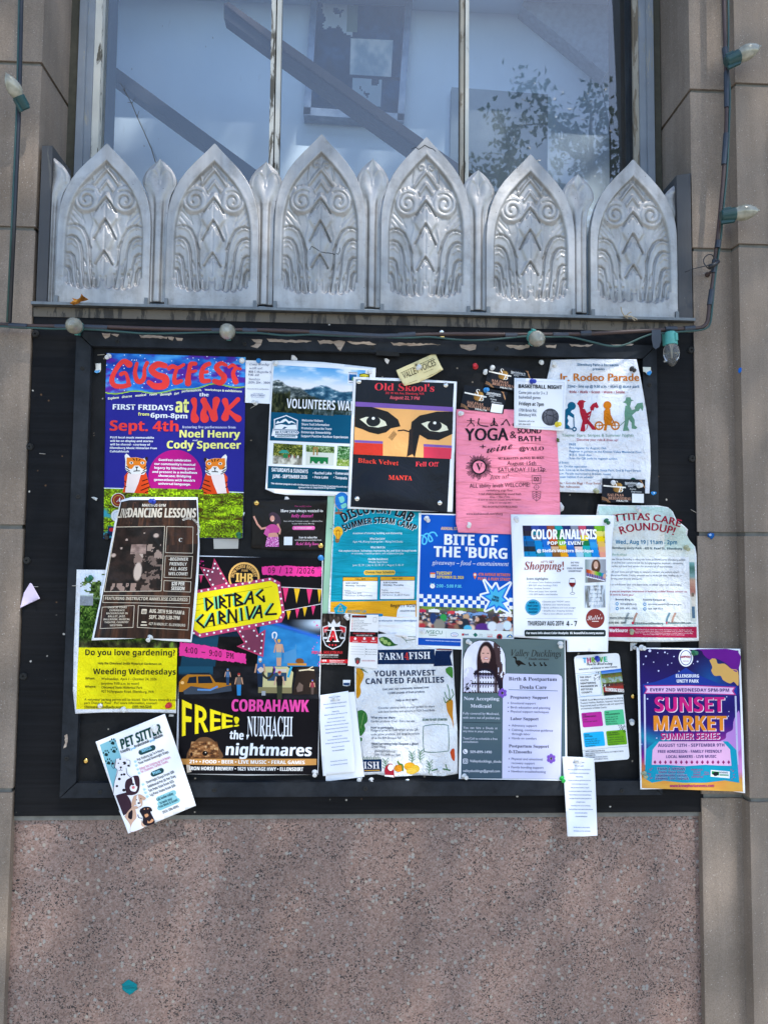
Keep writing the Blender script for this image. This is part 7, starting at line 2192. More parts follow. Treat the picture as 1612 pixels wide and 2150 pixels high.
def shad(t_,x0,y,x1_,h,cols_,st='H',**kw):
    p.text(t_,x0 + 9,y + 8,x1_ + 9,h,PK,st,'headline',5,**kw)
    p.text(t_,x0,y,x1_,h,cols_,st,'headline',6,**kw)


shad('SUNSET',415,860,1225,172,'#cf1f7c',a=.002)
shad('MARKET',405,1078,1250,172,'#e58a2a',a=.004)
shad('SUMMER SERIES',486,1184,1168,74,'#b81f78',a=-.01)
p.poly([(310,1300),(420,1206),(1265,1206),(1366,1310),(1400,1690),(1230,1662),(1000,1690),(740,1690),(520,1665),(380,1690),(296,1640)],'#1497b4','market_table',3)
p.poly([(388,1305),(465,1208),(1206,1206),(1290,1300),(1308,1492),(1180,1490),(1000,1480),(760,1496),(560,1480),(378,1480)],'#e7b4da','market_table',4)
for k in range(15): x = 415 + 61.5 * k; y = 1450 + .002 * k; p.poly([(x,y - 24),(x + 17,y),(x,y + 24),(x - 17,y)],'#8f2468','market_table',5)
ND = '#2a2a6e'
p.text('AUGUST 12TH - SEPTEMBER 9TH',450,1272,1225,37,ND,'B','lettering',6,a=-.006).text('FREE ADMISSION - FAMILY FRIENDLY',450,1342,1198,34,ND,'B','lettering',6,a=-.004).text('LOCAL MAKERS - LIVE MUSIC',546,1402,1132,33,ND,'B','lettering',6,a=-.006)
for t_,a_,y_,b_,h_ in (('FOOD & DRINKS',446,1542,768,32),('MARS SODA SHOP',460,1580,762,27),('SOJOURNERS COFFEE,',426,1618,796,27),("GENESIS, VV'S COCINA",418,1655,812,27)): p.text(t_,a_,y_,b_,h_,'#f0dff0','H','lettering',5).text(t_,a_ + 1,y_ - 1,b_ - 1,h_ - 3,'#4a2a70','B','lettering',6)
for i,(t_,a_,b_) in enumerate((('THANK YOU',832,972),('TO OUR',862,948),('SUNSET',862,952),('SUPPORTER',842,978))): p.text(t_,a_,1546 + 28 * i,b_,17,'#a8407c','H','lettering',5)
p.curve([(975,1600),(1010,1592),(990,1570),(1008,1562),(1020,1572),(1034,1566),(1040,1580),(1016,1596),(1052,1592)],4,'#b0407c','heart',5)
p.poly([(1066,1540),(1288,1558),(1286,1638),(1064,1618)],'#f2f4f6','sponsor_logo',5).poly([(1078,1554),(1165,1560),(1162,1606),(1110,1600),(1078,1590)],'#1f8a4a','sponsor_logo',6).blob([(1085,1585),(1120,1562),(1155,1572),(1150,1600),(1115,1612)],'#1c2226','sponsor_logo',7).text('RENEWAL',1168,1578,1272,20,'#23303a','H','sponsor_logo',7,a=.05).line([(1168,1590),(1276,1598)],7,'#3a8a5a','sponsor_logo',7).line([(1168,1602),(1276,1609)],7,'#3a8a5a','sponsor_logo',7)
for a_,b_,c_,d_ in ((385,1518,372,1530),(350,1530,370,1548),(330,1580,368,1590),(345,1612,368,1610),(352,1645,385,1630),(1300,1530,1312,1545),(1335,1545,1322,1562),(1345,1590,1328,1598),(1350,1630,1330,1622),(1318,1655,1310,1640)): p.line([(a_,b_),(c_,d_)],7,'#b0306a','ray',5)
p.text('www.krewphoriaevents.com',590,1742,1105,32,'#b02a74','H','lettering',6,a=-.006)

# ===== Pet sitter
p = Paper('pet_sitter_flyer','white pet sitter flyer tilted over the lower edge with four cartoon dogs','flyer',
          [(200.5,1558),(270,1530),(346,1499),(378,1590),(411.5,1692),(340,1722),(269,1751),(234,1655)],4,'card',W,group=G_SHEETS,base=-.0238,bumps=[(269,1751,40,40,.006),(411,1692,40,40,.004)])
p.zoom(140,1340,5.118,-.40,.40)
TL = '#7fb9c6'
p.poly([(357,1148),(520,1078),(590,1300),(540,1420),(498,1620)],TL,'panel',1).poly([(560,1850),(640,1930),(700,2020),(660,2080)],W,'panel',1)
p.poly([(740,2040),(780,1990),(815,2010),(835,2030),(720,2075)],TL,'panel',1)
for x,y in ((494,1118),(508,1206),(424,1242),(450,1332)):
    p.blob([(x - 22,y + 18),(x - 4,y - 8),(x + 20,y + 8),(x + 14,y + 28),(x - 8,y + 26)],'#16302f','paw_print',2)
    for a_,b_ in ((-28,-8),(-10,-28),(12,-30),(28,-12)): p.ell(x + a_,y + b_,7,11,'#16302f','paw_print',2,10)
p.text('PET SITTER',594,1195,1025,104,'#17433f','H','headline',a=-.405,b=-.0,lean=-.22).text('Friendly',590,1240,685,26,'#2c3c4a','H',a=-.42,lean=-.3).text('Professional',740,1180,890,26,'#2c3c4a','H',a=-.42,lean=-.3).text('Reliable',945,1092,1040,26,'#2c3c4a','H',a=-.42,lean=-.3)
for x,y in ((712,1188),(918,1102)): p.line([(x - 18,y + 8),(x + 18,y - 8)],12,'#8fc4e0','bone',2); [p.ell(x + s_ * 18 + a_,y - s_ * 8 + b_,7,7,'#8fc4e0','bone',2,8) for s_ in (-1,1) for a_,b_ in ((-3,-6),(3,6))]


def pill(x0,y0,x1_,y1,w,col,part='rounded_pill',lv=2):
    p.line([(x0,y0),(x1_,y1)],w,col,part,lv); p.ell(x0,y0,w / 2,w / 2,col,part,lv,14); p.ell(x1_,y1,w / 2,w / 2,col,part,lv,14)


pill(800,1228,926,1180,58,'#23464a'); p.text('SERVICES',812,1230,915,28,'#8fd0e6','H',a=-.38,lean=-.3)
pill(930,1462,1016,1426,58,'#23464a'); p.text('Prices',936,1470,1014,30,'#8fd0e6','H',a=-.38,lean=-.3)
for t_,a_,y_,b_,c_ in (('Pet Visiting Up To 4 Hours',768,1322,1048,'#23303c'),('Your Home Overnight Stays',780,1360,1098,'#23303c'),('Other Pet Visiting up to 4 Hours',795,1420,1120,'#c77a9c'),('Ex. Chickens, Turtles, Goats.',808,1450,1096,'#c77a9c'),('Overnight Stays From $50',864,1566,1160,'#23303c'),('Additional Pet $5 Per Stay',878,1612,1176,'#23303c'),('Sm Pets Visit from $25',892,1655,1156,'#23303c'),('Lg Pets Visits from $30',906,1700,1174,'#23303c'),('(253) 296-0595',1034,1888,1210,'#23303c')):
    p.text(t_,a_,y_,b_,24,c_,'B',a=-.40,lean=-.3)
for (a_,b_,c_,d_) in ((990,1730,1150,1664),(1002,1782,1160,1718),(1000,1826,1190,1744)): pill(a_,b_,c_,d_,56,'#86bfc8','rounded_pill',1)
for t_,a_,y_,b_ in (('Call Andie today',974,1752,1150),('to book your',1008,1788,1140),('Free Meet & Greet!',996,1830,1198)): p.text(t_,a_,y_,b_,24,'#28505a','B',a=-.40,lean=-.3)
for x,y in ((738,1332),(748,1374),(764,1416),(778,1456),(820,1578),(834,1632),(848,1668),(866,1708)): p.ell(x,y,11,10,'#a9d4e6','paw_print',1,8); [p.ell(x + a_,y + b_,4,5,'#a9d4e6','paw_print',1,6) for a_,b_ in ((-13,-7),(-4,-15),(8,-14),(15,-4))]
BK,BR,TN,WH = '#231c24','#3b2732','#c9a48c','#eceaf2'
D = lambda pts,c,lv=2: p.blob(pts,c,'dog',lv,4)
LNE = lambda pts,w=4: p.line(pts,w,'#1c181c','dog',8)
D([(530,1300),(600,1290),(650,1305),(640,1400),(650,1460),(690,1500),(650,1600),(560,1680),(500,1680),(510,1560),(545,1430),(515,1380)],WH,2)
LNE(catmull([(530,1300),(510,1380),(545,1430),(510,1560),(500,1680)],4)); LNE(catmull([(640,1400),(650,1460),(690,1500)],4)); LNE(catmull([(500,1320),(482,1370),(510,1400),(530,1320)],4)); LNE(catmull([(640,1310),(680,1320),(676,1380),(650,1370)],4))
for x,y,r_ in ((494,1350,14),(575,1302,10),(620,1345,20),(664,1372,12),(590,1470,12),(618,1466,14),(566,1515,16),(540,1592,14),(615,1635,18)): p.ell(x,y,r_,r_ * .9,BK,'dog',4,12)
p.ell(582,1390,13,10,BK,'dog',5,10); p.ell(556,1346,7,8,BK,'dog',5,8); p.ell(604,1350,7,8,'#f6f2e8','dog',6,8); LNE([(582,1400),(580,1420),(560,1425)]); LNE([(580,1420),(600,1424)])
D([(690,1500),(730,1480),(775,1490),(785,1580),(765,1660),(700,1690),(650,1680),(625,1600),(640,1530)],BR,3); D([(700,1500),(718,1498),(740,1580),(760,1600),(740,1650),(690,1640),(680,1600),(710,1560)],WH,4)
p.ell(712,1572,15,11,BK,'dog',6,10); p.ell(692,1525,6,6,BK,'dog',6,8); p.ell(742,1520,6,6,BK,'dog',6,8); p.ell(716,1608,18,14,'#d8727a','dog',6,10); D([(682,1600),(700,1590),(716,1600),(740,1592),(758,1600),(720,1590)],TN,5)
p.poly([(525,1690),(640,1660),(680,1720),(700,1800),(690,1860),(610,1910)],BR,'dog',2); D([(650,1690),(700,1690),(730,1690),(700,1760),(672,1720)],WH,3)
D([(740,1690),(790,1682),(850,1720),(830,1745),(815,1740),(810,1800),(770,1820),(735,1790),(710,1830),(695,1790),(715,1710)],TN,4); D([(752,1700),(765,1690),(780,1760),(800,1790),(770,1815),(745,1785)],WH,5); p.ell(775,1775,14,10,BK,'dog',6,10); p.ell(752,1740,6,7,BK,'dog',6,8); p.ell(798,1728,6,7,BK,'dog',6,8)
D([(620,1920),(690,1830),(760,1810),(790,1900),(810,1980),(840,2030),(690,2090),(680,2010)],TN,3); D([(665,1880),(705,1850),(705,1930),(690,1950),(660,1930)],BK,4); D([(740,1840),(800,1840),(800,2010),(830,2035),(690,2085),(700,2000),(750,1930)],WH,4)
D([(790,1840),(840,1815),(900,1820),(920,1860),(900,1870),(940,1950),(942,1990),(860,2020),(815,1985),(820,1930),(785,1870)],BK,6); D([(835,1905),(850,1880),(870,1890),(880,1910),(850,1930)],'#c9906a',7); p.ell(850,1882,14,11,BK,'dog',8,10); [p.ell(x,y,8,6,'#c9906a','dog',8,8) for x,y in ((836,1840),(872,1836))]; D([(870,1960),(890,1975),(915,1945),(935,1960),(910,1985),(870,1990)],'#c9906a',7); LNE(catmull([(765,1900),(775,1930),(810,1938)],4),8)
# ------------------------------------------------------------------ lay all sheets
make_finishes()
build_glyphs()
for _p in Paper.all:
    _p.build()
# painting canvas (needs the print helpers)
make_glow = None
pt = Paper('painted_canvas',None,None,[(655,-6),(849,0),(835,236),(653,222)],0,'paper','#24507a',base=YW - .012)
pt.zoom(0,0,1).pic([(655,-6),(849,0),(835,236),(653,222)],60,70,art,'brushwork',1)
_o = pt.build()
_o.parent = root_a; _o.matrix_parent_inverse = root_a.matrix_basis.inverted()
bm = bmesh.new(); prism(bm,[P(x,y,YW - .03) for x,y in ((948,182),(1150,197),(1148,470),(942,460))],YW - .0005)
m = Mat('primed_canvas'); MT['canvas'] = m.fin(m.ramp(m.noise(m.coord(),6,5),[(.3,(.20,.26,.31)),(.7,(.30,.37,.42))]),.9,m.bump(m.noise(m.coord(),300,2),.0006))
tag(bm_obj('blank_canvas',bm,MT['canvas'],None,bevel=.003),'blank grey blue canvas leaning behind the right window pane','canvas')
# branch reflected in the left pane, added as a thin solid tube
bm = bmesh.new()
tube(bm,[P(x,y,.14) for x,y in ((330,352),(318,312),(302,275),(288,245),(276,215),(262,190),(252,171))],[.0011,.001,.0009,.0008,.0008,.0007,.0005],6)
for a,b in (((288,245),(292,232)),((276,215),(268,214)),((276,217),(284,205)),((262,190),(255,187)),((262,190),(262,178))):
    tube(bm,[P(*a,.14),P(*b,.14)],[.0006,.0004],5)
MT['twig'] = simple('branch_reflection',(.085,.075,.06),.9)
tag(bm_obj('branch_reflection',bm,MT['twig'],None,smooth=True),'thin branch reflection in the left pane, added as a tube behind the cast panels','twig')

# ------------------------------------------------------------------ light strings
MT['cable'] = simple('brown_cable',(.050,.026,.022),.5)
MT['wire'] = simple('green_wire',(.016,.062,.056),.45)
MT['socket'] = simple('teal_socket',(.075,.33,.29),.4)
MT['socket_dark'] = simple('dark_teal_socket',(.008,.05,.05),.4)
MT['tape'] = simple('blue_black_tape',(.022,.03,.045),.42)
MT['tie'] = simple('black_plastic',(.012,.013,.018),.4)
m = Mat('frosted_bulb'); MT['bulb'] = m.fin(m.ramp(m.noise(m.coord(),40,4),[(.35,(.26,.25,.18)),(.6,(.46,.45,.36))]),.22,Transmission_Weight=.25,Coat_Weight=.6,Coat_Roughness=.1)
m = Mat('clear_bulb'); MT['clearbulb'] = m.fin((.92,.93,.92),.04,None,Transmission_Weight=.93,IOR=1.35)
m = Mat('bulb_inside'); MT['filament'] = m.fin((.35,.34,.30),.35,Metallic=.6)
YC = -.036


def frame_mat(origin,axis):
    z = Vector(axis).normalized()
    x = z.cross(Vector((0,0,1)))
    if x.length < .05: x = Vector((1,0,0))
    x.normalize(); y = z.cross(x)
    M4 = Matrix((x,y,z)).transposed().to_4x4()
    M4.translation = origin
    return M4


BULB = [(.0,.0495),(.0025,.0488),(.006,.0462),(.0105,.040),(.0145,.031),(.0165,.022),(.0166,.016),(.0150,.008),(.0115,.002),(.0108,-.002)]
SOCK = [(.0,-.026),(.0095,-.026),(.0118,-.024),(.0128,-.012),(.0138,.000),(.0138,.003),(.0120,.003)]


def lamp(parent,origin,axis,clear=False,dark=False,sc=1.0):
    M4 = frame_mat(origin,axis) @ Matrix.Scale(sc,4)
    bm = bmesh.new(); lathe(bm,SOCK,M4,20)
    for k in range(2):
        vs0 = len(bm.verts)
        b2 = bmesh.new(); box(b2,-.0035,.0035,.0105,.0175,-.027,.0) if k == 0 else box(b2,-.0035,.0035,-.0160,-.0100,-.020,-.004)
        bmesh.ops.transform(b2,matrix=M4,verts=b2.verts)
        me = bpy.data.meshes.new('t'); b2.to_mesh(me); b2.free(); bm.from_mesh(me); bpy.data.meshes.remove(me)
    s = bm_obj('socket',bm,MT['socket_dark' if dark else 'socket'],parent,bevel=.0008)
    bm = bmesh.new(); lathe(bm,list(reversed(BULB)),M4,24)
    if not clear: lathe(bm,[(.0022,.048),(.0016,.0515),(0,.0522)],M4,10)
    b = bm_obj('bulb',bm,MT['clearbulb' if clear else 'bulb'],s,smooth=True)
    if clear:
        bm = bmesh.new(); lathe(bm,[(.006,-.002),(.0052,.004),(.002,.014),(.0012,.030),(0,.032)],M4,10)
        bm_obj('filament_stem',bm,MT['filament'],s,smooth=True)
    return s


def pxl(pts,y):
    return [P(p[0],p[1],p[2] if len(p) > 2 else y) for p in pts]


ls = empty('light_string',tuple(P(800,700,YC)),'outdoor light string along the top of the board and up the right pilaster','light string')
main = [(-900,672),(-400,676),(-40,680),(38,683),(100,685),(170,685),(240,687),(310,689.5),(400,692),(480,693),(560,693),(650,697),(740,703),(820,705),(900,702),(980,701),(1060,702),(1140,702),(1220,701),(1300,697),(1360,694),(1420,691),(1460,689),(1475,686),(1484,676),(1487,660),(1490,630),(1496,590),(1500,550),(1506,500,-.044),(1512,440,-.048),(1519,360,-.05),(1524,270,-.05),(1525,190,-.05),(1523,120,-.05),(1520,40,-.05),(1519,-60,-.05),(1516,-420,-.05)]
sm = catmull([(p[0],p[1],p[2] if len(p) > 2 else YC) for p in main],4)
bm = bmesh.new(); tube(bm,[P(*p) for p in sm],.0042,8); bm_obj('cable',bm,MT['cable'],ls,smooth=True)
wire = [(-900,676),(-400,681),(-40,684),(38,687),(110,690),(150,690),(200,692),(250,696),(310,700),(380,699),(450,697),(500,698),(545,699),(600,704),(650,702),(700,704),(760,706),(850,709),(900,707),(950,712),(1000,714),(1060,710),(1100,706),(1150,707),(1195,707),(1240,717),(1280,726),(1310,724),(1345,709),(1372,700),(1400,699),(1430,696),(1460,694),(1480,690),(1490,680),(1494,655),(1499,600),(1504,560),(1513,500,-.046),(1518,440,-.05),(1526,360,-.052),(1530,270,-.052),(1532,190,-.052),(1528,140,-.052),(1529,60,-.052),(1528,-60,-.052),(1524,-420,-.052)]
sm = catmull([(p[0],p[1],p[2] if len(p) > 2 else YC - .003) for p in wire],4)
bm = bmesh.new(); tube(bm,[P(*p) for p in sm],.0021,7); bm_obj('wire',bm,MT['wire'],ls,smooth=True)
for pts in ([(20,683),(58,685)],[(116,686),(145,686)],[(170,686),(226,688)],[(445,694),(470,694)],[(510,694),(540,695)],[(650,698),(700,701),(760,704),(800,706),(848,705)],[(836,704),(872,702)],[(1060,704),(1085,704)],[(1160,703),(1192,703)],[(1218,700),(1240,699)],[(1396,691),(1420,690)],[(1436,690),(1458,688)],[(1489,640),(1494,608)],[(1497,572),(1500,545)],[(1506,520,-.044),(1508,505,-.044)],[(1519,345,-.05),(1524,280,-.05)],[(1525,225,-.05),(1525,150,-.05)],[(1524,130,-.05),(1521,100,-.05)]):
    q = [P(p[0],p[1],(p[2] if len(p) > 2 else YC) - .001) for p in pts]
    bm = bmesh.new(); tube(bm,q,[.0056 + random.uniform(-.0004,.0005) for _ in q],9); bm_obj('tape_wrap',bm,MT['tape'],ls)
# hanging end of tape
bm = bmesh.new(); prism(bm,[P(x,y,YC - .006) for x,y in ((1368,692),(1387,692),(1388,714),(1384,728),(1376,733),(1371,728),(1368,712))],YC - .0052); bm_obj('tape_end',bm,MT['tape'],ls,bevel=.0004)
for px,py,ax in ((157,684,(.16,-1,-.26)),(478,696,(.08,-1,-.30)),(1125,710,(.06,-1,-.44))):
    o_ = P(px,py,YC - .024); lamp(ls,o_ - Vector(ax).normalized() * .012,ax)
lamp(ls,P(1408,722,YC - .006),(.03,-.05,-1),True)
lamp(ls,P(1548,118,-.075),(.92,-.18,.38),False,True,1.0)
lamp(ls,P(1540,449,-.075),(.98,-.2,.10),False,True,1.0)
# cable tie
bm = bmesh.new(); c_ = P(1490,549,-.044)
tube(bm,[c_ + Vector((.0135 * math.cos(2 * PI * k / 18),.002 * math.sin(k),.0155 * math.sin(2 * PI * k / 18))) for k in range(19)],.0012,6)
tube(bm,[P(1500,552,-.046),P(1480,558,-.05),P(1455,564,-.052),P(1437,571,-.05)],[.0014,.0012,.001,.0008],6)
tube(bm,[P(1508,548,-.046),P(1497,556,-.048),P(1488,560,-.046)],.0045,8)
bm_obj('cable_tie',bm,MT['tie'],ls,smooth=True)
l2 = empty('light_string',tuple(P(40,200,-.04)),'strand with one bulb at the far left edge of the photo','light string')
bm = bmesh.new(); tube(bm,[P(x,y,-.04) for x,y in ((54,-420),(46,-60),(44,50),(42,150),(39,260),(32,420),(20,676))],.0042,8); bm_obj('cable',bm,MT['tie'],l2,smooth=True)
bm = bmesh.new(); tube(bm,[P(x,y,-.043) for x,y in ((49,-420),(41,-60),(39,50),(37,150),(34,260),(27,420),(15,676))],.0021,7); bm_obj('wire',bm,MT['wire'],l2,smooth=True)
lamp(l2,P(40,204,-.055),(-.35,-.6,.75),False,True,.9)
# eye hook that carries the cable on the pilaster
bm = bmesh.new(); lathe(bm,[(.0055,0),(.0055,.004),(.003,.006),(.003,.03),(.0,.031)],frame_mat(P(1484,577,YF + .001),(0,-1,0)),12)
tag(bm_obj('wall_screw',bm,MT['cable'],None,smooth=True),'rusty screw in the stone beside the cable tie','screw')

# ------------------------------------------------------------------ scraps, stickers, leaves
def scrap(name,lab,cat,pts,base,col,extra=(),bumps=(),finish='paper'):
    q = Paper(name,lab,cat,pts,0,finish,col,base=base,bumps=bumps,pitch=4)
    q.zoom(0,0,1)
    for e in extra: q.poly(e[0],e[1],'torn_layer',1)
    q.build()


scrap('paper_scrap','torn lavender paper scrap stapled to the plywood at the left','scrap',[(63,1224),(67,1226),(84,1257),(60,1268),(42,1277),(50,1245)],-.004,'#c9bcd4',bumps=[(84,1257,10,10,.006),(42,1277,12,12,.004)])
scrap('paper_scrap','torn white and blue strip left of the festival poster','scrap',[(200,763),(212,762),(212,776),(210,781),(203,783),(198,780),(201,774)],-.0055,'#dcdad2',[([(199,778),(210,776),(209,781),(203,783),(198,781)],'#5f9fd0')],[(200,782,6,4,.003)])
scrap('paper_scrap','white torn corner above the volunteers flyer','scrap',[(612,745),(618,746),(624,752),(624.5,756),(618,757),(611,755.5)],-.0055,'#dad8d6',bumps=[(618,746,5,5,.003)])
scrap('paper_scrap','small white torn corner left of the cream card','scrap',[(807,753),(811,752),(818,756),(814,764),(811,762),(808,758)],-.0055,'#e6e4e2',bumps=[(811,752,4,4,.003)])
scrap('paper_scrap','pale scrap pinned under the right rail corner with a blue tip','scrap',[(1349,770),(1366,770.5),(1366,776),(1368,781),(1364,788),(1358,786),(1354,781),(1350,780)],-.0205,'#dcdccf',[([(1358,781),(1366,777),(1368,782),(1364,788),(1358,786)],'#3f8fd0')],[(1360,784,6,6,.004)])
scrap('sticker','small blue torn sticker on the right rail beside the practice card','sticker',[(1366,1033),(1372,1031.5),(1378,1033),(1377,1037),(1371,1040),(1367,1037)],-.0192,'#2f7fc0',[([(1371,1034),(1375,1033.5),(1373,1037)],'#dfe8f0')])
scrap('sticker','blue torn sticker on the right stone pilaster','sticker',[(1485,1121),(1491,1118.5),(1499,1120),(1499,1127),(1493,1133),(1490,1129),(1485,1127)],-.0052,'#1f5fa8',[([(1487,1122),(1492,1120),(1494,1124),(1490,1126)],'#a9c4e0')],[(1491,1124,6,5,.003)])
scrap('sticker','small blue sticker high on the right stone pilaster','sticker',[(1550,774),(1554,771),(1557,773),(1556,780),(1552,784),(1549,780)],-.033,'#1f62b8',bumps=[(1553,777,4,5,.002)])
scrap('paper_scrap','beige tape tab hanging below the festival poster','scrap',[(448,1131),(501,1131),(500,1152),(494,1152),(449,1152.5)],-.0058,'#b9b5ad')
scrap('paper_scrap','torn white corner between the job fair and night market sheets','scrap',[(1323,1349),(1338,1349),(1334,1356),(1327,1366),(1323,1367)],-.0062,'#d2d0cc',bumps=[(1324,1366,5,8,.003)])
scrap('paper_scrap','small white scrap with a navy bar above the poem slip','scrap',[(720,1428),(736,1428),(734,1440),(728,1441),(720,1440)],-.0058,'#e2e6ea',[([(721,1434),(734,1434),(733,1440),(721,1439)],'#23406a')])
scrap('paper_scrap','white torn remnant at the lower right edge of the pink flyer','scrap',[(1172,1052),(1178,1055),(1184,1064),(1183,1071),(1177,1075),(1170,1080)],-.0068,'#d6d4d4',bumps=[(1180,1064,6,8,.003)])
scrap('paper_scrap','tiny white torn flake left of the dance lesson flyer','scrap',[(191,1044),(197,1043),(205,1046),(202,1052),(198,1049)],-.0055,'#d9dad6',bumps=[(203,1048,3,4,.003)])
scrap('paper_scrap','white torn flake above the dance class card','scrap',[(598,1043),(603,1042),(608,1048),(601,1050),(597,1049)],-.0056,'#d9d8d8',bumps=[(602,1046,3,3,.002)])
scrap('paper_scrap','white folded flake under the gardening flyer','scrap',[(355,1500),(365,1501),(364,1505),(354,1505)],-.0056,'#d8d4cc',bumps=[(360,1502,4,2,.002)])
scrap('paper_scrap','pale flake stuck at the right edge of the festival poster','scrap',[(509,1074),(514,1076),(512,1083),(509,1085)],-.0065,'#d0d4d6',bumps=[(512,1079,3,3,.002)])
scrap('sticker','teal green torn sticker on the pink granite','sticker',[(255,2068),(259,2066),(264,2061),(270,2057.5),(276,2061),(281,2063.5),(288,2068),(287.5,2073),(289,2078),(283,2082),(279,2086),(272,2090),(266,2086),(262,2083.5),(256,2077),(257,2072)],.0105,'#0f7a82',[([(258,2072),(270,2070),(281,2074),(272,2077),(262,2077)],'#156f78')],[(288,2070,6,6,.0015),(271,2089,7,4,.0015)],finish='wavy')
scrap('sticker','small green torn sticker peeking out right of the pink flyer','sticker',[(1168,919),(1174,921),(1174,928),(1169,928)],-.0135,'#5a6a3a',bumps=[(1171,924,3,3,.003)])
scrap('dry_leaf','curled brown oak leaf lying on the sill under the first panel','leaf',[(146,636),(155,630),(151,625),(162,628),(168,625),(171,616),(176,622),(186,628),(180,631),(170,633),(162,638),(154,640)],-.019,'#9a6428',[([(150,632),(162,629),(171,622),(170,626),(160,633)],'#c08a3a')],[(171,620,8,8,.010),(150,634,8,6,.006)],'wavy')
bm = bmesh.new()
for q in ([(1303,644),(1305,654),(1310,662),(1322,665)],[(1310,662),(1325,664),(1336,670),(1337,672)],[(1316,661),(1322,655),(1326,656)],[(1309,663),(1318,668)],[(1326,668),(1333,673)]):
    tube(bm,[P(x,y,-.020 - .001 * i) for i,(x,y) in enumerate(q)],[.0012,.0014,.0012,.0009][:len(q)],5)
MT['straw'] = simple('dry_straw',(.42,.35,.24),.9)
tag(bm_obj('straw_wisp',bm,MT['straw'],None,smooth=True),'wisp of dry grass on the sill under the last panel','straw')
# staples left in the black paint
MT['staple'] = simple('steel_staple',(.45,.43,.38),.35,Metallic=.8)
STP = [(83,952,95,953,'staple in the plywood under the upper left bolt'),(67,1232,80,1232,'staple holding the lavender scrap'),(152,1230,163,1230,'staple beside the gardening flyer'),(205,745,219,744,'bent staple left of the first clear pin'),(526,857,536,851,'loose thread of wire under the handwritten card'),(1450,1070,1463,1077,'bright staple right of the job fair flyer')]
for a,b,c,d,lab in STP:
    y_ = -.0012 if not (190 < a < 1380) else -.0055
    if 145 < a < 190: y_ = -.0195
    q = [P(a,b,y_ + .001),P(a,b,y_ - .0006),P(c,d,y_ - .0006),P(c,d,y_ + .001)]
    bm = bmesh.new(); tube(bm,q,.0007,6)
    tag(bm_obj('staple',bm,MT['staple'],None),lab,'staple','staples left in the paint')

# ------------------------------------------------------------------ pins
def pin_mat(name,col,rough=.25,**kw):
    m = Mat(name)
    return m.fin(m.ramp(m.noise(m.coord(),300,2),[(.3,tuple(x * .85 for x in col)),(.7,col)]),rough,None,**kw)


PMAT = {'clear': pin_mat('clear_plastic',(.88,.9,.9),.15,Transmission_Weight=.22,IOR=1.4),'blue': pin_mat('blue_plastic',(.010,.04,.42),.3),'sky': pin_mat('sky_blue_plastic',(.02,.22,.55),.3),'red': pin_mat('red_plastic',(.55,.012,.02),.3),'green': pin_mat('green_plastic',(.006,.14,.06),.3),
        'lime': pin_mat('bright_green_plastic',(.01,.62,.08),.25,Transmission_Weight=.3),'black': pin_mat('black_plastic_pin',(.012,.012,.014),.3),'white': pin_mat('white_plastic',(.74,.74,.72),.35),'yellow': pin_mat('yellow_plastic',(.78,.62,.02),.35),'pale': pin_mat('pale_green_plastic',(.50,.52,.32),.3,Transmission_Weight=.3),
        'silver': pin_mat('chromed_steel',(.75,.73,.68),.12,Metallic=1.0),'gold': pin_mat('brass',(.75,.48,.14),.2,Metallic=1.0)}
PUSH = [(0,0),(.0056,0),(.0058,.0008),(.0052,.0016),(.0030,.0026),(.0025,.0046),(.0027,.0068),(.0040,.0084),(.0045,.0096),(.0043,.0108),(.0034,.0113),(.0016,.0111),(0,.0109)]
TACK = [(.0058,0),(.0057,.0009),(.0050,.0022),(.0034,.0034),(.0015,.0039),(0,.004)]
bm = bmesh.new(); lathe(bm,PUSH,None,18); bmesh.ops.recalc_face_normals(bm,faces=bm.faces); PME = bpy.data.meshes.new('push_pin'); bm.to_mesh(PME); bm.free()
bm = bmesh.new(); lathe(bm,TACK,None,18); bmesh.ops.recalc_face_normals(bm,faces=bm.faces); TME = bpy.data.meshes.new('drawing_tack'); bm.to_mesh(TME); bm.free()
for me in (PME,TME): me.polygons.foreach_set('use_smooth',[True] * len(me.polygons))
_pm = {}


def pin(px,py,col,lab,y=-.016,tack=False,tilt=(0,0),sc=1.0):
    key = (tack,col)
    if key not in _pm:
        me = (TME if tack else PME).copy(); me.materials.append(PMAT[col]); _pm[key] = me
    o = bpy.data.objects.new('drawing_tack' if tack else 'push_pin',_pm[key])
    ax = (math.sin(tilt[0]),-1,math.sin(tilt[1]))
    o.matrix_world = frame_mat(P(px,py,y),ax) @ Matrix.Scale(sc,4)
    link(o)
    tag(o,lab,'tack' if tack else 'push pin','pins and tacks on the notice board')


def on(label_part):
    return next(q for q in Paper.all if q.label and label_part in q.label)


def sheet_y(q,x,y):
    return float(q.depth(np.float64(x),np.float64(y))) - .0009


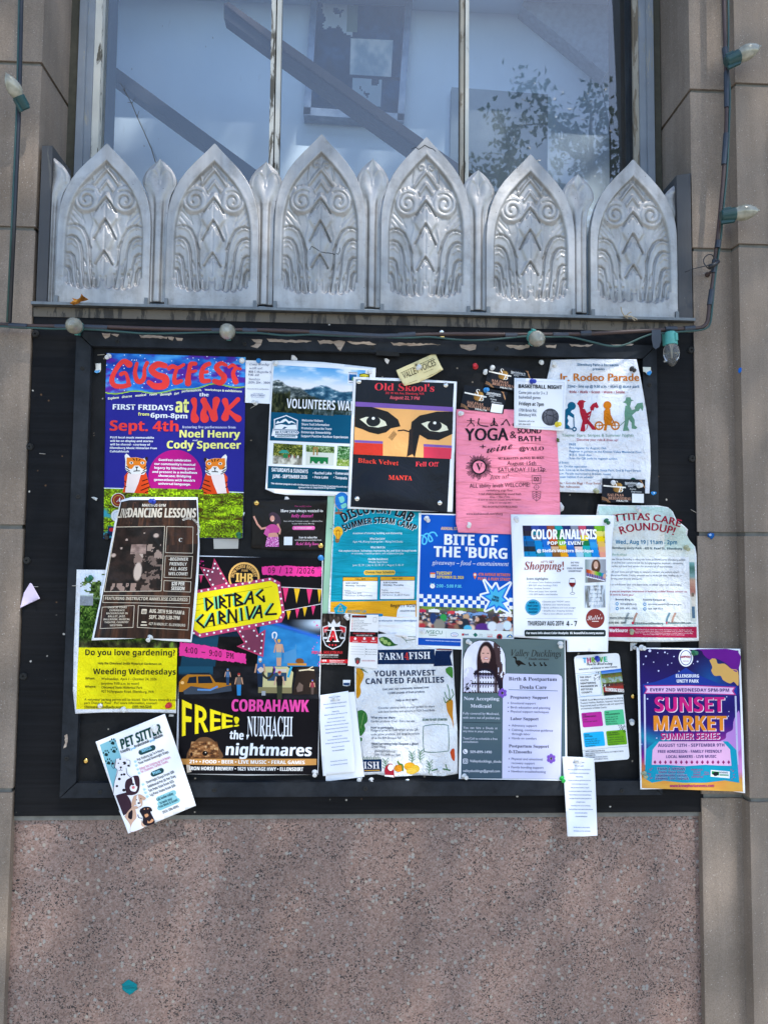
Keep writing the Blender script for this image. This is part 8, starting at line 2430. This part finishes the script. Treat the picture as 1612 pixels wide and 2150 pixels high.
GF,VF,OS,YF_,RF = on('festival lettering'),on('volunteers flyer'),on('gig poster'),on('pink yoga'),on('rodeo parade flyer with')
PINS = [
    (229,747,'clear','clear pin at the top left corner of the festival poster',GF),(508,757,'clear','clear pin at the top right corner of the festival poster',GF),(224,1125,'black','black pin at the lower left corner of the festival poster',GF),(501,1122,'green','green pin at the lower right corner of the festival poster',GF),
    (322,1053,'blue','blue pin at the top of the brown dance lesson flyer',on('line dancing')),(316,1338,'clear','clear pin at the foot of the brown dance lesson flyer',on('line dancing')),
    (191,1213,'green','green pin in the tree photo of the gardening flyer',on('gardening volunteer')),(355,1481,'red','red pin at the lower right of the gardening flyer',on('gardening volunteer')),(259,1490,'clear','clear pin at the foot of the gardening flyer',on('gardening volunteer')),
    (543,757,'sky','sky blue pin above the handwritten card',on('handwriting')),(537,846,'clear','clear pin at the foot of the handwritten card',on('handwriting')),
    (578,763,'clear','clear pin at the top left of the volunteers flyer',VF),(776,780,'clear','clear pin at the top right of the volunteers flyer',VF),
    (880,770,'clear','clear pin in the middle of the cream card',on('cream singing')),(998,770,'red','red pin standing alone in the black board',None),(1020,780,'clear','clear pin left of the half hidden practice card',None),(1034,771,'clear','clear pin on the half hidden practice card',on('half hidden behind')),
    (1019,819,'sky','blue pin on the practice card above the pink flyer',on('with a blue pin')),(1116,800,'blue','dark blue pin at the top of the basketball card',on('basketball night')),(1169,891,'yellow','yellow pin beside the grey ball',on('basketball night')),(1136,760,'clear','clear pin alone in the board above the basketball card',None),
    (1164,766,'clear','clear pin at the top left of the rodeo parade flyer',RF),(1326,774,'black','black pin at the top right of the rodeo parade flyer',RF),(1250,1030,'pale','pale pin at the foot of the rodeo parade flyer',RF),
    (966,868,'clear','clear pin at the top left of the pink flyer',YF_),(984,1101,'white','white pin at the lower left of the pink flyer',YF_),(895,1088,'clear','clear pin at the top left of the street fair poster',on('street food')),(886,1325,'clear','clear pin beside the sponsor line of the street fair poster',on('street food')),
    (1083,1089,'clear','clear pin at the top left of the colour analysis flyer',on('colour analysis')),(1272,1093,'green','green pin at the top right of the colour analysis flyer',on('colour analysis')),(1287,1013,'clear','clear pin on the round emblem of the lowest practice card',on('over the bottom of the rodeo')),(1341,1019,'clear','clear pin at the right end of the lowest practice card',on('over the bottom of the rodeo')),
    (1339,1068,'clear','clear pin at the top of the job fair flyer',on('job fair')),(1440,1149,'pale','pale pin at the torn side of the job fair flyer',on('job fair')),(1326,1325,'pale','brownish pin in the crimson band of the job fair flyer',on('job fair')),
    (1346,1360,'clear','clear pin at the top left of the night market poster',on('night market')),(1456,1371,'green','green pin by the round badge of the night market poster',on('night market')),(1351,1624,'pale','pale pin at the lower left of the night market poster',on('night market')),
    (727,1294,'clear','clear pin at the corner of the shield card',on('crowned red')),(702,1466,'clear','clear pin at the head of the poem slip by the carnival poster',on('beside the carnival')),(982,1347,'clear','clear pin above the portrait on the grey flyer',on('slate grey')),(1176,1351,'clear','clear pin at the top right of the grey flyer',on('slate grey')),(974,1630,'clear','clear pin at the lower left of the grey flyer',on('slate grey')),(1179,1634,'lime','bright green pin at the lower right of the grey flyer',on('slate grey')),
    (1253,1382,'blue','dark blue pin at the top of the bookmark',on('mentoring bookmark')),(1210,1596,'white','white pin at the head of the poem slip over the stone',on('hanging over the pink')),(1326,1515,'clear','clear pin between the bookmark and the night market poster',None),(1329,1354,'clear','clear pin above the night market poster',None),
    (924,1617,'clear','clear pin at the foot of the food bank flyer',on('food bank flyer bordered')),(855,1640,'silver','steel ringed pin in the board under the food bank flyer',None),(779,1637,'white','white pin in the board left of the red sticker',None),(755,1634,'clear','clear pin under the blank white sheet',None),
    (661,1621,'clear','clear pin at the lower right of the carnival poster',on('carnival poster')),(673,1171,'sky','sky blue pin at the top right of the carnival poster',on('carnival poster')),(324,1529,'clear','large clear pin on the tilted pet sitter flyer',on('pet sitter'))]
for px,py,col,lab,q in PINS:
    y_ = sheet_y(q,px,py) if q is not None else -.0045
    pin(px,py,col,lab,y_,False,(random.uniform(-.45,.45),random.uniform(-.75,.15)),1.25 if 'large' in lab else random.uniform(.92,1.08))
for px,py,col,lab,q in [(753.5,801,'silver','chrome tack at the top left of the gig poster',OS),(935.5,808.5,'silver','chrome tack at the top right of the gig poster',OS),(749.5,1047,'silver','chrome tack at the lower left of the gig poster',OS),(923,1056,'silver','chrome tack at the lower right of the gig poster',OS),
                            (538.5,1056,'gold','brass tack at the top left of the dance class card',on('woman in pink')),(673,1146,'gold','brass tack at the lower right of the dance class card',on('woman in pink')),(180,1598,'gold','brass tack in the board at the lower left corner',None),(1329,1462,'gold','brass tack in the board right of the bookmark',None),(210.5,1482,'silver','dull steel tack in the gardening flyer',on('gardening volunteer')),
                            (927,697,'silver','steel screw head beside the cable above the cream card',None),(928,707,'gold','brass screw head beside the cable above the cream card',None)]:
    y_ = sheet_y(q,px,py) if q is not None else (-.0045 if py > 720 else -.0004)
    pin(px,py,col,lab,y_,True,(random.uniform(-.1,.1),random.uniform(-.1,.1)))

# ------------------------------------------------------------------ street tree (shades the wall, shows in the glass)
def leaf_mat():
    m = Mat('tree_leaves')
    oi = m.noise(m.coord(),2.4,3)
    c = m.ramp(oi,[(.3,(.03,.05,.012)),(.7,(.07,.095,.022))])
    m.fin(c,.5,None,Specular_IOR_Level=.3)
    tl = m.node('ShaderNodeBsdfTranslucent'); tl.inputs[0].default_value = (.12,.2,.03,1)
    mx = m.node('ShaderNodeMixShader'); mx.inputs[0].default_value = .10
    m.l(m.p.outputs[0],mx.inputs[1]); m.l(tl.outputs[0],mx.inputs[2]); m.l(mx.outputs[0],m.n['Material Output'].inputs[0])
    return m.m


def mirror_pt(px,py,y):
    """where a point seen in the glass at that pixel really stands, at distance y in front of the wall"""
    a,b = (px - CX) / F_PX,(py - CY) / F_PX
    d = np.array([a * RW[0][i] + b * RW[1][i] + RW[2][i] for i in range(3)])
    d[1] = -d[1]
    c = np.array([CAM[0],2 * YG - CAM[1],CAM[2]])
    return Vector((c + d * ((y - c[1]) / d[1])).tolist())


tr_root = empty('street_tree',(3.3,-6.2,-.15),'green street tree seen only as a reflection in the right pane','tree')
MT['bark'] = simple('bark',(.09,.075,.06),.95)
branches = []
bm = bmesh.new()
trunk_top = Vector((3.0,-5.9,4.2))
tube(bm,[(3.3,-6.2,-.2),(3.28,-6.18,1.2),(3.15,-6.05,2.8),trunk_top],[.16,.13,.115,.10],10)
up = Vector((2.3,-4.3,7.6))
tube(bm,[trunk_top,(2.8,-5.3,5.6),up,up + Vector((-.2,.3,1.2))],[.10,.075,.05,.02],8)
twigs = []
YT = -6.6
hub = mirror_pt(1270,470,YT)
tube(bm,[trunk_top,trunk_top.lerp(hub,.55) + Vector((.1,-.1,.1)),hub],[.08,.06,.05],8)
for path in ([(1270,470),(1250,400),(1235,330),(1215,290),(1165,262),(1085,265),(1065,292)],[(1215,290),(1180,268),(1150,240),(1125,205),(1108,180),(1080,173)],[(1270,470),(1275,380),(1280,300),(1272,230),(1262,180)],[(1250,400),(1240,300),(1240,230),(1228,200)],[(1270,470),(1320,400),(1330,320),(1335,250)],[(1250,400),(1130,380),(1075,330),(1058,270),(1035,235)],[(1130,380),(1060,372),(1010,362),(990,345)],[(1235,330),(1200,320),(1170,290)],[(1075,330),(1060,352),(1000,380)]):
    q = [mirror_pt(x,y,YT + .25 * math.sin(x * .07 + y * .05)) for x,y in path]
    q = [Vector(p) for p in catmull([tuple(v) for v in q],4)]
    tube(bm,q,[max(.008,.045 * (1 - i / len(q)) ** 1.3) for i in range(len(q))],6)
    twigs.append((path,q))
bm_obj('trunk',bm,MT['bark'],tr_root,smooth=True)


def leaves(points,size,mat,name):
    r = np.random.default_rng(3)
    V,F = [],[]
    for p in points:
        s = size * r.uniform(.65,1.25)
        a = Vector(r.normal(size=3)).normalized(); b = a.cross(Vector(r.normal(size=3))).normalized(); n_ = a.cross(b) * .18
        i = len(V); p = Vector(p)
        V += [p - a * s * .5,p + b * s * .32 + n_ * s - a * s * .1,p + b * s * .18 + n_ * s * .6 + a * s * .28,p + a * s * .6,p - b * s * .18 + n_ * s * .6 + a * s * .28,p - b * s * .32 + n_ * s - a * s * .1]
        F += [[i,i + 1,i + 2,i + 3],[i,i + 3,i + 4,i + 5]]
    return mesh_obj(name,V,F,mat,tr_root)


pts = []
for path,q in twigs:
    n_ = len(q)
    for i,c in enumerate(q):
        f = i / n_
        for _ in range(int(17 * (1 - .55 * f) * (1 if f > .12 else .5))):
            pts.append(c + Vector(rng.normal(size=3)) * (.16 - .09 * f))
for _ in range(950):
    x,y = rng.uniform(1120,1345),rng.uniform(290,480)
    if (x - 1120) / 230 + (y - 290) / 190 + .5 * math.sin(x * .05) * math.sin(y * .06) > .85: pts.append(mirror_pt(x,y,YT + rng.normal() * .35))
for _ in range(320):
    x,y = rng.uniform(975,1120),rng.uniform(330,460)
    if (y - 330) / 130 + .35 * math.sin(x * .06) > .35: pts.append(mirror_pt(x,y,YT + rng.normal() * .3))
# the high crown between the sun and the wall, with a few gaps that let sunlight through to the cast panels
GAPS = [(880,350,34,60),(905,520,40,80),(650,470,26,50),(1080,430,36,60),(1130,560,55,60),(310,470,22,55),(1250,590,30,40),(560,570,24,40),(720,600,30,26),(1340,470,22,36),(460,450,20,40)]
gp = [(P(a,b,0),c / 1000,d / 1000) for a,b,c,d in GAPS]
n_ = 0
while n_ < 15000:
    wx,wz = rng.uniform(-1.3,1.9),rng.uniform(.1,4.9)
    e = max(0,abs(wx - .3) - 1.3) / .3 + max(0,abs(wz - 2.45) - 2.1) / .3
    if rng.random() < e: n_ += 1; continue
    hole = max((math.exp(-((wx - c.x) / a) ** 2 - ((wz - c.z) / b) ** 2) for c,a,b in gp),default=0)
    if hole > rng.uniform(.2,.6): n_ += 1; continue
    t = rng.uniform(7.2,9.2)
    pts.append(Vector((wx,0,wz)) + SUN_DIR * t + Vector(rng.normal(size=3)) * .02)
    n_ += 1
MT['leaf'] = leaf_mat()
leaves(pts,.078,MT['leaf'],'crown')
